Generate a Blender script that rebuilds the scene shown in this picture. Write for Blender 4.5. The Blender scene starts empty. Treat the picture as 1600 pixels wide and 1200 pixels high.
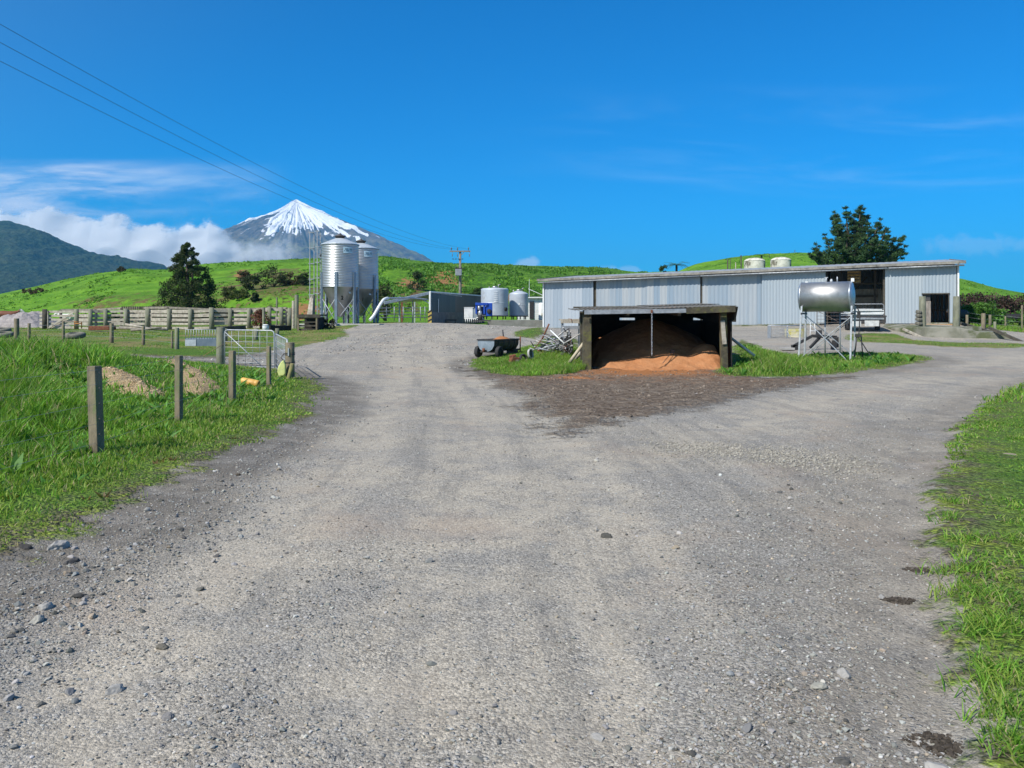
import bpy, bmesh, math, random
import numpy as np
from mathutils import Vector, Matrix, Euler

random.seed(7)
rng = np.random.default_rng(11)
R = math.radians
scene = bpy.context.scene
COL = scene.collection

# ------------------------------------------------------------------ camera
F = 1200.0            # focal length in pixels of the 1600 px wide photograph
HOR = 497.0           # row of the horizon
CZ = 1.6
cam_d = bpy.data.cameras.new('camera')
cam_d.sensor_width = 36.0
cam_d.lens = 36.0 * F / 1600.0
cam_d.shift_y = -(600.0 - HOR) / 1600.0
cam_d.clip_start = 0.1
cam_d.clip_end = 40000.0
cam = bpy.data.objects.new('camera', cam_d)
cam.location = (0, 0, CZ)
cam.rotation_euler = (R(90), 0, 0)
COL.objects.link(cam)
scene.camera = cam

# ------------------------------------------------------------------ light
SUN_EL, SUN_AZ = R(46), R(225)      # azimuth clockwise from +Y: behind the camera on the left
sun_dir = Vector((math.sin(SUN_AZ) * math.cos(SUN_EL), math.cos(SUN_AZ) * math.cos(SUN_EL), math.sin(SUN_EL)))
sun_d = bpy.data.lights.new('sun', 'SUN')
sun_d.energy = 5.0
sun_d.angle = R(0.53)
sun_d.color = (1.0, 0.955, 0.88)
sun = bpy.data.objects.new('sun', sun_d)
sun.rotation_euler = sun_dir.to_track_quat('Z', 'Y').to_euler()
sun.location = (-20, -20, 40)
COL.objects.link(sun)
scene.view_settings.view_transform = 'Standard'
scene.view_settings.look = 'None'
scene.view_settings.exposure = 0.3
scene.view_settings.gamma = 1.0
scene.view_settings.use_curve_mapping = False
scene.cycles.max_bounces = 6
scene.cycles.diffuse_bounces = 3
scene.cycles.glossy_bounces = 3
scene.cycles.transmission_bounces = 4
scene.cycles.transparent_max_bounces = 8
scene.cycles.volume_bounces = 0
scene.cycles.use_denoising = True

# ------------------------------------------------------------------ node helper
class NT:
    def __init__(s, tree):
        s.t = tree; s.n = tree.nodes; s.l = tree.links
    def __call__(s, typ, ins=None, **kw):
        nd = s.n.new(typ)
        for k, v in kw.items():
            setattr(nd, k, v)
        if ins:
            for k, v in ins.items():
                s.set(nd, k, v)
        return nd
    def set(s, nd, k, v):
        sock = nd.inputs[k]
        if isinstance(v, bpy.types.NodeSocket):
            s.l.new(v, sock)
        elif isinstance(v, bpy.types.Node):
            s.l.new(v.outputs[0], sock)
        else:
            if isinstance(v, tuple) and len(v) == 3 and sock.type == 'RGBA':
                v = v + (1,)
            sock.default_value = v
    def math(s, op, a, b=0.0, c=0.0, clamp=False):
        nd = s.n.new('ShaderNodeMath'); nd.operation = op; nd.use_clamp = clamp
        s.set(nd, 0, a); s.set(nd, 1, b)
        if op in ('MULTIPLY_ADD', 'SMOOTH_MIN', 'SMOOTH_MAX', 'WRAP'): s.set(nd, 2, c)
        return nd.outputs[0]
    def mix(s, fac, a, b, mode='MIX'):
        nd = s.n.new('ShaderNodeMix'); nd.data_type = 'RGBA'; nd.blend_type = mode
        s.set(nd, 0, fac); s.set(nd, 6, a); s.set(nd, 7, b)
        return nd.outputs[2]
    def ss(s, v, lo, hi, a=0.0, b=1.0):
        nd = s.n.new('ShaderNodeMapRange'); nd.interpolation_type = 'SMOOTHSTEP'
        s.set(nd, 0, v); s.set(nd, 1, lo); s.set(nd, 2, hi); s.set(nd, 3, a); s.set(nd, 4, b)
        return nd.outputs[0]
    def noise(s, vec, scale, detail=4.0, rough=0.55, dist=0.0, out=0):
        nd = s.n.new('ShaderNodeTexNoise')
        if vec is not None: s.set(nd, 'Vector', vec)
        s.set(nd, 'Scale', scale); s.set(nd, 'Detail', detail); s.set(nd, 'Roughness', rough); s.set(nd, 'Distortion', dist)
        return nd.outputs[out]
    def vor(s, vec, scale, out='Distance', feature='F1', rnd=1.0):
        nd = s.n.new('ShaderNodeTexVoronoi'); nd.feature = feature
        if vec is not None: s.set(nd, 'Vector', vec)
        s.set(nd, 'Scale', scale); s.set(nd, 'Randomness', rnd)
        return nd.outputs[out]
    def mapping(s, vec, scale=(1, 1, 1), rot=(0, 0, 0), loc=(0, 0, 0)):
        nd = s.n.new('ShaderNodeMapping')
        s.set(nd, 'Vector', vec); nd.inputs['Scale'].default_value = scale
        nd.inputs['Rotation'].default_value = rot; nd.inputs['Location'].default_value = loc
        return nd.outputs[0]
    def ramp(s, fac, stops):
        nd = s.n.new('ShaderNodeValToRGB'); s.set(nd, 0, fac)
        cr = nd.color_ramp
        while len(cr.elements) < len(stops): cr.elements.new(0.5)
        for e, (p, c) in zip(cr.elements, stops):
            e.position = p; e.color = c + (1,) if len(c) == 3 else c
        return nd.outputs[0]
    def curve(s, x, pts):
        """piecewise linear function of x; pts sorted"""
        lo, hi = pts[0][0], pts[-1][0]
        ys = [p[1] for p in pts]; y0, y1 = min(ys), max(ys)
        nd = s.n.new('ShaderNodeValToRGB')
        mr = s.n.new('ShaderNodeMapRange'); s.set(mr, 0, x); s.set(mr, 1, lo); s.set(mr, 2, hi)
        s.l.new(mr.outputs[0], nd.inputs[0])
        cr = nd.color_ramp
        while len(cr.elements) < len(pts): cr.elements.new(0.5)
        for e, (px, py) in zip(cr.elements, pts):
            e.position = (px - lo) / (hi - lo); v = (py - y0) / (y1 - y0); e.color = (v, v, v, 1)
        return s.math('MULTIPLY_ADD', nd.outputs[0], y1 - y0, y0)

# ------------------------------------------------------------------ sky
world = bpy.data.worlds.new('World')
scene.world = world
world.use_nodes = True
wt = world.node_tree; wt.nodes.clear(); W = NT(wt)
wout = W('ShaderNodeOutputWorld'); bg = W('ShaderNodeBackground')
wt.links.new(bg.outputs[0], wout.inputs[0])
sky = W('ShaderNodeTexSky', sky_type='NISHITA', sun_disc=False, sun_elevation=SUN_EL, sun_rotation=SUN_AZ,
        altitude=0.0, air_density=1.0, dust_density=0.25, ozone_density=3.0)
SKY_STRENGTH = 0.100
tc = W('ShaderNodeTexCoord')
gen = tc.outputs['Generated']
sep = W('ShaderNodeSeparateXYZ', {0: gen})
dx, dy, dz = sep.outputs
dyc = W.math('MAXIMUM', dy, 0.02)
az = W.math('DIVIDE', dx, dyc)                 # tangent of the bearing from the mountain side
el = W.math('DIVIDE', dz, dyc)
front = W.ss(dy, 0.05, 0.25)
def P2E(py): return (HOR - py) / F
def P2A(px): return (px - 800.0) / F
sp = W('ShaderNodeCombineXYZ', {0: az, 1: el, 2: 0.0}).outputs[0]
# low cumulus bank resting against the ranges on the left
nb = W.noise(sp, 13.0, 9.0, 0.58, 0.35)
nb2 = W.noise(sp, 34.0, 6.0, 0.6, 0.5)
# wisps of cirrus higher up
cv = W.mapping(sp, scale=(3.2, 26.0, 1.0), rot=(0, 0, R(-4)))
n1 = W.noise(cv, 1.0, 7.0, 0.62, 0.6)
cl = W.math('MULTIPLY', W.ss(n1, 0.38, 0.62), W.math('MULTIPLY', W.ss(az, P2A(340), P2A(150)), W.math('MULTIPLY', W.ss(el, P2E(246), P2E(268)), W.ss(el, P2E(345), P2E(322)))))
cv3 = W.mapping(sp, scale=(3.0, 14.0, 1.0), loc=(4, 2, 0))
n3 = W.noise(cv3, 1.0, 6.0, 0.6, 0.4)
veil = W.math('MULTIPLY', W.ss(n3, 0.42, 0.75), W.math('MULTIPLY', W.ss(az, P2A(470), P2A(300)), W.math('MULTIPLY', W.ss(el, P2E(240), P2E(290)), W.ss(el, P2E(420), P2E(345)))))
cv4 = W.mapping(sp, scale=(1.9, 15.0, 1.0), rot=(0, 0, R(5)), loc=(7, 5, 0))
n4 = W.noise(cv4, 1.0, 8.0, 0.6, 0.8)
high = W.math('MULTIPLY', W.ss(n4, 0.45, 0.8), W.math('MULTIPLY', W.ss(az, P2A(700), P2A(1150)), W.math('MULTIPLY', W.ss(el, P2E(120), P2E(210)), W.ss(el, P2E(330), P2E(260)))))
# a couple of low puffs over the hills
def puff(px, py, w, h):
    a2 = W.math('MULTIPLY', W.math('SUBTRACT', az, P2A(px)), F / w)
    e2 = W.math('MULTIPLY', W.math('SUBTRACT', el, P2E(py)), F / h)
    r = W.math('SQRT', W.math('ADD', W.math('MULTIPLY', a2, a2), W.math('MULTIPLY', e2, e2)))
    r = W.math('ADD', r, W.math('MULTIPLY', W.math('SUBTRACT', nb2, 0.5), 2.6))
    return W.ss(r, 1.15, 0.35)
puffs = W.math('MAXIMUM', W.math('MAXIMUM', puff(826, 412, 24, 11), W.math('MULTIPLY', puff(975, 424, 40, 9), 0.6)), W.math('MULTIPLY', puff(1530, 382, 120, 16), 0.35))
skyc = W('ShaderNodeVectorMath', {0: sky.outputs[0]}, operation='MULTIPLY')
SKY_TINT = (0.01, 0.67, 1.26)
dsun = W('ShaderNodeVectorMath', {0: gen}, operation='DOT_PRODUCT'); dsun.inputs[1].default_value = tuple(sun_dir)
SUN_TINT = (0.60, 0.88, 1.04)          # the sky is paler on the sun's side
W.set(skyc, 1, W.mix(W.ss(dsun.outputs['Value'], -0.15, 0.6), tuple(SKY_STRENGTH * t for t in SKY_TINT), tuple(SKY_STRENGTH * t for t in SUN_TINT)))
col = skyc.outputs[0]
m1 = W.math('MULTIPLY', high, 0.24)
col = W.mix(m1, col, (0.55, 0.75, 0.95))
col = W.mix(W.math('MULTIPLY', veil, 0.7), col, (0.6, 0.76, 0.95))
col = W.mix(W.math('MULTIPLY', cl, 0.9), col, (0.62, 0.72, 0.90))
col = W.mix(W.math('MULTIPLY', puffs, 0.55), col, (0.75, 0.85, 0.98))
W.set(bg, 0, col); bg.inputs[1].default_value = 1.0

# ------------------------------------------------------------------ numpy noise
def _hash(ix, iy, seed):
    h = (ix.astype(np.int64) * 374761393 + iy.astype(np.int64) * 668265263 + seed * 974634777) & 0xFFFFFFFF
    h = ((h ^ (h >> 13)) * 1274126177) & 0xFFFFFFFF
    return ((h ^ (h >> 16)) & 0xFFFF) / 65535.0
def vnoise(x, y, seed=0):
    x = np.asarray(x, float); y = np.asarray(y, float)
    ix = np.floor(x); iy = np.floor(y); fx = x - ix; fy = y - iy
    fx = fx * fx * (3 - 2 * fx); fy = fy * fy * (3 - 2 * fy)
    a = _hash(ix, iy, seed); b = _hash(ix + 1, iy, seed); c = _hash(ix, iy + 1, seed); d = _hash(ix + 1, iy + 1, seed)
    return (a * (1 - fx) + b * fx) * (1 - fy) + (c * (1 - fx) + d * fx) * fy
def fbm(x, y, oct=4, seed=0, gain=0.5):
    s = 0; a = 1; t = 0
    for k in range(oct):
        s = s + a * vnoise(x * 2 ** k + 17.3 * k, y * 2 ** k - 9.1 * k, seed + k); t += a; a *= gain
    return s / t                      # 0..1
def sstep(x, a, b):
    t = np.clip((x - a) / (b - a), 0, 1); return t * t * (3 - 2 * t)

# ------------------------------------------------------------------ terrain heights
CTRL = [(0, 0, 0), (0, -8, 0), (-8, -8, 0.05), (10, -8, 0.05), (-3, 5, 0), (3, 5, 0), (6, 10, 0.02), (4, 15, 0), (0, 10, 0), (0, 18, 0),
        (-3.5, 12, 0), (-4.5, 8, 0.06), (-5, 14, 0.05), (-5.6, 20, 0.02), (-8, 10, 0.3), (-9, 14, 0.5), (-11, 18, 0.62), (-7.5, 17, 0.3),
        (-16, 16, 0.6), (-12, 11, 0.5), (-16, 22, 0.5), (-20, 8, 0.5), (-9, 24, 0.12), (-13, 27, 0.25), (-22, 28, 0.4), (-30, 20, 0.5),
        (2, 24, 0), (7, 24, 0.02), (4, 29, 0.1), (9, 24, 0.05), (11, 27, 0.2), (12.4, 18.6, 0), (20, 20, 0.0), (8, 31, 0.3), (14, 33, 0.42),
        (0, 28, 0.25), (-5, 37, 0.6), (-9, 50, 1.22), (-4, 52, 1.25), (-11, 40, 0.7), (-13, 46, 0.9), (-22, 38, 0.47), (-34, 40, 0.5), (-30, 56, 0.85),
        (-20, 54, 0.9), (-45, 55, 0.8), (-5, 75, 1.25), (-12, 72, 1.3), (3, 45, 0.95), (2.6, 62, 0.72), (5, 55, 0.7), (10, 55, 0.8), (16, 53, 0.95), (29, 50, 1.15), (30, 54, 1.1),
        (22, 46, 0.75), (23, 42, 0.34), (33, 45, 0.40), (18, 42, 0.5), (28, 38, 0.30), (30, 30, 0.2), (36, 48, 0.45), (45, 50, 0.6), (10, 40, 0.55), (16, 40, 0.55), (0, 70, 1.1), (8, 75, 1.0),
        (30, 75, 1.2), (45, 75, 1.2), (60, 60, 1.0), (60, 20, 0.2), (-60, 20, 0.4), (-60, 75, 1.0), (-30, 78, 1.1), (20, 8, 0.05), (20, -8, 0.05), (40, -8, 0.1), (-40, -8, 0.3), (7, 18.5, 0)]
_cp = np.array(CTRL, float)
def _U(r2): return np.where(r2 > 1e-12, r2 * np.log(r2 + 1e-12), 0.0)
_n = len(_cp)
_K = _U(((_cp[:, None, :2] - _cp[None, :, :2]) ** 2).sum(-1)) + np.eye(_n) * 3.0
_Pm = np.c_[np.ones(_n), _cp[:, :2]]
_A = np.zeros((_n + 3, _n + 3)); _A[:_n, :_n] = _K; _A[:_n, _n:] = _Pm; _A[_n:, :_n] = _Pm.T
_w = np.linalg.solve(_A, np.r_[_cp[:, 2], 0, 0, 0])
def yard_z(x, y):
    x = np.clip(np.asarray(x, float), -60, 60); y = np.clip(np.asarray(y, float), -8, 80)
    out = np.empty(np.broadcast(x, y).shape); xf = np.broadcast_to(x, out.shape).ravel(); yf = np.broadcast_to(y, out.shape).ravel()
    res = np.empty(xf.size)
    for i in range(0, xf.size, 40000):
        a = xf[i:i + 40000]; b = yf[i:i + 40000]
        r2 = (a[:, None] - _cp[None, :, 0]) ** 2 + (b[:, None] - _cp[None, :, 1]) ** 2
        res[i:i + 40000] = _U(r2) @ _w[:_n] + _w[_n] + _w[_n + 1] * a + _w[_n + 2] * b
    return res.reshape(out.shape)

# green hills: (bearing px, ridge row, ridge distance, foot distance)
HILL = np.array([(-1500, 470, 190, 115), (-400, 474, 185, 115), (-80, 472, 180, 112), (0, 461, 175, 110), (50, 452, 172, 108), (100, 438, 170, 105), (150, 428, 168, 100),
                 (205, 421, 165, 98), (245, 424, 170, 96), (275, 424, 185, 92), (310, 418, 190, 90), (350, 415, 190, 88), (400, 413, 185, 86), (480, 408, 180, 86), (540, 407, 178, 88),
                 (600, 409, 175, 90), (640, 412, 175, 92), (700, 417, 175, 95), (780, 418.5, 178, 98), (850, 419, 180, 100), (940, 421, 185, 105), (1000, 430, 190, 110),
                 (1060, 428, 190, 112), (1100, 414, 175, 110), (1140, 406, 172, 108), (1200, 400.5, 170, 105), (1250, 400, 170, 102), (1330, 406, 170, 98), (1420, 424, 170, 92),
                 (1497, 441, 172, 86), (1520, 446, 172, 84), (1550, 455, 175, 84), (1600, 464, 178, 85), (1700, 476, 185, 90), (2000, 486, 190, 100), (3200, 488, 190, 100)], float)
def hill_z(x, y):
    yy = np.maximum(y, 1.0); a = 800 + F * x / yy
    rr = np.interp(a, HILL[:, 0], HILL[:, 1]); rd = np.interp(a, HILL[:, 0], HILL[:, 2]); fd = np.interp(a, HILL[:, 0], HILL[:, 3])
    zr = CZ + (HOR - rr) / F * rd - 1.25
    t = (y - fd) / (rd - fd)
    tc_ = np.clip(t, 0, 1)
    prof = tc_ ** 0.85 * (1 + 0.55 * (1 - tc_)) * np.clip(t * 6, 0, 1) ** 0.5
    prof = np.minimum(prof, 1.0) * 0.0 + (1 - (1 - tc_) ** 1.55)
    bank = sstep(t, 0.0, 0.10) * 0.16 * (1 - tc_)          # steeper cut bank at the foot
    up = zr * np.clip(prof + bank, 0, 1.0)
    back = np.clip((y - rd) / 900.0, 0, 1)
    h = np.where(t < 1, up, zr - 60 * (1 - np.cos(np.clip((y - rd) / 500.0, 0, 1) * math.pi)) * 0.5 - 0.02 * (y - rd))
    wob = (fbm(x / 22.0, y / 14.0, 3, 5) - 0.5) * 2.2 * sstep(t, 0.02, 0.3) * (1 - sstep(t, 0.75, 1.0))
    return np.where(y > fd, np.maximum(h, -62) + wob, 0.0)
def ground_z(x, y):
    x = np.asarray(x, float); y = np.asarray(y, float)
    z = yard_z(x, y)
    far = sstep(np.abs(x), 60, 400) + sstep(-y, 8, 200)
    return z * (1 - np.clip(far, 0, 1) * 0.6) + hill_z(x, y)
def gz(x, y): return float(ground_z(np.array([x]), np.array([y]))[0])
_ys = np.concatenate([np.arange(1.5, 60, 0.05), np.arange(60, 260, 0.25)])
def G(px, py):
    """the point of the ground seen at a pixel of the photograph"""
    x = (px - 800.0) / F * _ys
    line = CZ - (py - HOR) / F * _ys
    d = line - ground_z(x, _ys)
    k = np.argmax(d < 0)
    if d[k] >= 0: k = len(_ys) - 1
    if k == 0: y = _ys[0]
    else:
        t = d[k - 1] / (d[k - 1] - d[k]); y = _ys[k - 1] + t * (_ys[k] - _ys[k - 1])
    x = (px - 800.0) / F * y
    return (float(x), float(y), gz(x, y))
def AT(px, py, d): return ((px - 800.0) / F * d, d, CZ + (HOR - py) / F * d)

# areas of the ground
def poly(pts): return np.array([G(*p)[:2] for p in pts])
GRASS = {
 'left': np.array([(-60, -8), (-3.6, -8), (-3.5, 2)] + [G(*p)[:2] for p in [(0, 885), (60, 855), (130, 825), (200, 790), (280, 745), (350, 712), (420, 680), (480, 650), (503, 622), (508, 602), (490, 591), (462, 589)]]
                  + [(-6.1, 21.5), (-7.0, 23.0), (-9.0, 24.2), (-12, 26), (-20, 30), (-60, 32)]),
 'paddock': np.array([(-60, 32), (-20, 30), (-12.3, 27.3), (-10.3, 27.6), (-9.4, 31.5), (-8.2, 38.5), (-9.6, 44), (-9.4, 49.5), (-7, 51.5), (-7.5, 54), (-7, 62), (-60, 64)]),
 'isle': poly([(738, 563), (762, 556), (800, 552), (845, 532), (862, 524), (905, 530), (912, 576), (900, 584), (860, 588), (810, 588), (765, 583), (742, 575)]),
 'isle_right': poly([(1113, 582), (1135, 588), (1180, 590), (1250, 589), (1330, 583), (1400, 573), (1462, 563), (1440, 556), (1380, 552), (1320, 551), (1240, 556), (1190, 545), (1160, 530), (1143, 540), (1143, 572)]),
 'shed_strip': poly([(1310, 531), (1340, 536), (1400, 537), (1470, 543), (1600, 545), (1640, 541), (1600, 536), (1500, 535), (1440, 531), (1405, 521), (1360, 519), (1310, 521)]),
 'verge': np.array([G(*p)[:2] for p in [(1700, 583), (1600, 601), (1562, 618), (1525, 642), (1496, 675), (1488, 710), (1476, 752), (1470, 800), (1478, 850), (1494, 905), (1503, 960), (1512, 1040), (1525, 1120), (1530, 1200)]]
                   + [(1.9, 1.5), (2.4, -8), (60, -8), (60, 25)]),
 'right_field': np.array([(30, 47.6), (34, 46.0), (60, 46), (60, 64), (28, 64), (29.6, 52)]),
 'by_pole': poly([(805, 517), (850, 512), (852, 522), (835, 530), (800, 525)]),
}
MUD = poly([(735, 574), (765, 596), (800, 612), (830, 636), (858, 660), (880, 680), (912, 668), (960, 660), (1060, 642), (1150, 622), (1260, 602), (1345, 588), (1250, 588), (1180, 590), (1115, 580), (1135, 574), (1060, 571), (930, 572), (905, 579), (800, 586), (760, 581)])
FLOORCHIP = [poly([(150, 582), (185, 584), (232, 602), (262, 626), (252, 640), (212, 630), (178, 616), (150, 602)]), poly([(240, 568), (288, 573), (326, 590), (346, 612), (318, 628), (286, 620), (278, 592)])]
def sdist(x, y, P):
    """signed distance to polygon P, positive inside"""
    n = len(P); inside = np.zeros(x.shape, bool); d2 = np.full(x.shape, 1e9)
    for i in range(n):
        ax, ay = P[i]; bx, by = P[(i + 1) % n]
        ex, ey = bx - ax, by - ay
        t = np.clip(((x - ax) * ex + (y - ay) * ey) / (ex * ex + ey * ey + 1e-12), 0, 1)
        d2 = np.minimum(d2, (x - ax - t * ex) ** 2 + (y - ay - t * ey) ** 2)
        c = ((ay > y) != (by > y)) & (x < (bx - ax) * (y - ay) / ((by - ay) if abs(by - ay) > 1e-12 else 1e-12) + ax)
        inside ^= c
    return np.sqrt(d2) * np.where(inside, 1, -1)
def chip_h(x, y):
    q = np.maximum(sdist(x, y, FLOORCHIP[0]), sdist(x, y, FLOORCHIP[1]))
    return sstep(q, -0.25, 0.45) * (0.10 + 0.16 * fbm(x * 1.8, y * 1.8, 4, 111))
def grass_sd(x, y, keys=None):
    s = np.full(x.shape, -1e3)
    for k, P in GRASS.items():
        if keys and k not in keys: continue
        s = np.maximum(s, sdist(x, y, P) - (0.4 if k == 'shed_strip' else 0.0))
    s = np.maximum(s, np.where(y > 50, (y - 62) * 0.3, -1e3))        # pasture beyond the yard
    s = np.maximum(s, np.where(np.abs(x) > 40, (np.abs(x) - 44) * 0.3, -1e3))
    return s
def line_d(x, y, L):
    d2 = np.full(x.shape, 1e9)
    for (ax, ay), (bx, by) in zip(L[:-1], L[1:]):
        ex, ey = bx - ax, by - ay
        t = np.clip(((x - ax) * ex + (y - ay) * ey) / (ex * ex + ey * ey + 1e-12), 0, 1)
        d2 = np.minimum(d2, (x - ax - t * ex) ** 2 + (y - ay - t * ey) ** 2)
    return np.sqrt(d2)
LANE = None
TRACKS = [poly(p) for p in [
    [(60, 1190), (330, 900), (520, 730), (590, 650), (620, 590), (615, 550), (640, 520), (700, 508)],
    [(520, 1190), (680, 900), (745, 730), (740, 650), (690, 590), (670, 550), (690, 525), (730, 508)],
    [(880, 1190), (960, 900), (900, 720), (830, 660), (770, 615), (730, 580), (720, 550)],
    [(1500, 1190), (1445, 960), (1420, 820), (1400, 740), (1440, 690), (1520, 620), (1600, 570)],
    [(700, 900), (900, 740), (1100, 680), (1300, 620), (1500, 578), (1600, 556)]]]

# ------------------------------------------------------------------ mesh output
def mesh_from(name, V, Fc, mats, parent=None, smooth=False, attrs=None, cols=None, sizes=None, midx=None):
    """V (n,3); Fc (m,k) array, or flat loop indices with sizes"""
    me = bpy.data.meshes.new(name)
    V = np.asarray(V, np.float32)
    if sizes is None:
        m, k = Fc.shape; loops = Fc.ravel(); sizes = np.full(m, k, np.int32)
    else:
        loops = np.asarray(Fc); m = len(sizes); sizes = np.asarray(sizes, np.int32)
    starts = np.concatenate([[0], np.cumsum(sizes)[:-1]]).astype(np.int32)
    me.vertices.add(len(V)); me.vertices.foreach_set('co', V.ravel())
    me.loops.add(len(loops)); me.loops.foreach_set('vertex_index', loops.astype(np.int32))
    me.polygons.add(m); me.polygons.foreach_set('loop_start', starts)
    if midx is not None: me.polygons.foreach_set('material_index', np.asarray(midx, np.int32))
    me.polygons.foreach_set('use_smooth', np.full(m, bool(smooth)))
    for k, a in (attrs or {}).items():
        at = me.attributes.new(k, 'FLOAT', 'POINT'); at.data.foreach_set('value', np.asarray(a, np.float32).ravel())
    if cols is not None:
        at = me.attributes.new('tone', 'FLOAT_COLOR', 'POINT')
        c = np.c_[cols, np.ones(len(cols))].astype(np.float32); at.data.foreach_set('color', c.ravel())
    me.update(); me.validate()
    for mt in (mats if isinstance(mats, (list, tuple)) else [mats]): me.materials.append(mt)
    o = bpy.data.objects.new(name, me); COL.objects.link(o)
    if parent is not None: o.parent = parent
    return o
def grid_faces(nx, ny):
    i = np.arange(nx - 1)[None, :] + np.arange(ny - 1)[:, None] * nx
    i = i.ravel(); return np.c_[i, i + 1, i + nx + 1, i + nx]
def tag(o, label=None, cat=None, group=None, kind=None):
    if label: o['label'] = label
    if cat: o['category'] = cat
    if group: o['group'] = group
    if kind: o['kind'] = kind
    return o
def new_mat(name):
    m = bpy.data.materials.new(name); m.use_nodes = True
    t = m.node_tree; t.nodes.clear(); N = NT(t)
    out = N('ShaderNodeOutputMaterial'); return m, N, out

# ------------------------------------------------------------------ ground material
def ground_material():
    m, N, out = new_mat('gravel_mud_and_turf')
    geo = N('ShaderNodeNewGeometry'); P = geo.outputs['Position']
    at = lambda k: N('ShaderNodeAttribute', attribute_name=k).outputs['Fac']
    def cols(scale, detail, rough, vec=None, dist=0.0):
        nd = N('ShaderNodeTexNoise', {'Vector': vec or P, 'Scale': scale, 'Detail': detail, 'Roughness': rough, 'Distortion': dist})
        sc_ = N('ShaderNodeSeparateColor', {0: nd.outputs['Color']})
        return nd.outputs['Fac'], sc_.outputs[1], sc_.outputs[2]
    nE, nM, nX = cols(2.2, 5, 0.68)
    nF, nH, nY = cols(14.0, 3, 0.65)
    nL, nP, nQ = cols(0.5, 5, 0.62)
    c0 = lambda v: N.math('SUBTRACT', v, 0.5)
    jit = N.math('ADD', N.math('MULTIPLY', c0(nE), 1.0), N.math('MULTIPLY', c0(nF), 0.5))
    g = N.ss(N.math('ADD', at('grass'), jit), -0.06, 0.16)
    mudm = N.math('MULTIPLY', N.ss(N.math('ADD', at('mud'), N.math('MULTIPLY', jit, 2.2)), -0.45, 0.75), N.ss(N.math('ADD', at('mud'), N.math('MULTIPLY', jit, 1.6)), -0.30, 0.25))
    edge = N.math('MULTIPLY', at('edge'), N.ss(N.math('ADD', nE, N.math('MULTIPLY', nM, 0.6)), 0.50, 0.90))
    tr_ = at('track')
    track = N.math('MULTIPLY', tr_, N.ss(nX, 0.34, 0.60))
    v1 = N('ShaderNodeTexVoronoi', {'Vector': P, 'Scale': 70.0}); v2 = N('ShaderNodeTexVoronoi', {'Vector': P, 'Scale': 170.0})
    v3 = N('ShaderNodeTexVoronoi', {'Vector': N.mapping(P, loc=(3, 1, 0)), 'Scale': 30.0})
    s1 = N('ShaderNodeSeparateColor', {0: v1.outputs['Color']}); s2 = N('ShaderNodeSeparateColor', {0: v2.outputs['Color']}); s3 = N('ShaderNodeSeparateColor', {0: v3.outputs['Color']})
    warm = N.mix(nM, (0.315, 0.28, 0.228), (0.405, 0.36, 0.29))
    cool = N.mix(nH, (0.235, 0.219, 0.192), (0.325, 0.30, 0.262))
    wsel = N.ss(N.math('ADD', N.math('MULTIPLY', track, 0.24), N.math('ADD', nL, N.math('MULTIPLY', c0(nE), 0.8))), 0.40, 0.72)
    base = N.mix(wsel, cool, warm)
    chips = N.math('MULTIPLY', N.math('MULTIPLY_ADD', s1.outputs[0], 0.78, 0.62), N.math('MULTIPLY_ADD', s2.outputs[1], 0.70, 0.66))
    chips = N.math('ADD', N.math('MULTIPLY', chips, N.math('MULTIPLY_ADD', track, -0.40, 1.0)), N.math('MULTIPLY', track, 0.42))
    cc = N('ShaderNodeCombineXYZ', {0: chips, 1: chips, 2: chips}).outputs[0]
    gravel = N.mix(1.0, base, cc, 'MULTIPLY')
    bigst = N.math('MULTIPLY', N.ss(s3.outputs[0], 0.80, 0.86), N.ss(v3.outputs['Distance'], 0.40, 0.26))
    gravel = N.mix(N.math('MULTIPLY', bigst, 0.6), gravel, N.mix(s3.outputs[1], (0.17, 0.17, 0.165), (0.46, 0.45, 0.42)))
    py_ = N('ShaderNodeSeparateXYZ', {0: P}).outputs[1]
    lv = N('ShaderNodeCombineXYZ', {0: N.math('MULTIPLY', at('lane'), 2.6), 1: N.math('MULTIPLY', py_, 0.16), 2: 0.0}).outputs[0]
    streak = N.noise(lv, 1.0, 4, 0.65, 0.25)
    gravel = N.mix(N.ss(streak, 0.50, 0.66, 0.0, 0.34), gravel, (0.155, 0.148, 0.137))
    gravel = N.mix(N.ss(streak, 0.46, 0.32, 0.0, 0.35), gravel, (0.42, 0.375, 0.305))
    gravel = N.mix(N.ss(nP, 0.54, 0.72, 0.0, 0.34), gravel, (0.40, 0.30, 0.215))
    gravel = N.mix(N.ss(nQ, 0.55, 0.70, 0.0, 0.22), gravel, (0.16, 0.15, 0.14))
    gravel = N.mix(N.math('MULTIPLY', edge, 0.85), gravel, N.mix(nH, (0.075, 0.066, 0.055), (0.19, 0.17, 0.145)))
    mn, mx, my = cols(3.2, 7, 0.72, N.mapping(P, scale=(1.0, 1.7, 1.0)), 0.8)
    mud = N.mix(N.ss(nF, 0.35, 0.65), (0.10, 0.070, 0.048), (0.28, 0.212, 0.152))
    mud = N.mix(N.ss(mn, 0.46, 0.62), mud, (0.33, 0.265, 0.20))
    orange = N.math('MULTIPLY', at('meal'), N.ss(N.math('ADD', my, N.math('MULTIPLY', at('meal'), 0.22)), 0.54, 0.70))
    mud = N.mix(orange, mud, N.mix(nF, (0.42, 0.165, 0.06), (0.56, 0.26, 0.11)))
    gr = N.mix(nF, (0.045, 0.115, 0.012), (0.12, 0.23, 0.025))
    gr = N.mix(N.ss(nE, 0.45, 0.72), gr, (0.13, 0.20, 0.035))
    thin = N.ss(N.math('ADD', at('grass'), jit), 0.9, 0.0)
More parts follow.
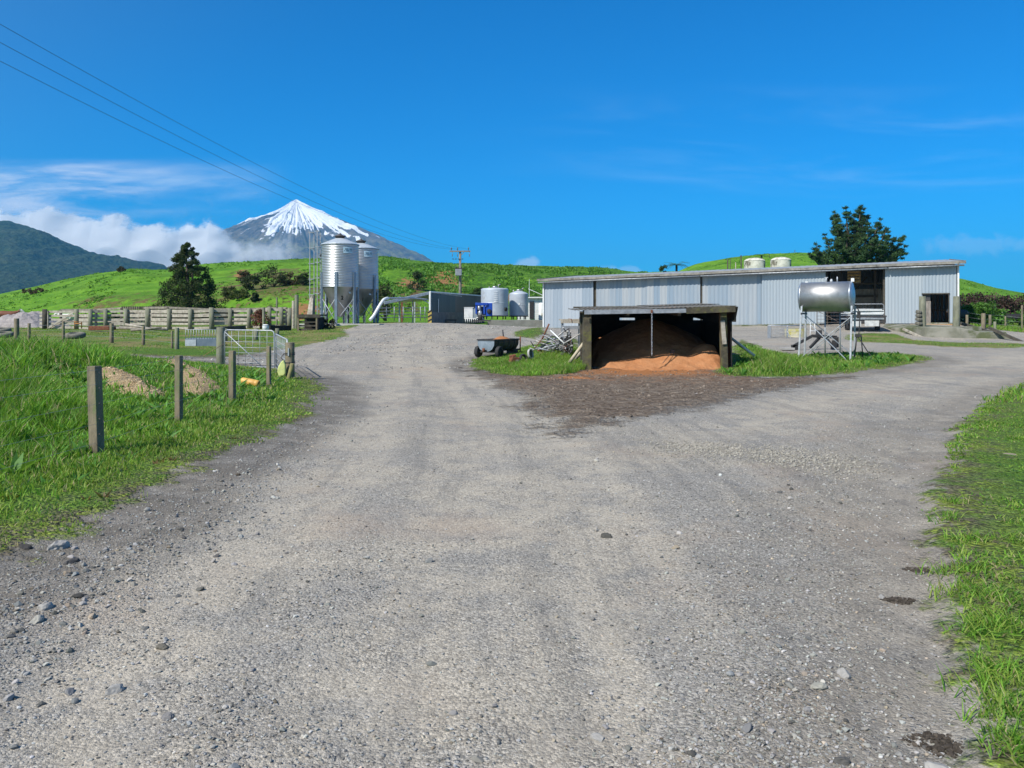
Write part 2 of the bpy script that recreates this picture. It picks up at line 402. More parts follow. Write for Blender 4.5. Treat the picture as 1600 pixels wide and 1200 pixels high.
    soil = N.mix(nE, (0.17, 0.14, 0.095), (0.09, 0.072, 0.048))
    moss = N.mix(nH, (0.14, 0.19, 0.03), (0.24, 0.26, 0.055))
    mosst = N.mix(N.ss(N.math('ADD', nX, N.math('MULTIPLY', c0(nY), 0.9)), 0.46, 0.58), soil, moss)
    gr = N.mix(N.math('MULTIPLY', thin, N.ss(nM, 0.32, 0.56)), gr, mosst)
    pv = N.mix(N.ss(nL, 0.42, 0.62), (0.115, 0.20, 0.03), (0.25, 0.225, 0.085))
    pv = N.mix(N.ss(nX, 0.54, 0.68), pv, (0.21, 0.15, 0.08))
    gr = N.mix(at('paddock'), gr, pv)
    gm_ = N.math('MULTIPLY', N.math('MULTIPLY_ADD', s3.outputs[2], 0.8, 0.55), N.math('MULTIPLY_ADD', s1.outputs[1], 0.7, 0.62))
    gr = N.mix(1.0, gr, N('ShaderNodeCombineXYZ', {0: gm_, 1: gm_, 2: gm_}).outputs[0], 'MULTIPLY')
    gr = N.mix(at('hill'), gr, (0.11, 0.26, 0.02))
    color = N.mix(mudm, gravel, mud)
    color = N.mix(g, color, gr)
    chipm = N.ss(N.math('ADD', at('chip'), N.math('MULTIPLY', jit, 0.5)), -0.05, 0.1)
    color = N.mix(chipm, color, N.mix(s1.outputs[0], (0.20, 0.13, 0.06), (0.56, 0.43, 0.25)))
    hgt = N.math('ADD', N.math('MULTIPLY', N.math('SUBTRACT', 1.0, v1.outputs['Distance']), 0.007), N.math('MULTIPLY', N.math('SUBTRACT', 1.0, v2.outputs['Distance']), 0.004))
    hgt = N.math('ADD', hgt, N.math('MULTIPLY', bigst, 0.010))
    hgt = N.math('MULTIPLY', hgt, N.math('MULTIPLY_ADD', track, -0.4, 1.0))
    hgt = N.math('ADD', hgt, N.math('MULTIPLY', nE, 0.035))
    hgt = N.math('ADD', hgt, N.math('MULTIPLY', mudm, N.math('ADD', N.math('MULTIPLY', mn, 0.26), N.math('MULTIPLY', nF, 0.05))))
    hgt = N.math('ADD', hgt, N.math('MULTIPLY', g, N.math('ADD', N.math('MULTIPLY', nF, 0.05), N.math('MULTIPLY', v3.outputs['Distance'], -0.03))))
    bump = N('ShaderNodeBump', {'Height': hgt, 'Strength': 0.9, 'Distance': 1.0})
    bs = N('ShaderNodeBsdfPrincipled', {'Base Color': color, 'Roughness': 0.93, 'Normal': bump.outputs[0]})
    bs.inputs['Specular IOR Level'].default_value = 0.15
    N.l.new(bs.outputs[0], out.inputs[0])
    return m
def hill_material():
    m, N, out = new_mat('hill_pasture')
    geo = N('ShaderNodeNewGeometry'); P = geo.outputs['Position']
    at = lambda k: N('ShaderNodeAttribute', attribute_name=k).outputs['Fac']
    nd = N('ShaderNodeTexNoise', {'Vector': P, 'Scale': 0.30, 'Detail': 7.0, 'Roughness': 0.72})
    hn = nd.outputs['Fac']; hs = N('ShaderNodeSeparateColor', {0: nd.outputs['Color']})
    hn2 = N.noise(P, 1.3, 6, 0.75)
    terr = N.noise(N.mapping(P, scale=(0.05, 0.05, 0.9)), 1.0, 4, 0.6, 0.4)
    hg = N.mix(N.ss(hn, 0.35, 0.65), (0.085, 0.22, 0.014), (0.165, 0.33, 0.028))
    hg = N.mix(N.ss(terr, 0.50, 0.64, 0, 0.5), hg, (0.065, 0.145, 0.016))
    rush = N.math('MULTIPLY', at('rush'), N.ss(hn2, 0.42, 0.55))
    hg = N.mix(N.math('MULTIPLY', rush, 0.8), hg, (0.028, 0.08, 0.012))
    hg = N.mix(N.ss(hn2, 0.56, 0.70, 0, 0.5), hg, (0.035, 0.10, 0.012))
    wob = N.math('ADD', N.math('MULTIPLY', N.math('SUBTRACT', hn2, 0.5), 1.0), N.math('MULTIPLY', N.math('SUBTRACT', hs.outputs[1], 0.5), 1.6))
    bk = N.ss(N.math('ADD', at('bankm'), wob), 0.40, 0.56)
    hg = N.mix(bk, hg, N.ramp(hs.outputs[2], [(0.34, (0.035, 0.05, 0.015)), (0.46, (0.11, 0.14, 0.03)), (0.56, (0.17, 0.13, 0.06)), (0.66, (0.12, 0.06, 0.03))]))
    cl_ = N.ss(N.math('ADD', at('clay'), wob), 0.40, 0.54)
    hg = N.mix(cl_, hg, N.mix(hn2, (0.18, 0.08, 0.035), (0.46, 0.26, 0.11)))
    hgt = N.math('MULTIPLY', N.math('ADD', hn2, N.math('MULTIPLY', hn, 0.8)), 0.5)
    bump = N('ShaderNodeBump', {'Height': hgt, 'Strength': 0.9, 'Distance': 1.0})
    bs = N('ShaderNodeBsdfPrincipled', {'Base Color': hg, 'Roughness': 0.93, 'Normal': bump.outputs[0]})
    bs.inputs['Specular IOR Level'].default_value = 0.15
    N.l.new(bs.outputs[0], out.inputs[0])
    return m

def axis(parts):
    out = []
    for a, b, s in parts: out.append(np.arange(a, b, s))
    return np.concatenate(out + [[parts[-1][1]]])
gx = axis([(-9000, -1200, 650), (-1200, -300, 90), (-300, -120, 12), (-120, -50, 3.5), (-50, -22, 0.8), (-22, -8, 0.16), (-8, 9, 0.10), (9, 16, 0.16), (16, 44, 0.45), (44, 120, 2.5), (120, 300, 12), (300, 1200, 90), (1200, 9000, 650)])
gy = axis([(-1500, -100, 200), (-100, -10, 6), (-10, 0, 1.0), (0, 14, 0.10), (14, 36, 0.16), (36, 60, 0.35), (60, 84, 1.0), (84, 200, 1.4), (200, 300, 12), (300, 1200, 90), (1200, 10000, 500)])
XX, YY = np.meshgrid(gx, gy)
ZZ = ground_z(XX, YY)
near = (YY < 60) & (YY > -5)
WX = XX + (fbm(XX * 1.3, YY * 1.3, 4, 61) - 0.5) * 1.1 * (YY < 60); WY = YY + (fbm(XX * 1.3, YY * 1.3, 4, 71) - 0.5) * 1.1 * (YY < 60)
mud_sd = sdist(WX, WY, MUD)
gsd = grass_sd(XX + (WX - XX) * 0.5, YY + (WY - YY) * 0.5)
tr = np.full(XX.shape, 9.0)
for T in TRACKS: tr = np.minimum(tr, line_d(XX, YY, T))
_L = TRACKS[0]; _lx = np.interp(YY, np.sort(_L[:, 1]), _L[np.argsort(_L[:, 1]), 0]); lane = np.clip(XX - _lx, -12, 14)
bp = (fbm(XX * 3.0, YY * 3.0, 3, 3) - 0.5)
ZZ = ZZ + np.where(near, bp * 0.03, 0)
ZZ = ZZ + sstep(mud_sd, -0.2, 0.5) * (fbm(XX * 2.2, YY * 2.2, 4, 9, 0.65) - 0.45) * 0.12
ZZ = ZZ + sstep(gsd, -0.1, 0.3) * 0.03 * near
trk = np.exp(-(tr / 0.55) ** 2)
ZZ = ZZ + chip_h(XX, YY)
ZZ = ZZ - trk * 0.03 * near * (gsd < 0)
PX = 800 + F * XX / np.maximum(YY, 1)
PY = HOR - (ZZ - CZ) / np.maximum(YY, 1) * F
edge = (sstep(-gsd, -0.45, -0.1) * (1 - sstep(-gsd, 0.45, 1.15))) * (YY < 30) * np.where(XX < 0, 1.0, 0.65)
side = sstep(XX, 0.8, 1.6) * (1 - sstep(-gsd, 0.9, 1.9)) * (YY < 12) * (gsd < 0) * 0.45
edge = np.maximum(edge, side)
bunker_c = (4.55, 24.3)
meal = np.exp(-(((XX - 4.6) / 3.4) ** 2 + ((YY - 23.3) / 1.5) ** 2)) * 1.3 + 0.42 * np.exp(-(((XX - 3.5) / 5) ** 2 + ((YY - 20.5) / 2.5) ** 2)) + 0.9 * np.exp(-(((XX - 1.6) / 0.5) ** 2 + ((YY - 20.6) / 0.35) ** 2))
fdi = np.interp(PX, HILL[:, 0], HILL[:, 3]); rdi = np.interp(PX, HILL[:, 0], HILL[:, 2])
th = (YY - fdi) / (rdi - fdi)
hillm = sstep(YY, 60, 72)
bank = np.exp(-((th - 0.10) / 0.11) ** 2) * sstep(PX, 20, 130) * (1 - sstep(PX, 960, 1010)) * 0.50
bank = bank + np.exp(-((th - 0.30) / 0.15) ** 2) * np.exp(-((PX - 425) / 85) ** 2) * 0.55
clay = np.zeros(XX.shape)
def world_blob(px, th0, w, h): return np.exp(-((PX - px) / w) ** 2 - ((th - th0) / h) ** 2)
for a_, t_, w_, h_ in [(695, 0.24, 32, 0.11), (640, 0.20, 26, 0.08), (470, 0.03, 22, 0.03), (770, 0.10, 40, 0.035), (195, 0.04, 18, 0.03), (380, 0.30, 12, 0.06)]:
    clay = np.maximum(clay, world_blob(a_, t_, w_, h_))
rush = sstep(PX, 590, 650) * (1 - sstep(PX, 960, 1000)) * sstep(th, 0.02, 0.2)
rush = np.maximum(rush, 0.35 * sstep(PX, 300, 450) * (PX < 600) * (th > 0.4))
chip = np.maximum(sdist(XX, YY, FLOORCHIP[0]), sdist(XX, YY, FLOORCHIP[1]))
padk = (sstep(YY, 29, 33) * (YY < 66) * ((XX < -7) | ((XX > 13) & (YY < 45)))).astype(float)
fcs = grid_faces(len(gx), len(gy)); mslot = (YY.ravel()[fcs[:, 0]] > 68).astype(np.int32)
ground = mesh_from('ground', np.c_[XX.ravel(), YY.ravel(), ZZ.ravel()], fcs, [ground_material(), hill_material()], smooth=True, midx=mslot,
    attrs=dict(lane=lane, grass=np.clip(gsd, -3, 3), mud=np.clip(mud_sd, -3, 3), track=trk, edge=edge, meal=meal, hill=hillm, bankm=bank, clay=clay, rush=rush, chip=np.clip(chip, -3, 3), paddock=padk))
tag(ground, 'grey gravel farm yard and green pasture', None, None, 'structure')

# ------------------------------------------------------------------ far ranges
def far_mat(name, kind):
    m, N, out = new_mat(name)
    geo = N('ShaderNodeNewGeometry'); P = geo.outputs['Position']
    at = lambda k: N('ShaderNodeAttribute', attribute_name=k).outputs['Fac']
    if kind == 'volcano':
        n = N.noise(P, 0.012, 9, 0.7); n2 = N.noise(P, 0.035, 6, 0.7)
        c = N.mix(N.ss(n, 0.35, 0.65), (0.07, 0.075, 0.09), (0.19, 0.165, 0.14))
        low = at('low')
        c = N.mix(N.math('MULTIPLY', low, N.ss(n, 0.4, 0.62)), c, (0.17, 0.175, 0.095))
        c = N.mix(N.math('MULTIPLY', low, N.ss(n2, 0.5, 0.7, 0, 0.6)), c, (0.05, 0.08, 0.05))
        s = N.ss(N.math('ADD', at('snow'), N.math('MULTIPLY', N.math('SUBTRACT', n2, 0.5), 0.45)), -0.04, 0.06)
        c = N.mix(s, c, (0.86, 0.88, 0.92))
        h = N.math('ADD', N.math('MULTIPLY', n, 40.0), N.math('MULTIPLY', n2, 14.0))
    else:
        n = N.noise(P, 0.05, 8, 0.7); n2 = N.noise(P, 0.012, 5, 0.6)
        v = N.vor(P, 0.075)
        c = N.mix(N.ss(n, 0.35, 0.68), (0.012, 0.026, 0.014), (0.05, 0.075, 0.035))
        c = N.mix(N.ss(n2, 0.45, 0.65, 0, 0.35), c, (0.075, 0.085, 0.05))
        h = N.math('ADD', N.math('MULTIPLY', n, 14.0), N.math('MULTIPLY', v, -7.0))
    bump = N('ShaderNodeBump', {'Height': h, 'Strength': 0.8, 'Distance': 1.0})
    bs = N('ShaderNodeBsdfPrincipled', {'Base Color': c, 'Roughness': 0.95, 'Normal': bump.outputs[0]})
    bs.inputs['Specular IOR Level'].default_value = 0.1
    N.l.new(bs.outputs[0], out.inputs[0]); return m

D = 5000.0
def build_volcano():
    cx, cy = (463 - 800) / F * D, D
    k = D / F
    pr = np.array([(0, 311.5), (7, 312.5), (20, 317.5), (37, 325), (67, 340), (97, 353.5), (137, 370), (177, 389), (222, 412), (300, 440), (430, 470), (640, 493), (800, 505)])
    pl = np.array([(0, 311.5), (8, 313.5), (20, 321), (33, 328), (68, 345), (100, 361), (133, 380), (163, 395), (210, 417), (300, 445), (430, 470), (640, 493), (800, 505)])
    nr, nt = 260, 900
    u = np.linspace(0, 1, nr) ** 1.25; r = u * 800 * k
    th_ = np.linspace(-math.pi, math.pi, nt, endpoint=False)
    RR, TT = np.meshgrid(r, th_)                       # rows: angle
    side_ = 0.5 + 0.5 * np.cos(TT)                     # cos: +x right
    z_r = CZ + (HOR - np.interp(RR / k, pr[:, 0], pr[:, 1])) * k
    z_l = CZ + (HOR - np.interp(RR / k, pl[:, 0], pl[:, 1])) * k
    Z = z_r * side_ + z_l * (1 - side_)
    # gullies running down the cone; periodic noise in the angle
    def ang(f, seed, rs=0.004):
        A = TT + 0.06 * (fbm(RR * 0.004, TT * 3, 3, seed + 50) - 0.5)
        return vnoise(np.cos(A) * f + 40, np.sin(A) * f + 40 + RR * rs * 0.15, seed)
    g1 = ang(7, 1); g2 = ang(17, 2); g3 = ang(38, 3)
    ridge = (np.abs(g1 - 0.5) * 2) * 0.5 + (np.abs(g2 - 0.5) * 2) * 0.32 + (np.abs(g3 - 0.5) * 2) * 0.18
    amp = np.interp(RR / k, [0, 12, 60, 150, 300, 800], [2, 12, 48, 60, 50, 10])
    Z = Z + (ridge - 0.36) * amp * 1.15
    Z = Z + (fbm(RR * np.cos(TT) * 0.012, RR * np.sin(TT) * 0.012, 5, 8) - 0.5) * amp * 0.8
    Z = Z - np.interp(RR / k, [0, 8, 35, 150, 800], [0, 3, 7.5, 6, 0]) * k
    X = cx + RR * np.cos(TT); Y = cy + RR * np.sin(TT)
    row = HOR - (Z - CZ) / k                           # height as a photo row at the summit's distance
    # snow: how low it reaches depends on the aspect, with fingers in the gullies
    A = np.degrees(TT)                                 # -90 faces the camera
    lim = np.interp(A, [-180, -150, -125, -112, -104, -95, -80, -60, -40, -15, 20, 180], [344, 346, 354, 354, 350, 368, 376, 370, 362, 350, 344, 344])
    fing = 1 - ridge / 0.75
    deep = sstep(row, 322, 345)
    lim = lim + deep * ((g3 - 0.5) * 30 + (g2 - 0.5) * 24 + (fbm(TT * 30, RR * 0.004, 3, 4) - 0.5) * 26) + (fbm(RR * np.cos(TT) * 0.02, RR * np.sin(TT) * 0.02, 4, 41) - 0.5) * 44 * deep
    rockf = np.exp(-(((A + 128) / 11) ** 2 + ((row - 352) / 17) ** 2)); lim = lim - 46 * rockf
    snow = (lim - row) / 16.0
    low = sstep(row, 372, 405)
    f = []
    ii = np.arange(nt)[:, None] * nr + np.arange(nr - 1)[None, :]
    jj = ((np.arange(nt) + 1) % nt)[:, None] * nr + np.arange(nr - 1)[None, :]
    fc = np.stack([ii, ii + 1, jj + 1, jj], -1).reshape(-1, 4)
    o = mesh_from('mountain', np.c_[X.ravel(), Y.ravel(), Z.ravel()], fc, far_mat('volcano_rock_and_snow', 'volcano'), smooth=True, attrs=dict(snow=np.clip(snow, -2, 2), low=low))
    tag(o, 'snow capped volcanic cone with grey rocky flanks', 'mountain', None, 'structure')
build_volcano()
def build_range():
    RD = 2600.0
    pts = np.array([(-1600, 420), (-900, 380), (-400, 352), (-120, 342), (0, 345), (12, 344), (50, 355), (80, 367), (120, 385), (160, 399), (195, 409), (215, 408.5), (235, 409), (255, 413), (275, 427), (310, 440), (380, 470), (480, 500)])
    px = np.linspace(-1600, 480, 700); t = np.linspace(0, 1.35, 150)
    PXg, T = np.meshgrid(px, t)
    zr = CZ + (HOR - np.interp(PXg, pts[:, 0], pts[:, 1])) / F * RD
    y0 = 1300.0; Y = y0 + (RD - y0) * T; X = (PXg - 800) / F * RD * (0.55 + 0.45 * np.minimum(T, 1.2))
    # slope rises from a far foot to the crest, then falls away
    z = np.where(T < 1, -20 + (zr + 20) * (T ** 1.25), zr - (T - 1) * 900)
    X = (PXg - 800) / F * Y
    w = np.clip(T * 1.2, 0, 1) * (1 - sstep(T, 0.8, 0.99))
    z = z + (fbm(X / 260, Y / 300, 5, 21) - 0.5) * 130 * w + (np.abs(fbm(X / 120, Y / 500, 3, 25) - 0.5)) * -60 * w
    z = z + (fbm(X / 14, Y / 14, 2, 31) - 0.5) * 9 * np.clip(T * 3, 0, 1)
    o = mesh_from('forest_range', np.c_[X.ravel(), Y.ravel(), z.ravel()], grid_faces(len(px), len(t)), far_mat('bush_clad_range', 'forest'), smooth=True)
    tag(o, 'dark bush clad range fading to blue', 'hills', None, 'structure')
build_range()

# the air between here and the far ranges
def build_haze():
    m, N, out = new_mat('pale_air')
    pv = N('ShaderNodeVolumePrincipled'); pv.inputs['Color'].default_value = (0.13, 0.56, 1.0, 1)
    pv.inputs['Density'].default_value = 0.00010; pv.inputs['Anisotropy'].default_value = 0.0
    N.l.new(pv.outputs[0], out.inputs['Volume'])
    x0, x1, y0, y1, z0, z1 = -9200, 9200, -1600, 10200, -64 - 30, 815
    V = np.array([(x, y, z) for z in (z0, z1) for y in (y0, y1) for x in (x0, x1)], float)
    Fc = np.array([(0, 2, 3, 1), (4, 5, 7, 6), (0, 1, 5, 4), (2, 6, 7, 3), (0, 4, 6, 2), (1, 3, 7, 5)])
    o = mesh_from('haze', V, Fc, m); tag(o, None, None, None, 'stuff')
# ================================================================== materials of the built things
_mats = {}
def pm(name, c1, c2=None, scale=4.0, rough=0.7, metal=0.0, bump=0.0, stretch=(1, 1, 1), c3=None, th=0.6, detail=5.0, spec=0.4, contrast=(0.36, 0.64), bscale=None):
    """procedural paint: two colours mixed by noise, a third one as stains"""
    if name in _mats: return _mats[name]
    m, N, out = new_mat(name)
    tc_ = N('ShaderNodeTexCoord'); P = N.mapping(tc_.outputs['Object'], scale=stretch)
    n = N.noise(P, scale, detail, 0.65)
    c = N.mix(N.ss(n, *contrast), c1, c2 or tuple(v * 0.8 for v in c1))
    if c3:
        n2 = N.noise(N.mapping(P, loc=(5, 3, 1)), scale * 0.6, 6, 0.7)
        c = N.mix(N.ss(n2, th - 0.04, th + 0.08), c, c3)
    bs = N('ShaderNodeBsdfPrincipled', {'Base Color': c, 'Roughness': rough, 'Metallic': metal})
    bs.inputs['Specular IOR Level'].default_value = spec
    if bump > 0:
        nb_ = N.noise(P, bscale or scale * 4, 4, 0.65)
        b = N('ShaderNodeBump', {'Height': nb_, 'Strength': 0.8, 'Distance': bump}); N.l.new(b.outputs[0], bs.inputs['Normal'])
    N.l.new(bs.outputs[0], out.inputs[0]); _mats[name] = m; return m
GALV = pm('galvanised_steel', (0.50, 0.53, 0.56), (0.36, 0.39, 0.43), 5, 0.42, 0.75, 0.0)
GALVD = pm('dull_galvanised', (0.42, 0.44, 0.46), (0.28, 0.30, 0.32), 6, 0.55, 0.5)
GALVW = pm('bright_galvanised_tube', (0.50, 0.52, 0.54), (0.36, 0.38, 0.40), 8, 0.5, 0.3)
def corr_mat(name, c1, c2, sheet=0.82):
    """weathered corrugated iron: every sheet has its own tone, with streaks running down"""
    m, N, out = new_mat(name)
    tc_ = N('ShaderNodeTexCoord'); P = tc_.outputs['Object']
    sx = N('ShaderNodeSeparateXYZ', {0: P}).outputs[0]
    sid = N.math('FLOOR', N.math('DIVIDE', sx, sheet))
    wn = N('ShaderNodeTexWhiteNoise', noise_dimensions='1D'); N.set(wn, 'W', sid)
    st = N.noise(N.mapping(P, scale=(9, 9, 0.35)), 1.0, 4, 0.7)
    sp_ = N.noise(P, 2.5, 5, 0.7)
    f = N.math('ADD', N.math('MULTIPLY', wn.outputs[0], 0.5), N.math('MULTIPLY', st, 0.6))
    c = N.mix(N.ss(f, 0.2, 0.9), c1, c2)
    c = N.mix(N.ss(sp_, 0.60, 0.78, 0, 0.22), c, (0.36, 0.27, 0.20))
    bs = N('ShaderNodeBsdfPrincipled', {'Base Color': c, 'Roughness': 0.55, 'Metallic': 0.15})
    N.l.new(bs.outputs[0], out.inputs[0]); return m
WALLM = corr_mat('weathered_corrugated_iron', (0.27, 0.33, 0.39), (0.40, 0.44, 0.48))
WALLP = corr_mat('pale_corrugated_iron', (0.30, 0.355, 0.40), (0.39, 0.43, 0.45))
WALLD = corr_mat('worn_bluish_iron', (0.22, 0.29, 0.36), (0.38, 0.40, 0.41), 0.5)
GREENW = corr_mat('dark_green_cladding', (0.045, 0.085, 0.095), (0.065, 0.11, 0.115))
BROWNW = corr_mat('rusty_brown_cladding', (0.10, 0.085, 0.065), (0.13, 0.12, 0.11))
ROOFM = pm('roof_iron', (0.40, 0.41, 0.42), (0.27, 0.28, 0.28), 0.8, 0.6, 0.2, c3=(0.20, 0.19, 0.17), th=0.6)
TIMBER = pm('weathered_grey_timber', (0.33, 0.29, 0.235), (0.20, 0.175, 0.14), 5, 0.9, 0, 0.01, (1, 1, 1), c3=(0.42, 0.37, 0.30))
TIMBERP = pm('pale_weathered_rail', (0.46, 0.42, 0.35), (0.30, 0.265, 0.215), 5, 0.9, 0, 0.01, c3=(0.19, 0.17, 0.135))
POSTM = pm('mossy_fence_post', (0.235, 0.195, 0.13), (0.13, 0.11, 0.075), 5, 0.92, 0, 0.015, (1, 1, 0.35), c3=(0.15, 0.175, 0.075))
POSTG = pm('greenish_round_post', (0.235, 0.235, 0.17), (0.15, 0.155, 0.11), 5, 0.92, 0, 0.015, (1, 1, 0.35), c3=(0.22, 0.24, 0.10))
DARKW = pm('dark_stained_timber', (0.09, 0.078, 0.06), (0.05, 0.045, 0.035), 4, 0.92, 0, 0.012, c3=(0.12, 0.13, 0.07))
CONC = pm('mossy_concrete', (0.27, 0.26, 0.215), (0.16, 0.16, 0.12), 1.3, 0.95, 0, 0.02, c3=(0.10, 0.115, 0.055), th=0.48)
CONCP = pm('plain_concrete', (0.42, 0.41, 0.385), (0.32, 0.31, 0.29), 1.5, 0.95, 0, 0.01)
RUST = pm('rust', (0.23, 0.085, 0.04), (0.14, 0.055, 0.035), 9, 0.9, 0.1, 0.008, c3=(0.30, 0.14, 0.07))
BLACK = pm('black_rubber', (0.022, 0.022, 0.023), (0.04, 0.04, 0.04), 8, 0.8)
DSTEEL = pm('dark_painted_steel', (0.05, 0.052, 0.058), (0.085, 0.075, 0.07), 7, 0.6, 0.3, c3=(0.14, 0.08, 0.05), th=0.62)
WHITE = pm('white_paint', (0.78, 0.79, 0.78), (0.66, 0.67, 0.66), 3, 0.5)
STAIN = pm('stainless_steel', (0.50, 0.49, 0.47), (0.40, 0.395, 0.38), 2.5, 0.47, 0.85, 0.0, c3=(0.34, 0.33, 0.31), th=0.58)
VATM = pm('vat_cladding', (0.52, 0.57, 0.62), (0.44, 0.48, 0.53), 1.4, 0.5, 0.2, c3=(0.38, 0.38, 0.37), th=0.62)
BLUE = pm('blue_paint', (0.012, 0.07, 0.42), (0.01, 0.05, 0.30), 5, 0.45)
MEAL = None
def meal_mat():
    m, N, out = new_mat('orange_palm_kernel_meal')
    P = N('ShaderNodeTexCoord').outputs['Object']
    n = N.noise(P, 2.0, 6, 0.7); n2 = N.noise(P, 28.0, 4, 0.75)
    c = N.mix(N.ss(n, 0.35, 0.65), (0.40, 0.175, 0.075), (0.47, 0.225, 0.105))
    c = N.mix(N.ss(n2, 0.50, 0.68, 0, 0.55), c, (0.24, 0.095, 0.045))
    b = N('ShaderNodeBump', {'Height': N.math('ADD', N.math('MULTIPLY', n, 0.06), N.math('MULTIPLY', n2, 0.02)), 'Strength': 0.9, 'Distance': 1.0})
    bs = N('ShaderNodeBsdfPrincipled', {'Base Color': c, 'Roughness': 0.95, 'Normal': b.outputs[0]}); bs.inputs['Specular IOR Level'].default_value = 0.1
    N.l.new(bs.outputs[0], out.inputs[0]); return m
MEAL = meal_mat()
def tone_mat(name, rough=0.6, trans=0.35, spec=0.25, mult=1.0):
    m, N, out = new_mat(name)
    c = N('ShaderNodeAttribute', attribute_name='tone').outputs['Color']
    bs = N('ShaderNodeBsdfPrincipled', {'Base Color': c, 'Roughness': rough}); bs.inputs['Specular IOR Level'].default_value = spec
    if trans > 0:
        tr_ = N('ShaderNodeBsdfTranslucent', {'Color': N.mix(0.5, c, (0.25, 0.42, 0.02))})
        mx = N('ShaderNodeMixShader', {0: trans}); N.l.new(bs.outputs[0], mx.inputs[1]); N.l.new(tr_.outputs[0], mx.inputs[2])
        N.l.new(mx.outputs[0], out.inputs[0])
    else: N.l.new(bs.outputs[0], out.inputs[0])
    return m
LEAF = tone_mat('leaves', 0.55, 0.38, 0.3)
NEEDLE = tone_mat('needles', 0.7, 0.12, 0.2)
STONE = tone_mat('stones', 0.9, 0.0, 0.15)

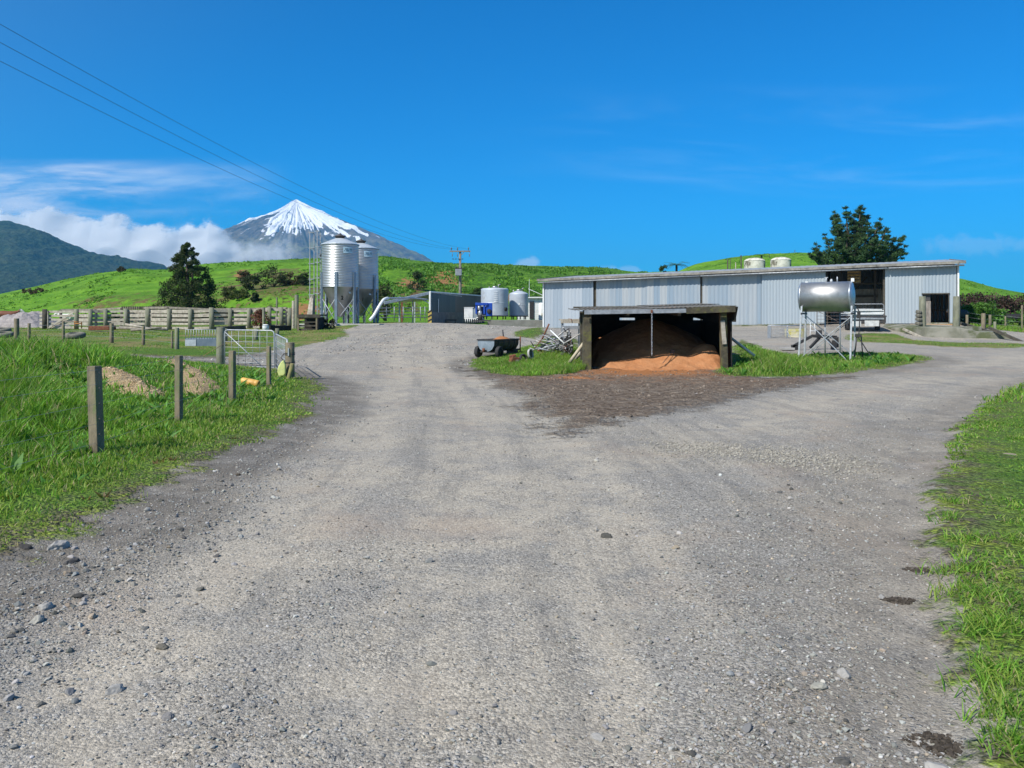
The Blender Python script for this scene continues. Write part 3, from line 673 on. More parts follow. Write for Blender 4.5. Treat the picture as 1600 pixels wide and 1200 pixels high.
# ================================================================== shape builder
class MB:
    def __init__(s): s.v = []; s.f = []; s.sm = []
    def add(s, vs, fs, smooth=False):
        b = len(s.v); s.v += [tuple(v) for v in vs]; s.f += [tuple(i + b for i in f) for f in fs]; s.sm += [smooth] * len(fs); return s
    def box(s, c, size, rot=None, taper=None):
        hx, hy, hz = size[0] / 2, size[1] / 2, size[2] / 2
        t = taper or 1.0
        vs = [Vector((x * (t if z > 0 else 1), y * (t if z > 0 else 1), z)) for z in (-hz, hz) for y in (-hy, hy) for x in (-hx, hx)]
        if rot is not None:
            M = rot if isinstance(rot, Matrix) else Euler(rot).to_matrix()
            vs = [M @ v for v in vs]
        c = Vector(c); return s.add([v + c for v in vs], [(0, 2, 3, 1), (4, 5, 7, 6), (0, 1, 5, 4), (2, 6, 7, 3), (0, 4, 6, 2), (1, 3, 7, 5)])
    def beam(s, a, b, w, h, up=(0, 0, 1)):
        a = Vector(a); b = Vector(b); d = b - a; L = d.length
        z = Vector(up); x = d.normalized()
        if abs(x.dot(z)) > 0.97: z = Vector((0, 1, 0))
        y = z.cross(x).normalized(); z = x.cross(y)
        M = Matrix((x, y, z)).transposed()
        return s.box((a + b) / 2, (L, w, h), M)
    def tube(s, pts, r, n=8, caps=True, smooth=True):
        pts = [Vector(p) for p in pts]; k = len(pts)
        rr = r if isinstance(r, (list, tuple)) else [r] * k
        vs = []; prev = None
        for i, p in enumerate(pts):
            d = (pts[min(i + 1, k - 1)] - pts[max(i - 1, 0)]).normalized()
            ref = prev if prev is not None else (Vector((0, 0, 1)) if abs(d.z) < 0.9 else Vector((1, 0, 0)))
            u = (ref - d * ref.dot(d)).normalized(); prev = u; w = d.cross(u)
            for j in range(n):
                a = 2 * math.pi * j / n; vs.append(p + (u * math.cos(a) + w * math.sin(a)) * rr[i])
        fs = [(i * n + j, i * n + (j + 1) % n, (i + 1) * n + (j + 1) % n, (i + 1) * n + j) for i in range(k - 1) for j in range(n)]
        s.add(vs, fs, smooth)
        if caps:
            b = len(s.v) - len(vs)
            s.f.append(tuple(b + j for j in reversed(range(n)))); s.f.append(tuple(b + (k - 1) * n + j for j in range(n))); s.sm += [False, False]
        return s
    def lathe(s, prof, n=32, c=(0, 0, 0), axis='z', smooth=True, caps=True):
        vs = []
        for r, z in prof:
            for j in range(n):
                a = 2 * math.pi * j / n; p = (r * math.cos(a), r * math.sin(a), z)
                if axis == 'x': p = (z, r * math.cos(a), r * math.sin(a))
                if axis == 'y': p = (r * math.cos(a), z, r * math.sin(a))
                vs.append((p[0] + c[0], p[1] + c[1], p[2] + c[2]))
        k = len(prof)
        fs = [(i * n + j, i * n + (j + 1) % n, (i + 1) * n + (j + 1) % n, (i + 1) * n + j) for i in range(k - 1) for j in range(n)]
        if axis == 'y': fs = [f[::-1] for f in fs]
        s.add(vs, fs, smooth)
        if caps:
            b = len(s.v) - len(vs)
            s.f.append(tuple(b + j for j in reversed(range(n)))); s.f.append(tuple(b + (k - 1) * n + j for j in range(n))); s.sm += [False, False]
        return s
    def prism(s, pts2, y0, y1, plane='xz'):
        """pts2 outline (counter clockwise) extruded from y0 to y1"""
        n = len(pts2)
        mk = (lambda a, b, t: (a, t, b)) if plane == 'xz' else ((lambda a, b, t: (a, b, t)) if plane == 'xy' else (lambda a, b, t: (t, a, b)))
        vs = [mk(a, b, y0) for a, b in pts2] + [mk(a, b, y1) for a, b in pts2]
        fs = [tuple(range(n)), tuple(range(2 * n - 1, n - 1, -1))] + [(i, i + n, (i + 1) % n + n, (i + 1) % n) for i in range(n)]
        return s.add(vs, fs)
    def corr(s, u0, u1, zlo, zhi, y=0.0, pitch=0.2, amp=0.018, seg=4, notch=None):
        """corrugated sheet along x from u0 to u1; zlo, zhi functions or numbers"""
        n = max(2, int((u1 - u0) / pitch * seg)); vs = []
        fl = zlo if callable(zlo) else (lambda u: zlo); fh = zhi if callable(zhi) else (lambda u: zhi)
        for i in range(n + 1):
            u = u0 + (u1 - u0) * i / n; d = y + amp * math.sin(2 * math.pi * u / pitch)
            vs += [(u, d, fl(u)), (u, d, fh(u))]
        return s.add(vs, [(2 * i, 2 * i + 2, 2 * i + 3, 2 * i + 1) for i in range(n)], True)
    def out(s, name, mat, parent=None, label=None, bevel=0.0, loc=None, rotz=None):
        me = bpy.data.meshes.new(name); me.from_pydata(s.v, [], s.f); me.polygons.foreach_set('use_smooth', s.sm)
        me.update()
        bm = bmesh.new(); bm.from_mesh(me); bmesh.ops.recalc_face_normals(bm, faces=bm.faces); bm.to_mesh(me); bm.free()
        me.materials.append(mat)
        o = bpy.data.objects.new(name, me); COL.objects.link(o)
        if parent is not None: o.parent = parent
        if label: o['label'] = label
        if bevel > 0:
            b = o.modifiers.new('bevel', 'BEVEL'); b.width = bevel; b.segments = 2; b.limit_method = 'ANGLE'; b.angle_limit = R(40)
        if loc is not None: o.location = loc
        if rotz is not None: o.rotation_euler = (0, 0, rotz)
        return o
def thing(name, label, cat, loc=(0, 0, 0), rotz=0.0, group=None):
    o = bpy.data.objects.new(name, None); COL.objects.link(o); o.location = loc; o.rotation_euler = (0, 0, rotz)
    o.empty_display_size = 0.3
    return tag(o, label, cat, group)
def children(o): return [c for c in bpy.data.objects if c.parent is o]
def copy_tree(o, label=None, loc=None, rotz=None, parent=None, scale=None, keep=None):
    c = o.copy(); COL.objects.link(c); c.parent = parent
    if label: c['label'] = label
    if loc is not None: c.location = loc
    if rotz is not None: c.rotation_euler = (0, 0, rotz)
    if scale is not None: c.scale = (scale,) * 3
    for ch in children(o): copy_tree(ch, parent=c)
    return c
def text_mesh(name, body, size, mat, parent, loc, rot, ext=0.002):
    cu = bpy.data.curves.new(name, 'FONT'); cu.body = body; cu.size = size; cu.extrude = ext; cu.align_x = 'CENTER'; cu.offset = size * 0.02
    tmp = bpy.data.objects.new(name, cu); COL.objects.link(tmp)
    me = bpy.data.meshes.new_from_object(tmp); bpy.data.objects.remove(tmp); me.name = name
    me.materials.append(mat) if not me.materials else None
    o = bpy.data.objects.new(name, me); COL.objects.link(o); o.parent = parent; o.location = loc; o.rotation_euler = rot
    return o

# ================================================================== big iron shed
SA = np.array([2.55, 62.0]); SB = np.array([29.05, 50.0])
SL = float(np.linalg.norm(SB - SA)); su = (SB - SA) / SL; sn = np.array([su[1], -su[0]])    # sn points to the yard
SROT = math.atan2(su[1], su[0])
def wall_u(px):
    a = (px - 800) / F        # x = a*y ; SA + u*su
    return float((a * SA[1] - SA[0]) / (su[0] - a * su[1]))
def wall_z(px, py):
    u = wall_u(px); y = SA[1] + u * su[1]
    return CZ + (HOR - py) / F * y
def SW(u, v, z=None):
    """world point of shed coordinates: u along the front, v towards the yard"""
    p = SA + u * su + v * sn
    return (float(p[0]), float(p[1]), z if z is not None else gz(p[0], p[1]))
shed = thing('iron_shed', 'long low corrugated iron farm shed with dark open bay and timber edged roof', 'shed', (SA[0], SA[1], 0), SROT)
zt0, zt1 = wall_z(850, 438.5), wall_z(1496, 411)
ztop = lambda u: zt0 + (zt1 - zt0) * u / SL
gbase = lambda u: gz(*SW(u, 0.1)[:2]) - 0.05
DEP = 9.0; RISE = 0.72
def wpanel(px0, px1, mat, name, y=0.0, pitch=0.3, topdrop=0.0, lo=None, label=None, notch=None):
    u0, u1 = wall_u(px0), wall_u(px1)
    b = MB().corr(u0, u1, (lambda u: gbase(u) + 0.16) if lo is None else lo, lambda u: ztop(u) - 0.10 - topdrop, y, pitch, 0.022)
    return b.out(name, mat, shed, label)
wpanel(850.5, 927, WALLM, 'wall_panel', 0.0, 0.30)
wpanel(931, 1012, WALLD, 'sliding_door', 0.10, 0.30, 0.0)
wpanel(1009, 1094, WALLD, 'sliding_door', 0.04, 0.30, 0.12)
wpanel(1097, 1192, WALLD, 'sliding_door', 0.13, 0.30, 0.06)
wpanel(1190.5, 1290, WALLP, 'wall_panel', -0.06, 0.21)
# right wall with its doorway
uo0, uo1 = wall_u(1383), wall_u(1494.5)
ud0, ud1 = wall_u(1441.5), wall_u(1482.5)
zd1 = wall_z(1460, 459.5); zd0 = wall_z(1460, 505.5)
fl = lambda u: gbase(u) + 0.1
b = MB()
b.corr(uo0, ud0, fl, lambda u: ztop(u) - 0.1, 0.0, 0.2, 0.02)
b.corr(ud0, ud1, zd1, lambda u: ztop(u) - 0.1, 0.0, 0.2, 0.02)
b.corr(ud1, uo1, fl, lambda u: ztop(u) - 0.1, 0.0, 0.2, 0.02)
b.out('wall_panel', WALLP, shed)
# gable ends, rear wall
e = MB()
def side_wall(u, zoff=0):
    n = 44; vs = []
    for i in range(n + 1):
        d = DEP * i / n; xo = 0.018 * math.sin(i * 1.57)
        vs += [(u + xo, d, gbase(u) - 0.1), (u + xo, d, ztop(u) - 0.1 + RISE * d / DEP)]
    return vs, [(2 * i, 2 * i + 2, 2 * i + 3, 2 * i + 1) for i in range(n)]
for u in (0.02, SL - 0.02): e.add(*side_wall(u), True)
e.out('end_wall', WALLM, shed)
MB().corr(0, SL, lambda u: gbase(u) - 0.3, lambda u: ztop(u) - 0.1 + RISE, DEP, 0.2, 0.018).out('rear_wall', WALLD, shed)
# corner trims and posts in the gaps
b = MB(); b.box((0.0, -0.03, (gbase(0) + ztop(0)) / 2), (0.10, 0.10, ztop(0) - gbase(0) - 0.1)); b.box((SL, -0.03, (gbase(SL) + ztop(SL)) / 2), (0.10, 0.10, ztop(SL) - gbase(SL) - 0.1)); b.out('corner_trim', WHITE, shed)
b = MB()
for px_ in (929, 1095.5, 1291.5, 1381.5): 
    u = wall_u(px_); b.box((u, 0.22, (gbase(u) + ztop(u)) / 2 - 0.1), (0.14, 0.14, ztop(u) - gbase(u)))
for k in range(9):
    u = SL * (k + 0.5) / 9
    for d in (3.0, 6.0, DEP - 0.15): b.box((u, d, (gbase(u) + ztop(u)) / 2 + RISE * d / DEP / 2 - .1), (0.15, 0.15, ztop(u) - gbase(u) + RISE * d / DEP - 0.3))
b.out('frame_post', DARKW, shed)
# roof: iron sheets on purlins, timber fascia with gutter
OV = 0.45
roof = MB()
nn = 200
vs = []; 
for i in range(nn + 1):
    u = -0.35 + (SL + 0.7) * i / nn; w = 0.012 * math.sin(i * 2.1)
    z = ztop(min(max(u, 0), SL)) + 0.12 + w
    vs += [(u, -OV, z - RISE * OV / DEP), (u, DEP + 0.3, z + RISE * (1 + 0.3 / DEP))]
roof.add(vs, [(2 * i, 2 * i + 2, 2 * i + 3, 2 * i + 1) for i in range(nn)], True)
roof.add([(x, y, z - 0.03) for x, y, z in vs], [(2 * i, 2 * i + 1, 2 * i + 3, 2 * i + 2) for i in range(nn)], True)
roof.out('roof', ROOFM, shed)
b = MB()
for k in range(9):
    a0, a1 = -0.38 + (SL + 0.76) * k / 9, -0.38 + (SL + 0.76) * (k + 1) / 9 - 0.015
    z = lambda u: ztop(min(max(u, 0), SL)) + 0.03
    j = random.uniform(-0.015, 0.015)
    b.beam((a0, -OV - 0.03, z(a0) + j), (a1, -OV - 0.03, z(a1) + j), 0.05, 0.17)
for xx in (-0.37, SL + 0.37):
    b.beam((xx, -OV, z(xx)), (xx, DEP + 0.3, z(xx) + RISE * (1 + (OV + 0.3) / DEP)), 0.05, 0.2)
b.out('fascia', pm('grey_fascia', (0.30, 0.28, 0.24), (0.18, 0.17, 0.15), 3, 0.9, 0, 0, (1, 1, 1), c3=(0.10, 0.095, 0.085), th=0.6), shed)
b = MB()
for k in range(3):
    a0, a1 = [(-0.3, wall_u(1095)), (wall_u(1096), wall_u(1386)), (wall_u(1388), SL + 0.3)][k]
    zz = lambda u: ztop(min(max(u, 0), SL)) - 0.17
    b.tube([(a0, -OV + 0.02, zz(a0)), (a1, -OV + 0.02, zz(a1))], 0.055, 8)
b.out('gutter', GALVD, shed)
# track beam above the sliding doors, floor slab, rafters and inner lining seen through the bay
b = MB(); b.beam((wall_u(929), 0.25, ztop(wall_u(929)) - 0.18), (wall_u(1190), 0.25, ztop(wall_u(1190)) - 0.18), 0.06, 0.18); b.out('door_track', DSTEEL, shed)
b = MB()
us0, us1 = wall_u(850), wall_u(1494)
N_ = 14
for i in range(N_):
    a0 = us0 + (us1 - us0) * i / N_; a1 = us0 + (us1 - us0) * (i + 1) / N_ - 0.01
    if a1 > wall_u(1288) and a0 < wall_u(1385): continue
    b.box(((a0 + a1) / 2, 0.02, gbase((a0 + a1) / 2) - 0.05), (a1 - a0, 0.16, 0.45))
b.out('foundation', CONC, shed)
b = MB()
for i in range(12):
    u = 0.6 + (SL - 1.2) * i / 11; b.beam((u, -0.3, ztop(u) - 0.08), (u, DEP, ztop(u) - 0.08 + RISE), 0.07, 0.2)
for d in np.linspace(0.3, DEP - 0.3, 8): b.beam((0, d, ztop(0) + 0.04 + RISE * d / DEP), (SL, d, ztop(SL) + 0.04 + RISE * d / DEP), 0.07, 0.08)
b.out('rafters', DARKW, shed)
b = MB(); ub = wall_u(1352)
b.corr(wall_u(1336), wall_u(1372) + 0.5, gbase(ub) + 0.1, ztop(ub) - 1.35, 4.2, 0.22, 0.02); b.out('inner_wall', pm('inner_iron', (0.28, 0.26, 0.21), (0.20, 0.19, 0.16), 2, 0.8), shed)
b = MB(); b.beam((wall_u(1336), 4.1, 3.2), (wall_u(1372), 4.1, 3.2), 0.1, 0.16); b.beam((wall_u(1336), 4.0, 3.7), (wall_u(1356), 4.0, 4.6), 0.08, 0.08); b.out('inner_brace', DARKW, shed)
# straw-coloured crate hung under the rafters inside the bay
# half open door
ddo = MB(); ddo.box(((ud0 + wall_u(1454.5)) / 2 + 0.03, 0.14, (zd0 + zd1 - 0.45) / 2), (wall_u(1454.5) - ud0 - 0.06, 0.05, zd1 - zd0 - 0.45)); dd = ddo.out('door', pm('bare_grey_door', (0.30, 0.26, 0.22), (0.17, 0.15, 0.13), 6, 0.9, 0, 0.004, (1, 1, 0.3)), shed, 'bare weathered wooden sliding door half open')
b = MB(); b.box(((ud0 + wall_u(1454.5)) / 2, 0.135, zd1 - 0.22), (wall_u(1454.5) - ud0 - 0.06, 0.05, 0.42)); b.out('door_patch', DSTEEL, dd)
b = MB(); b.beam((ud0 - 0.05, -0.04, zd1 + 0.03), (ud1 + 0.05, -0.04, zd1 + 0.03), 0.06, 0.07); b.beam((ud1, -0.03, zd0), (ud1, -0.03, zd1), 0.05, 0.06); b.out('door_frame', DARKW, shed)
b = MB()
for k in range(9): b.box((ud0 + 0.3 + k * 0.26, 2.4, (zd0 + zd1) / 2), (0.12, 0.04, zd1 - zd0))
b.box(((ud0 + ud1) / 2, 2.3, zd0 + 0.9), (2.4, 0.08, 0.1)); b.out('inner_partition', DARKW, shed)
b = MB(); b.box(((ud0 + ud1) / 2, 1.6, zd0 - 0.08), (3.0, 3.4, 0.1)); b.out('floor_board', pm('straw_strewn_boards', (0.48, 0.28, 0.12), (0.30, 0.18, 0.09), 3, 0.95), shed)

# crate up under the roof
ucx = wall_u(1334)
cr = thing('wooden_crate', 'tan slatted crate lifted high under the shed roof', 'crate', SW(ucx, -3.0, 4.12), SROT)
b = MB()
for k in range(4): b.box((0, -0.4, 0.1 + k * 0.22), (0.85, 0.03, 0.15)); b.box((-0.42, 0, 0.1 + k * 0.22), (0.03, 0.8, 0.15)); b.box((0.42, 0, 0.1 + k * 0.22), (0.03, 0.8, 0.15))
b.out('slats', pm('tan_wood', (0.50, 0.36, 0.17), (0.34, 0.24, 0.11), 6, 0.85), cr)
b = MB()
for x in (-0.38, 0, 0.38): b.box((x, -0.36, 0.42), (0.06, 0.05, 0.9))
b.box((0, 0, 0.0), (0.85, 0.8, 0.04)); b.out('frame', TIMBER, cr)
b = MB()
b.beam((-1.9, 0, -0.06), (1.9, 0, -0.06), 0.12, 0.12); b.out('storage_beam', DARKW, cr)

# ---- loading ramp with tyres and round posts
def P3(px, py, d): return AT(px, py, d)
ramp = thing('loading_ramp', 'low mossy concrete loading ramp in front of the shed doorway', 'ramp', (0, 0, 0))
y0r = 43.5
def rz(py, d): return CZ + (HOR - py) / F * d
xl, xm, xr, xr2 = (1405 - 800) / F * 47, (1440 - 800) / F * 45, (1570 - 800) / F * 42.5, (1590 - 800) / F * 42
front = [(1398, 513, 531.0 - 8, 46.5), (1425, 511.5, 529, 45.2), (1445, 511.0, 532, 44), (1500, 512, 533, 43.2), (1535, 519.0, 533.5, 42.9), (1572, 518.5, 533.5, 42.5), (1578, 530, 534, 42.4)]
vs = []
for px_, pt, pb_, d in front:
    x, y, z = AT(px_, pt, d); zb = rz(pb_, d) - 0.15
    bk = 5.6 if px_ < 1520 else 4.5
    vs += [(x, y, zb), (x, y, z), (x + 1.2, y + bk, z + 0.12), (x + 1.2, y + bk, zb)]
fs = []
for i in range(len(front) - 1):
    a = i * 4; c = a + 4
    fs += [(a, c, c + 1, a + 1), (a + 1, c + 1, c + 2, a + 2), (a + 2, c + 2, c + 3, a + 3)]
fs += [(0, 1, 2, 3), (len(vs) - 4, len(vs) - 1, len(vs) - 2, len(vs) - 3)]
MB().add(vs, fs).out('retaining_wall', CONC, ramp, bevel=0.03)
b = MB(); x, y, z = AT(1526, 512, 43.6); b.box((x - 0.2, y + 1.0, z - 0.15), (1.5, 1.2, 0.42)); b.out('concrete_block', CONC, ramp, bevel=0.03)
b = MB()
pa = AT(1410, 514, 45.6); pb = AT(1448, 532, 43.6); pc = AT(1505, 531, 42.9); pd = AT(1570, 533, 42.2)
b.beam((pa[0], pa[1] - 0.1, pa[2]), (pb[0], pb[1] - 0.15, pb[2] + 0.0), 0.1, 0.12); b.beam((pb[0], pb[1] - 0.2, pb[2] + 0.02), (pc[0], pc[1] - 0.2, pc[2]), 0.1, 0.1)
b.out('kerb_timber', TIMBERP, ramp)
b = MB(); pe = AT(1500, 505, 46.5); pf = AT(1580, 527, 42.6); b.beam((pe[0], pe[1], pe[2]), (pf[0], pf[1], pf[2] - 0.05), 0.16, 0.16); b.beam(AT(1545, 512, 43), AT(1600, 536, 41), 0.14, 0.14); b.out('edge_rail', DARKW, ramp)
def round_post(px, pt, pb_, d, r, label, mat=POSTG, lean=(0, 0), group=None, name='fence_post', cat='post', sq=False, taper=0.92):
    x, y, z1 = AT(px, pt, d); zb = rz(pb_, d)
    o = MB(); H = z1 - zb + 0.3
    if sq: o.box((0, 0, H / 2 - 0.3), (r * 2, r * 1.7, H), None, 0.95)
    else: o.tube([(0, 0, -0.3), (lean[0] * 0.5, lean[1] * .5, H / 2 - 0.3), (lean[0], lean[1], H - 0.3)], [r, r * 0.97, r * taper], 12)
    m = o.out(name, mat, None, None, 0.012)
    m.location = (x, y, zb); m.rotation_euler = (0, 0, random.uniform(-0.3, 0.3) if sq else random.uniform(0, 3))
    return tag(m, label, cat, group)
for px_, pt, pb_, d, lab in [(1441.5, 463, 510.5, 45.3, 'thick mossy round post left of the shed doorway, tyres hung beside it'), (1494, 463, 511.5, 45.0, 'thick mossy round post right of the shed doorway at the corner')]:
    round_post(px_, pt, pb_, d, 0.2, lab, POSTG, (0.03, 0), 'round posts either side of the shed doorway', 'round_post')
def tyre(name, label, loc, rot, Rr=0.33, w=0.2, mat=BLACK, group=None):
    t = thing(name, label, 'tyre', loc, 0, group); t.rotation_euler = rot
    prof = []
    for k in range(13):
        a = math.pi * (k / 12); prof.append((Rr * 0.60 + Rr * 0.40 * math.sin(a) ** 0.6, -w / 2 * math.cos(a) * 1.0))
    prof += [(Rr * 0.58, w * 0.3), (Rr * 0.58, -w * 0.3), prof[0]]
    MB().lathe(prof, 28, caps=False).out('tread', mat, t)
    return t
for i, (pz, lab) in enumerate([(505.5, 'bottom tyre stacked against the doorway post'), (499, 'second lowest tyre stacked against the doorway post'), (493, 'second highest tyre stacked against the doorway post'), (487.5, 'top small tyre against the doorway post')]):
    x, y, z = AT(1435.5, pz, 45.2)
    tyre('old_tyre', lab, (x, y, z), (R(12), R(8), 0), 0.20 - 0.01 * i, 0.20, pm('perished_rubber', (0.10, 0.095, 0.08), (0.20, 0.19, 0.15), 6, 0.95), 'tyres stacked by the doorway post')

# ================================================================== the orange meal bunker
bd = 24.0
bk_ = thing('feed_bunker', 'open fronted feed bunker with sagging iron roof, dark timber walls and mossy posts', 'bunker', (0, 0, 0))
bxl, bxr = (913 - 800) / F * bd, (1143 - 800) / F * bd
BZ = 1.83
def bpost(px, pt, pb_, d, w, name, mat, lean=0.0):
    x, y, z1 = AT(px, pt, d); zb = gz(x, y) - 0.3
    b = MB(); b.beam((x, y, zb), (x + lean, y, z1), w, w); return b.out(name, mat, bk_, None, 0.01)
MOSSP = pm('moss_covered_post', (0.115, 0.10, 0.06), (0.06, 0.053, 0.038), 4, 0.95, 0, 0.02, c3=(0.13, 0.13, 0.04), th=0.56)
bpost(917, 488, 578, 24.0, 0.26, 'corner_post', MOSSP)
bpost(1132, 482, 572, 24.0, 0.20, 'corner_post', MOSSP, -0.06)
b = MB()
x, y, z = AT(1130, 500, 23.86); b.beam((x + 0.04, y, z - 0.75), (x - 0.02, y, z - 0.02), 0.03, 0.13, (1, 0, 0)); b.out('pale_batten', TIMBERP, bk_)
# side walls of stacked boards, back wall
def plank_wall(a, c, h, n, name, mat, t=0.06, z0=-0.1):
    b = MB()
    for k in range(n):
        z = z0 + h * (k + 0.5) / n; b.beam((a[0], a[1], gz(*a) + z), (c[0], c[1], gz(*a) + z), t, h / n + 0.004)
    return b.out(name, mat, bk_)
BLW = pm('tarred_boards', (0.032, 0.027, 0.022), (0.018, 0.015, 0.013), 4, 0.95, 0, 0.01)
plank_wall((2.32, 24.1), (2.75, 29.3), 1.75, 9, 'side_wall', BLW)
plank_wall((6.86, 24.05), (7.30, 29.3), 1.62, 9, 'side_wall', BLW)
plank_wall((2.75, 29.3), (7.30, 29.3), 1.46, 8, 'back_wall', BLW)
b = MB(); b.beam((2.72, 29.32, 1.80), (7.3, 29.32, 1.80), 0.06, 0.38)
for px0_, px1_ in ((905, 968), (992, 1083), (1131, 1150)): b.beam(((px0_ - 800) / F * 29.34, 29.34, 1.54), ((px1_ - 800) / F * 29.34, 29.34, 1.54), 0.05, 0.17)
b.out('top_board', BLW, bk_)
b = MB()
for t in (0.2, 0.45, 0.7, 0.95):
    for (a, c) in (((2.22, 24.1), (2.65, 29.3)), ((6.98, 24.05), (7.42, 29.3))):
        x = a[0] + (c[0] - a[0]) * t; y = a[1] + (c[1] - a[1]) * t; b.box((x, y, gz(x, y) + 0.75), (0.14, 0.14, 1.9))
b.out('wall_post', DARKW, bk_)
# roof of overlapping sheets
RM = pm('lichened_roof_iron', (0.19, 0.175, 0.14), (0.11, 0.10, 0.08), 2.2, 0.8, 0.1, c3=(0.36, 0.17, 0.09), th=0.62)
def rsheet(p, u0, u1, v0, v1, name='roof_sheet', zo=0.0, mat=RM):
    b = MB(); n = int((u1 - u0) / 0.04); vs = []
    for i in range(n + 1):
        u = u0 + (u1 - u0) * i / n; w = 0.008 * math.sin(u * 2 * math.pi / 0.14)
        for v in (v0, v1):
            z = p(u, v) + w + zo; vs.append((u, v, z))
    b.add(vs, [(2 * i, 2 * i + 2, 2 * i + 3, 2 * i + 1) for i in range(n)], True)
    b.add([(x, y, z - 0.012) for x, y, z in vs], [(2 * i, 2 * i + 1, 2 * i + 3, 2 * i + 2) for i in range(n)], True)
    return b.out(name, mat, bk_)
proof = lambda u, v: BZ + 0.03 + 0.026 * (v - 24) + 0.018 * (u - 2) - 0.02 * math.sin((u - 2) * 0.9)
rsheet(proof, 1.95, 4.4, 23.72, 26.9); rsheet(proof, 4.3, 6.99, 23.70, 26.9, zo=0.02)
rsheet(proof, 2.5, 4.9, 26.7, 29.6, zo=0.03); rsheet(proof, 4.8, 7.25, 26.7, 29.6, zo=0.045)
b = MB(); pa, pb = AT(913, 489.5, 23.68), AT(1072, 489.5, 23.68)
b.beam((pa[0], 23.68, BZ - 0.05), (pb[0], 23.68, BZ + 0.0), 0.03, 0.13); b.out('fascia', GALVD, bk_)
b = MB(); b.beam((pb[0] + 0.01, 23.66, BZ + 0.0), (6.88, 23.66, BZ + 0.055), 0.04, 0.19); b.out('fascia', MOSSP, bk_)
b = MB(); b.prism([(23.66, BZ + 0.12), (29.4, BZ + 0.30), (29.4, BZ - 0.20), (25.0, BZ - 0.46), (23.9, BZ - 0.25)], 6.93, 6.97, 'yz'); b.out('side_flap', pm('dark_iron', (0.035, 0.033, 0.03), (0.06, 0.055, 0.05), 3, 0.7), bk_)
b = MB()
for u in (3.6, 5.2): b.beam((u, 23.8, BZ - 0.10), (u + 0.2, 29.3, BZ + 0.08), 0.08, 0.14)
for v in (24.6, 26.6, 28.8): b.beam((2.3, v, BZ - 0.0 + 0.035 * (v - 24)), (7.1, v, BZ + 0.06 + 0.035 * (v - 24)), 0.06, 0.06)
b.out('rafters', DARKW, bk_)
# the meal pile
nx_, ny_ = 170, 170
gx_ = np.linspace(2.05, 7.0, nx_); gy_ = np.linspace(22.5, 29.25, ny_)
MX, MY = np.meshgrid(gx_, gy_)
base_ = ground_z(MX, MY)
sl = sstep(MY, 23.55, 28.6)
cone = 1.86 - 0.62 * np.sqrt((MX - 4.95) ** 2 * 0.9 + (MY - 27.9) ** 2 * 0.55 + 0.45)
toe = 0.50 * sstep(MY, 23.75, 25.2) * (0.42 + 0.58 * sstep(MX, 3.2, 6.6))
lump = 0.24 * np.exp(-(((MX - 6.3) / 0.42) ** 2 + ((MY - 25.0) / 0.6) ** 2)) + 0.10 * np.exp(-(((MX - 5.1) / 0.5) ** 2 + ((MY - 24.9) / 0.5) ** 2)) - 0.05 * np.exp(-(((MX - 5.7) / 0.3) ** 2 + ((MY - 24.9) / 0.5) ** 2))
hp = np.maximum(cone, toe) + lump + (fbm(MX * 2.2, MY * 2.2, 4, 77) - 0.5) * 0.13 + (fbm(MX * 9, MY * 9, 3, 78) - 0.5) * 0.035
ledge = sstep(sdist(MX, MY, np.array([(2.6, 24.15), (3.1, 23.75), (4.4, 23.5), (5.6, 23.3), (6.5, 23.55), (6.9, 24.2), (7.4, 29.6), (2.5, 29.6)])) + (fbm(MX * 3, MY * 3, 3, 80) - 0.5) * 0.35, -0.02, 0.42)
MZ = base_ + hp * ledge - 0.06 * (1 - ledge) + 0.03 * ledge
MXc = np.clip(MX, None, 7.2)
pile = mesh_from('meal_pile', np.c_[MX.ravel(), MY.ravel(), MZ.ravel()], grid_faces(nx_, ny_), MEAL, smooth=True)
tag(pile, 'heap of orange feed meal spilling from the bunker', 'feed pile')
# chain hanging from the beam
ch = thing('hanging_chain', 'steel chain hanging from the middle of the bunker roof edge', 'chain', (AT(1018.5, 487, 23.6)[0], 23.6, AT(1018.5, 487, 23.6)[2]))
b = MB(); zt = 0
for k in range(24):
    zc = -0.03 - k * 0.056; pts = []
    for j in range(9):
        a = 2 * math.pi * j / 8; u_, v_ = 0.017 * math.cos(a), 0.036 * math.sin(a)
        pts.append((u_, 0, zc + v_) if k % 2 == 0 else (0, u_, zc + v_))
    b.tube(pts, 0.008, 5, caps=False)
b.out('links', GALV, ch)
b = MB(); b.box((0, 0.02, 0.01), (0.05, 0.06, 0.10)); b.out('bracket', RUST, ch)
# long handled tool stuck in the meal
tl = thing('meal_rake', 'dark tool head lying on the orange meal with thin handle', 'rake', (AT(1050, 552, 24.55)[0], 24.55, AT(1050, 552, 24.55)[2]))
b = MB(); b.tube([(0.0, 0, 0.03), (-0.42, -0.62, -0.28)], 0.010, 6); b.out('handle', DSTEEL, tl)
b = MB(); b.box((0.02, 0.02, 0.05), (0.12, 0.05, 0.12), (0.2, 0.3, 0.1)); b.out('head', DSTEEL, tl)
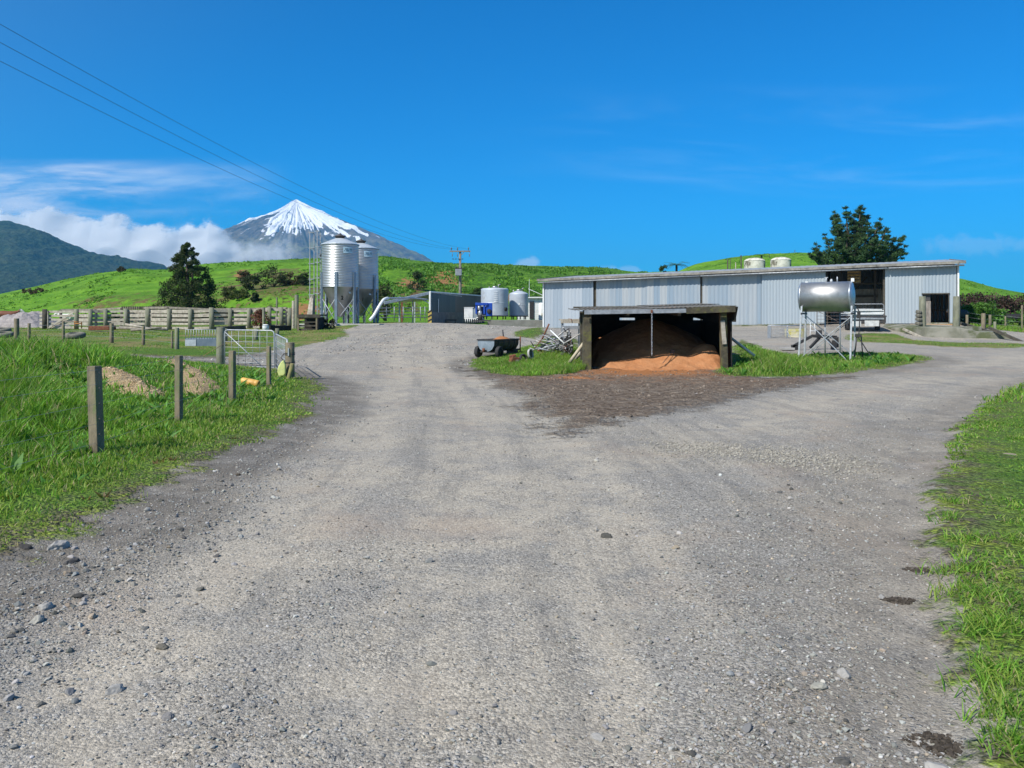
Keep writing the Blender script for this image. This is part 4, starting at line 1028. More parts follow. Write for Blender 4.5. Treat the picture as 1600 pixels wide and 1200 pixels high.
# props against the bunker sides
def pole(name, label, cat, a, c, r, mat, r2=None, group=None, n=8):
    m = MB().tube([(0, 0, 0), tuple(Vector(c) - Vector(a))], [r, r2 or r], n).out(name, mat); m.location = a
    return tag(m, label, cat, group)
pole('prop_pole', 'pale pole leaning against the right side of the feed bunker', 'pole', AT(1179, 556, 24.9), AT(1142, 528, 25.2), 0.045, pm('pale_pole', (0.62, 0.58, 0.48), (0.50, 0.46, 0.38), 5, 0.8))
pa, pc = AT(885, 573, 24.6), AT(912, 536, 24.4); pole('leaning_log', 'peeled pale log leaning on the left bunker post', 'log', pa, pc, 0.06, pm('peeled_wood', (0.52, 0.45, 0.33), (0.40, 0.34, 0.24), 5, 0.85), 0.05)
pa, pc = AT(893, 567, 25.3), AT(912, 546, 25.2); pole('leaning_log', 'darker log beside the pale leaning log', 'log', pa, pc, 0.06, TIMBER, 0.05)
# ================================================================== feed silos
def corr_silo(label, loc, H_top, Rr, zc, ztopc, num, rot):
    """zc: bottom of the barrel, ztopc: top of the barrel, H_top: top of the cap"""
    t = thing('feed_silo', label, 'silo', loc, 0, 'twin feed silos')
    prof = []; n = int((ztopc - zc) / 0.1) * 4
    for i in range(n + 1):
        z = zc + (ztopc - zc) * i / n; prof.append((Rr + 0.022 * math.sin(i * math.pi / 2), z))
    MB().lathe(prof, 64, caps=False).out('barrel', SILO, t)
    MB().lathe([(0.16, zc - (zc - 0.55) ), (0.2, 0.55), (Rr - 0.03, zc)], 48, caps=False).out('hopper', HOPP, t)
    MB().lathe([(Rr + 0.06, ztopc - 0.03), (Rr + 0.05, ztopc + 0.02), (0.32, H_top - 0.28)], 32, caps=False, smooth=False).out('roof', pm('silo_roof', (0.58, 0.63, 0.66), (0.48, 0.53, 0.57), 2, 0.5, 0.4), t)
    cp = MB().lathe([(0.27, H_top - 0.30), (0.27, H_top - 0.17), (0.36, H_top - 0.17), (0.36, H_top - 0.12), (0.06, H_top), (0.03, H_top + 0.07)], 24).out('cap', DSTEEL, t)
    nl = 6
    for k in range(nl):
        a = rot + 2 * math.pi * k / nl; x, y = (Rr + 0.06) * math.cos(a), (Rr + 0.06) * math.sin(a)
        M = Euler((0, 0, a)).to_matrix()
        b = MB(); b.box((x, y, (zc + 0.95 - 0.3) / 2), (0.03, 0.16, zc + 0.95 + 0.3), M)
        for s_ in (-1, 1): b.box((x - 0.05 * math.cos(a) - s_ * 0.075 * math.sin(a), y - 0.05 * math.sin(a) + s_ * 0.075 * math.cos(a), (zc + 0.65) / 2), (0.10, 0.015, zc + 0.95 + 0.3), M)
        b.out('leg', LEGB, t)
    b = MB()
    for k in range(nl):
        a0 = rot + 2 * math.pi * k / nl; a1 = rot + 2 * math.pi * (k + 1) / nl; r_ = Rr + 0.04
        p0 = (r_ * math.cos(a0), r_ * math.sin(a0)); p1 = (r_ * math.cos(a1), r_ * math.sin(a1))
        b.tube([(p0[0], p0[1], 0.25), (p1[0], p1[1], zc * 0.72)], 0.022, 6); b.tube([(p1[0], p1[1], 0.25), (p0[0], p0[1], zc * 0.72)], 0.022, 6)
    b.out('brace', GALVW, t)
    # plate facing the yard, riding on the curve of the barrel
    b = MB(); a0 = math.atan2(-loc[1], -loc[0]) + 0.42; hw = 0.30; m_ = 8
    vs = []
    for i in range(m_ + 1):
        a = a0 - 0.26 + 0.52 * i / m_
        for z in (ztopc - 0.62, ztopc - 0.22): vs.append(((Rr + 0.035) * math.cos(a), (Rr + 0.035) * math.sin(a), z))
    b.add(vs, [(2 * i, 2 * i + 2, 2 * i + 3, 2 * i + 1) for i in range(m_)], True); pl = b.out('name_plate', pm('plate_blue_white', (0.50, 0.66, 0.74), (0.42, 0.58, 0.68), 3, 0.5), t)
    b = MB()
    for row_, zz in enumerate((ztopc - 0.36, ztopc - 0.47)):
        for i in range(9):
            if (i * 7 + row_ * 3) % 5 == 0: continue
            a = a0 - 0.2 + 0.4 * i / 8; b.box(((Rr + 0.042) * math.cos(a), (Rr + 0.042) * math.sin(a), zz), (0.01, 0.04, 0.045 if row_ else 0.07), Euler((0, 0, a)).to_matrix())
    b.out('lettering', pm('faded_lettering', (0.10, 0.17, 0.22)), pl)
    # dark numeral on the cone
    an = math.atan2(-loc[1], -loc[0]) + 0.16; zz = zc - 0.82; f_ = (zz - 0.55) / (zc - 0.55); rr_ = 0.2 + (Rr - 0.23) * f_ + 0.03
    slope = math.atan2(Rr - 0.23, zc - 0.55)
    text_mesh('numeral', num, 0.36, BLACK, t, (rr_ * math.cos(an), rr_ * math.sin(an), zz), Euler((R(90) + slope, 0, an + R(90)), 'XYZ'))
    b = MB(); an2 = an + 0.5; z3 = zc - 0.35; rr3 = 0.2 + (Rr - 0.23) * (z3 - .55) / (zc - .55) + 0.03
    b.box((rr3 * math.cos(an2), rr3 * math.sin(an2), z3), (0.02, 0.16, 0.16), Euler((0, -slope, an2)).to_matrix()); b.out('sticker', WHITE, t)
    return t
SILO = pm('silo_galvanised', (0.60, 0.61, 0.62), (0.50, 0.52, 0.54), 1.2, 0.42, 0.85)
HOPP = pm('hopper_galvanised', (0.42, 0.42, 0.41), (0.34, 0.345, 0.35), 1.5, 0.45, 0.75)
LEGB = pm('bluish_leg_steel', (0.24, 0.30, 0.36), (0.19, 0.24, 0.29), 3, 0.5, 0.45)
ds1 = 50.0; x1 = (531.5 - 800) / F * ds1; z1 = gz(x1, ds1)
k1 = ds1 / F
corr_silo('front silvery feed silo marked 2, corrugated barrel on blue legs', (x1, ds1, z1), CZ + (HOR - 366) * k1 - z1, 28.3 * k1, CZ + (HOR - 449) * k1 - z1, CZ + (HOR - 382.5) * k1 - z1, '2', R(30))
ds2 = 53.2; k2 = ds2 / F; x2 = (564 - 800) / F * ds2; z2 = gz(x2, ds2)
corr_silo('rear feed silo marked 1, half hidden behind its twin', (x2, ds2, z2), CZ + (HOR - 374) * k2 - z2, 26.5 * k2, CZ + (HOR - 452) * k2 - z2, CZ + (HOR - 389) * k2 - z2, '1', R(30))
pad_ = tag(MB().box(((x1 + x2) / 2, 51.6, min(z1, z2) - 0.02), (5.4, 6.6, 0.24)).out('concrete_pad', CONCP, bevel=0.03), 'low concrete pad under the two feed silos', 'pad')
# lattice ladder tower left of the silos
lt = thing('ladder_tower', 'grey steel ladder cage standing left of the silos', 'ladder', (AT(492, 500, 51)[0], 51, gz(AT(492, 500, 51)[0], 51)))
htw = CZ + (HOR - 363) / F * 51 - lt.location.z
for sx, sy, hh in ((-0.27, -0.25, htw), (-0.12, 0.25, htw - .05), (0.22, -0.25, htw + 0.12), (0.30, 0.25, htw + 0.1)):
    MB().beam((sx, sy, -0.2), (sx, sy, hh), 0.05, 0.05).out('upright', GALVD, lt)
b = MB()
for k in range(6):
    z = htw - 0.03 - k * 1.03
    if z < 0.3: break
    b.beam((-0.27, -0.25, z), (-0.12, 0.25, z), 0.05, 0.05); b.beam((0.22, -0.25, z + 0.1), (0.30, 0.25, z + .1), 0.05, 0.05); b.beam((-0.36, -0.25, z), (0.0, -0.25, z), 0.04, 0.05); b.beam((0.1, -0.25, z + 0.08), (0.36, -0.25, z + 0.08), 0.04, 0.05)
b.out('cross_bar', GALVD, lt)
b = MB()
for k in range(int(htw / 0.3)): b.tube([(0.22, -0.22, 0.3 + k * 0.3), (0.30, 0.22, 0.3 + k * 0.3)], 0.014, 5)
b.out('rung', GALVD, lt)
b = MB(); b.beam((0.36, 0, htw - 1.6), (0.36 + 1.1, 0, htw - 0.35), 0.08, 0.12); b.out('roof_ladder', DSTEEL, lt)
# auger tube from silos to the stand
pts_ = [AT(578, 500, 47.6), AT(584, 493, 47.9), AT(594, 476, 48.3), AT(600, 468, 48.6), AT(606, 466, 49.2), AT(640, 465.5, 55), AT(668, 468, 57)]
def smooth_pts(p, n=5):
    out = []
    P_ = [Vector(q) for q in p]
    for i in range(len(P_) - 1):
        p0 = P_[max(i - 1, 0)]; p1 = P_[i]; p2 = P_[i + 1]; p3 = P_[min(i + 2, len(P_) - 1)]
        for k in range(n):
            t = k / n; out.append(0.5 * ((2 * p1) + (-p0 + p2) * t + (2 * p0 - 5 * p1 + 4 * p2 - p3) * t * t + (-p0 + 3 * p1 - 3 * p2 + p3) * t ** 3))
    return out + [P_[-1]]
ag = thing('feed_auger', 'fat white plastic feed auger tube bending from the silos into the stand', 'auger', AT(578, 500, 47.6))
q = [Vector(p) - ag.location for p in pts_]
MB().tube(smooth_pts(q[:5]), 0.095, 12).out('tube', WHITE, ag)
MB().tube(smooth_pts(q[4:]), 0.05, 8).out('conveyor_pipe', GALVW, ag)

# ================================================================== milking stand building
ms = thing('milking_shed', 'open sided milking shed with white roof and dark green end cladding', 'shed', (0, 0, 0))
dA = 60.0
pA = AT(672, 500, dA); zc_ = AT(672, 456.5, dA)[2]                     # near corner of the clad block
pB = AT(756, 500, 72.0)
wv = Vector((pB[0] - pA[0], pB[1] - pA[1], 0)); wl = wv.length; wd = wv.normalized(); wrot = math.atan2(wd.y, wd.x)
zB = AT(756, 463, 72.0)[2]
zg = gz(pA[0], pA[1])
blk = MB(); blk.corr(0.0, wl * 0.42, 0.95, lambda u: zc_ - zg + (zB - zc_) * u / wl, 0, 0.28, 0.02)
o = blk.out('green_cladding', GREENW, ms); o.location = (pA[0], pA[1], zg); o.rotation_euler = (0, 0, wrot)
blk = MB(); blk.corr(wl * 0.42, wl, 0.75, lambda u: zc_ - zg + (zB - zc_) * u / wl, 0, 0.28, 0.02)
o = blk.out('rusty_cladding', BROWNW, ms); o.location = (pA[0], pA[1], zg); o.rotation_euler = (0, 0, wrot)
b = MB(); b.box((wl / 2, 0.03, 0.3), (wl, 0.18, 1.3)); o = b.out('block_base', pm('grey_block_wall', (0.19, 0.19, 0.18), (0.14, 0.14, 0.135), 2, 0.9), ms); o.location = (pA[0], pA[1], zg); o.rotation_euler = (0, 0, wrot)
b = MB(); b.beam((-0.1, -0.04, zc_ - zg + 0.03), (wl, -0.04, zB - zg + 0.03), 0.1, 0.1); b.beam((-0.06, -0.02, 0), (-0.06, -0.02, zc_ - zg), 0.12, 0.12); o = b.out('edge_flashing', WHITE, ms); o.location = (pA[0], pA[1], zg); o.rotation_euler = (0, 0, wrot)
b = MB(); b.beam((1.55, -0.05, 0.9), (1.55, -0.05, 2.0), 0.05, 0.05); o = b.out('down_pipe', WHITE, ms); o.location = (pA[0], pA[1], zg); o.rotation_euler = (0, 0, wrot)
# roof sheet: falls from the corner out to the left end (595,472)
r0 = Vector(AT(672, 457, dA)); r1 = Vector(AT(600, 473, 58.0)); 
bkv = Vector((wd.x, wd.y, 0)) * 7.0
b = MB(); up = Vector((0, 0, 0.09))
vs = [r1, r0, r0 + bkv + Vector((0, 0, -0.15)), r1 + bkv * 0.75 + Vector((0, 0, 0.15))]
b.add([tuple(v) for v in vs] + [tuple(v + up) for v in vs], [(0, 3, 2, 1), (4, 5, 6, 7), (0, 1, 5, 4), (1, 2, 6, 5), (2, 3, 7, 6), (3, 0, 4, 7)]); b.out('roof', pm('pale_roof', (0.66, 0.68, 0.68), (0.52, 0.54, 0.55), 1.5, 0.5, 0.2), ms)
b = MB(); b.beam(r1 - Vector((0, 0, 0.03)), r0 - Vector((0, 0, 0.03)), 0.12, 0.2)
b.out('rafter', GALVW, ms)
b = MB()
for px_, d in ((645, 61.0), (648, 66), (624, 59.5)):
    x = (px_ - 800) / F * d; g_ = gz(x, d); b.beam((x, d, g_), (x, d, CZ + (HOR - 464) / F * d), 0.10, 0.10)
x = (645 - 800) / F * 61; zt_ = CZ + (HOR - 464) / F * 61
b.beam((x, 61, zt_ - 0.35), (x - 1.0, 60.6, zt_ - 0.02), 0.07, 0.07); b.beam((pA[0], 60, zt_ - 0.55), (pA[0] - 1.1, 60, zt_ + 0.05), 0.07, 0.07)
b.out('post', GALVW, ms)
b = MB(); x = (628 - 800) / F * 66; b.beam((x, 66, gz(x, 66)), (x, 66, CZ + (HOR - 464) / F * 66), 0.14, 0.14); b.out('post', RUST, ms)
b = MB()
for py in (481, 486, 491, 496):
    a = AT(583, py + 1, 55); c = AT(612, py, 58.5); e_ = AT(668, py, 59.8)
    b.tube([a, c, e_], 0.028, 6)
for px_ in (583, 592, 604, 616, 630, 645, 657, 664):
    d = 55 + (px_ - 583) / 85 * 4.8; b.tube([AT(px_, 501, d), AT(px_, 479, d)], 0.03, 6)
b.out('holding_rails', GALVD, ms)
hb = MB(); hx = AT(671.5, 495, 59.6)
hb.box((0, 0, 0), (0.28, 0.05, 0.95)); h_ = tag(hb.out('hazard_board', pm('hazard_yellow', (0.55, 0.42, 0.10), (0.42, 0.31, 0.08), 3, 0.7)), 'yellow and black striped hazard board at the corner of the milking shed', 'sign')
h_.location = (hx[0], hx[1], hx[2])
b = MB()
for k in range(3): b.beam((-0.14, -0.03, -0.36 + k * 0.34), (0.14, -0.03, -0.18 + k * 0.34), 0.012, 0.12)
b.out('stripe', BLACK, h_)

# ================================================================== power pole and lines
dp = 75.0; xp = (719 - 800) / F * dp; zp = gz(xp, dp); zt_ = CZ + (HOR - 392.5) / F * dp
pp = thing('power_pole', 'grey wooden power pole with crossarm and transformer behind the yard', 'power pole', (xp, dp, zp))
hp_ = zt_ - zp
PW = pm('grey_pole_wood', (0.25, 0.22, 0.18), (0.16, 0.145, 0.12), 4, 0.9)
MB().tube([(0, 0, -0.5), (0, 0, hp_ + 0.05)], [0.17, 0.11], 12).out('pole', PW, pp)
kk = dp / F
b = MB(); b.beam((-16 * kk, -0.14, hp_ - 0.02), (16 * kk, -0.14, hp_ - 0.02), 0.10, 0.13); b.beam((6 * kk, -0.14, hp_ - 0.1), (0.5 * kk, -0.14, hp_ - 8 * kk), 0.03, 0.05); b.out('crossarm', PW, pp)
INS = pm('glazed_insulator', (0.13, 0.10, 0.09), (0.20, 0.18, 0.17), 4, 0.3)
for sx in (-13.5, -3.8, 13.2):
    MB().lathe([(0.02, 0), (0.02, 0.08), (0.07, 0.1), (0.03, 0.17), (0.06, 0.2), (0.03, 0.3), (0.01, 0.32)], 10, (sx * kk, -0.14, hp_ + 0.05)).out('insulator', INS, pp)
for sx in (-12, -4, 14.6):
    MB().lathe([(0.015, -0.46), (0.035, -0.4), (0.035, -0.25), (0.015, -0.2), (0.015, 0)], 8, (sx * kk, -0.16, hp_ - 0.1)).out('fuse', INS, pp)
b = MB()
for sx in (-11, -6.5, -2, 4): b.lathe([(0.05, -0.05), (0.05, 0.05)], 8, (sx * kk, -0.14, hp_ - 0.77))
b.tube([(-13 * kk, -0.14, hp_ - 0.78), (5 * kk, -0.14, hp_ - 0.78)], 0.012, 5); b.out('lower_wire_rack', DSTEEL, pp)
b = MB(); tz = CZ + (HOR - 426) / F * dp - zp; b.box((-2 * kk, -0.42, tz), (0.62, 0.5, 0.64)); tr_o = b.out('transformer', pm('transformer_grey', (0.30, 0.31, 0.34), (0.24, 0.25, 0.28), 3, 0.5, 0.2), pp, bevel=0.03)
b = MB(); b.box((-0.5 * kk, -0.3, tz + 0.38), (0.95, 0.75, 0.05))
for sx in (-0.25, 0, 0.25): b.lathe([(0.04, 0), (0.05, 0.08), (0.03, 0.2)], 8, (sx - .1, -0.42, tz + 0.4))
b.out('bushing', DSTEEL, tr_o)
b = MB()
for k in range(16): b.box((0.12 if k % 2 else -0.12, -0.1, 0.9 + k * 0.22), (0.14, 0.02, 0.02))
b.out('climbing_peg', DSTEEL, pp)
# three wires; the span sags then climbs towards the camera side
def wire(lbl, x0, px_pts, off):
    # px_pts: row of the photo at px 0
    m = []
    for s_ in np.linspace(0, 1.12, 60):
        x = x0 + (-7.94 + off[0]) * s_; y = dp - 55.5 * s_; z = off[1] + (-4.09 + off[2]) * s_ + (3.96) * s_ * s_
        m.append((x, y, z))
    lx, ly, lz = m[-1]; 
    for s_ in np.linspace(0.02, 1.0, 30):      # next span, behind the camera
        m.append((lx - 7.94 * s_, ly - 45 * s_, lz - 3.9 * s_ + 3.9 * s_ * s_))
    o = MB().tube(m, 0.0065, 5).out('power_line', pm('wire', (0.04, 0.045, 0.05), (0.06, 0.06, 0.06), 1, 0.6, 0.2)); return tag(o, lbl, 'wire', 'overhead wires')
wire('lowest left of the three overhead wires running to the power pole', xp - 13.5 * kk, None, (0.0 + 0.7, 8.33, 0))
wire('middle overhead wire running to the power pole', xp - 3.8 * kk, None, (0.15, 8.33, 0.55 - 0.1))
wire('highest of the three overhead wires running to the power pole', xp + 13.2 * kk, None, (-0.85, 8.33, 1.0 - 0.12))

# ================================================================== vats, machine and dairy building
def vat(label, px, d, rad, zb, zt, cone, group, flip=1):
    x = (px - 800) / F * d; t = thing('milk_vat', label, 'milk vat', (x, d, zb), 0, group); H_ = zt - zb
    MB().lathe([(rad - 0.05, -0.02), (rad, 0.03), (rad, 0.06), (rad, 0.10), (rad, H_ * 0.44), (rad, H_ * 0.46), (rad + 0.008, H_ * 0.465), (rad + 0.008, H_ * 0.475), (rad, H_ * 0.48), (rad, H_ * 0.5), (rad, H_ * 0.52), (rad, H_ - 0.10), (rad, H_ - 0.04), (rad - 0.04, H_)], 56, caps=True).out('tank_body', VATM, t)
    MB().lathe([(rad - 0.04, H_ - 0.01), (rad - 0.1, H_ + 0.04), (0.25, H_ + cone), (0.0, H_ + cone)], 40, caps=False).out('lid', VATM, t)
    b = MB(); b.lathe([(0.2, H_ + cone - 0.02), (0.2, H_ + cone + 0.12), (0.14, H_ + cone + 0.15)], 16); b.tube([(0.3, 0, H_ + cone - .05), (0.3, 0, H_ + cone + 0.22), (0.5, 0, H_ + cone + .3)], 0.035, 8); b.tube([(-0.5, 0, H_ + cone * .5), (-0.45, 0, H_ + cone + 0.1)], 0.05, 8); b.out('agitator', STAIN, t)
    for k in range(6):
        a = math.pi * 2 * k / 6 + 0.3; MB().tube([((rad - .2) * math.cos(a), (rad - .2) * math.sin(a), -0.32), ((rad - .2) * math.cos(a), (rad - .2) * math.sin(a), 0.0)], 0.05, 8).out('foot', DSTEEL, t)
    b = MB(); b.box((0, 0, -0.04), (rad * 2.05, rad * 1.0, 0.08)); b.out('skid_beam', DSTEEL, t)
    b = MB()
    for k in range(6): b.box((0.1 * rad, -rad * 0.995 - 0.01, H_ * (0.52 + k * 0.07)), (0.34, 0.03, 0.035))
    if flip: b.out('rung', WHITE, t)
    b = MB(); b.box((0.05, -rad - 0.01, H_ * 0.47 + 0.1), (0.12, 0.03, 0.14)); b.out('gauge', WHITE, t)
    return t, H_
d1 = 66.0
v1_, H1 = vat('larger front milk vat with round black manhole and ladder rungs', 773, d1, 21.5 * d1 / F, CZ + (HOR - 493.2) / F * d1, CZ + (HOR - 451.5) / F * d1, 0.10, 'pale metal milk vats')
b = MB(); a = R(-38); r_ = 21.5 * d1 / F
M = Euler((0, 0, a)).to_matrix()
b.lathe([(0.0, 0.0), (0.17, 0.0), (0.17, 0.08), (0.13, 0.1), (0.0, 0.1)], 20, axis='x', caps=False)
o = b.out('manhole', BLACK, v1_); o.location = (r_ * math.cos(a), r_ * math.sin(a), CZ + (HOR - 483.5) / F * d1 - v1_.location.z); o.rotation_euler = (0, 0, a)
d2_ = 68.0
vat('smaller rear milk vat beside the larger vat with coned lid', 810.5, d2_, 14.8 * d2_ / F, CZ + (HOR - 493.5) / F * d2_, CZ + (HOR - 458.5) / F * d2_, 0.22, 'pale metal milk vats', 0)
# plinth and the low wall behind crest
pl_ = MB(); a = AT(762, 500, 65); c = AT(850, 500, 67); pl_.box(((a[0] + c[0]) / 2, 68.5, 1.12), (c[0] - a[0], 8.0, 0.6)); tag(pl_.out('concrete_plinth', pm('dull_grey_plinth', (0.23, 0.225, 0.21), (0.17, 0.165, 0.155), 2, 0.9), bevel=0.02), 'grey concrete plinth under the milk vats', 'plinth')  # plinth concrete is a darker grey than the silo pad
# white square tank
o = thing('white_cabinet', 'white square cabinet beside the power pole', 'cabinet', AT(732.5, 497, 63.5))
b = MB(); b.box((0, 0, 0.42), (0.72, 0.7, 0.85)); b.out('body', WHITE, o, bevel=0.03)
b = MB(); b.box((0.02, 0, 0.87), (0.80, 0.76, 0.05)); b.out('lid', WHITE, o, bevel=0.01)
b = MB(); b.box((0.55, 0.0, 0.40), (0.35, 0.6, 0.84)); b.out('side_unit', pm('dull_blue_grey', (0.30, 0.36, 0.40), (0.24, 0.29, 0.33), 3, 0.6), o)
tr2 = thing('pipe_manifold', 'row of short white pipes along the edge of the yard', 'pipes', AT(737, 501, 62.5))
b = MB()
for k in range(9): b.tube([(-0.5 + k * 0.16, 0, -0.15), (-0.5 + k * 0.16, 0, 0.15)], 0.03, 6)
b.tube([(-0.6, 0, 0.16), (0.95, 0, 0.16)], 0.035, 8); b.tube([(0.3, 0, 0.16), (0.6, -.1, 0.3), (0.9, 0, 0.2), (1.1, 0, 0)], 0.04, 8); b.out('pipes', WHITE, tr2)
lb = tag(MB().box((0, 0, 0), (1.0, 0.5, 0.12)).out('low_bench', DSTEEL), 'low dark bench at the foot of the milking shed wall', 'bench')
lb.location = AT(704, 500, 63)
MB().box((-0.4, 0, -0.15), (0.08, 0.4, 0.3)).box((0.4, 0, -0.15), (0.08, 0.4, 0.3)).out('leg', DSTEEL, lb)
# blue machine
bm_ = thing('blue_pump_unit', 'bright blue painted pump machine beside the front milk vat', 'machine', AT(755, 502, 62.0))
kb = 62.0 / F
b = MB(); b.box((-0.55, 0, 1.05), (0.14, 0.5, 0.9)); b.box((-0.13, 0, 1.38), (1.0, 0.6, 0.22)); b.box((0.10, 0, 1.0), (0.16, 0.5, 0.85)); b.box((0.48, 0.1, 0.95), (0.52, 0.55, 1.05)); b.box((-0.1, 0.25, 0.85), (0.9, 0.1, 0.7)); b.out('housing', BLUE, bm_, bevel=0.03)
b = MB(); b.lathe([(0.14, 0.45), (0.18, 0.5), (0.18, 0.75), (0.1, 0.85), (0.08, 1.2)], 16, (-0.25, -0.15, 0)); b.lathe([(0.1, 0.9), (0.12, 0.95), (0.12, 1.2), (0.05, 1.25)], 12, (-0.32, -0.2, 0)); b.out('pump', pm('pump_grey', (0.42, 0.44, 0.45), (0.30, 0.31, 0.32), 4, 0.4, 0.5), bm_)
b = MB(); b.lathe([(0.0, -0.33), (0.17, -0.33), (0.2, -0.25), (0.2, -0.1), (0.0, -0.1)], 18, (0.5, 0, 0.8), axis='y', caps=False); b.lathe([(0.12, 0.1), (0.16, 0.2), (0.16, 0.45)], 14, (-0.25, -0.15, 0)); b.out('motor', BLACK, bm_)
b = MB(); b.box((-0.1, 0, 0.05), (1.4, 0.6, 0.12)); b.out('skid', DSTEEL, bm_)
# white dairy building
db = thing('dairy_building', 'white clad dairy building behind the vats with low pitched roof', 'building', AT(835, 500, 74))
kd = 74 / F; zgd = db.location.z
hh = (500 - 466.0) * kd
b = MB()
for k in range(12): b.box((0.6, 0, 0.1 + k * hh / 12), (2.9 + 1.6, 0.06 + 0.02 * (k % 2), hh / 12 - 0.01))
b.box((0.6, 2.5, hh / 2), (4.4, 4.9, hh)); b.out('wall', WHITE, db)
b = MB(); b.prism([(-1.9, hh + 0.0), (0.6, hh + 0.02), (3.2, hh - 0.05), (3.2, hh + 0.08), (0.6, hh + 0.13), (-1.9, hh + 0.1)], -0.35, 5.2); b.out('roof', WHITE, db)
b = MB(); b.box((-0.25, -0.09, 0.95), (0.42, 0.06, 1.7)); b.out('doorway', BLACK, db)  # black slab on the solid wall, painting the shade of an open doorway
b = MB(); b.beam((-0.6, -0.3, hh + 0.9), (1.2, -0.3, hh + 0.1), 0.05, 0.05); b.out('stay', WHITE, db)
hw_ = thing('water_heater', 'white upright water cylinder at the end of the iron shed', 'water heater', AT(846, 505, 70))
MB().lathe([(0.26, 0.3), (0.27, 0.35), (0.27, 1.75), (0.2, 1.85), (0.0, 1.88)], 24, caps=False).out('cylinder', WHITE, hw_)
MB().box((0, 0, 0.15), (0.5, 0.5, 0.3)).out('stand', CONCP, hw_); MB().box((0.05, -0.28, 0.75), (0.14, 0.06, 0.3)).out('control_box', pm('beige_box', (0.55, 0.50, 0.38)), hw_)
pole('aerial_mast', 'thin grey aerial mast behind the milk vats', 'mast', AT(827, 500, 76), AT(827, 436, 76), 0.035, GALVW, 0.02)

# ================================================================== meal trailer
trl = thing('feed_trailer', 'small dark tub trailer heaped with orange meal', 'trailer', (AT(779, 555, 27.6)[0], 27.6, gz(AT(779, 555, 27.6)[0], 27.6)), R(58))
trl.scale = (0.88, 0.88, 0.92)
L_, Wt, zb_, zt2 = 1.85, 0.80, 0.22, 0.66
def tubprof(s): return [(-Wt / 2 * s, zt2), (-Wt / 2 * 0.97 * s, 0.46), (-Wt / 2 * 0.72 * s, 0.30), (-0.13 * s, zb_), (0.13 * s, zb_), (Wt / 2 * 0.72 * s, 0.30), (Wt / 2 * 0.97 * s, 0.46), (Wt / 2 * s, zt2)]
b = MB(); n8 = 8; vs = []
for i in range(2):
    for a, z in tubprof(1): vs.append((-L_ / 2 + L_ * i, a, z))
for i in range(2):
    for a, z in tubprof(0.95): vs.append((-L_ / 2 + 0.02 + (L_ - 0.04) * i, a, z + 0.012))
fs = [(j, j + 8, j + 9, j + 1) for j in range(7)] + [(16 + j, 17 + j, 25 + j, 24 + j) for j in range(7)]
b.add(vs, fs, True); b.out('tub', pm('dark_tub_paint', (0.045, 0.05, 0.06), (0.075, 0.08, 0.09), 3, 0.5, 0.3), trl)
b = MB(); b.add([(-L_ / 2, a, z) for a, z in tubprof(1)], [tuple(range(8))]); b.add([(L_ / 2, a, z) for a, z in tubprof(1)], [tuple(range(8))]); b.out('end_plate', pm('pale_blue_plate', (0.30, 0.35, 0.40), (0.20, 0.25, 0.29), 3, 0.45, 0.3), trl)
b = MB()
for y in (-Wt / 2, Wt / 2): b.beam((-L_ / 2 - 0.03, y, zt2), (L_ / 2 + 0.03, y, zt2), 0.05, 0.05)
for x in (-L_ / 2, L_ / 2): b.beam((x, -Wt / 2, zt2), (x, Wt / 2, zt2), 0.05, 0.05)
for x in (-0.6, -0.2, 0.2, 0.6):
    pr = tubprof(1.02); b.tube([(x, a, z) for a, z in pr[:4]], 0.02, 6)
b.out('rim', DSTEEL, trl)
b = MB(); nm = 24; vs = []
for i in range(nm + 1):
    for j in range(13):
        x = -L_ / 2 + 0.04 + (L_ - 0.08) * i / nm; y = -0.40 + 0.8 * j / 12
        vs.append((x, y, 0.60 + 0.17 * math.exp(-((x - 0.25) / 0.4) ** 2 - (y / 0.28) ** 2) + 0.03 * random.random() - 0.05 * (abs(y) > 0.38)))
b.add(vs, [(i * 13 + j, (i + 1) * 13 + j, (i + 1) * 13 + j + 1, i * 13 + j + 1) for i in range(nm) for j in range(12)], True); o = b.out('meal_load', MEAL); o.matrix_world = trl.matrix_world
tag(o, 'orange meal heaped in the small tub trailer', 'feed load'); o.location = trl.location; o.rotation_euler = trl.rotation_euler; o.scale = trl.scale
for sx, sy in ((-0.72, -0.5), (-0.72, 0.5)):
    w_ = MB().lathe([(0.11, -0.07), (0.2, -0.08), (0.22, -0.05), (0.22, 0.05), (0.2, 0.08), (0.11, 0.07)], 24, (sx, sy, 0.2), axis='y', caps=False).out('wheel', BLACK, trl)
    MB().lathe([(0.0, -0.04), (0.115, -0.05), (0.115, 0.05), (0.0, 0.04)], 16, (sx, sy, 0.2), axis='y', caps=False).out('rim', DSTEEL, w_)
b = MB(); b.beam((-0.72, -0.45, 0.2), (-0.72, 0.45, 0.2), 0.06, 0.06); b.beam((-1.0, 0, 0.25), (1.7, 0, 0.22), 0.07, 0.07); b.box((0.9, -0.1, 0.1), (0.12, 0.5, 0.22)); b.out('chassis', DSTEEL, trl)
b = MB(); b.tube([(-1.06, 0, 0.2), (-1.1, 0, 0.34)], 0.06, 8); b.out('outlet', RUST, trl)
b = MB(); b.tube([(0.95, -0.45, 0.0), (0.97, -0.45, 0.78)], 0.025, 6); b.out('jack_post', RUST, trl)
b = MB(); b.tube([(1.05, 0.4, 0.55), (1.0, 0.45, 1.02)], 0.03, 6); b.tube([(1.0, 0.45, 0.95), (1.25, 0.5, 0.55)], 0.018, 6); b.out('drawbar_stand', DSTEEL, trl)

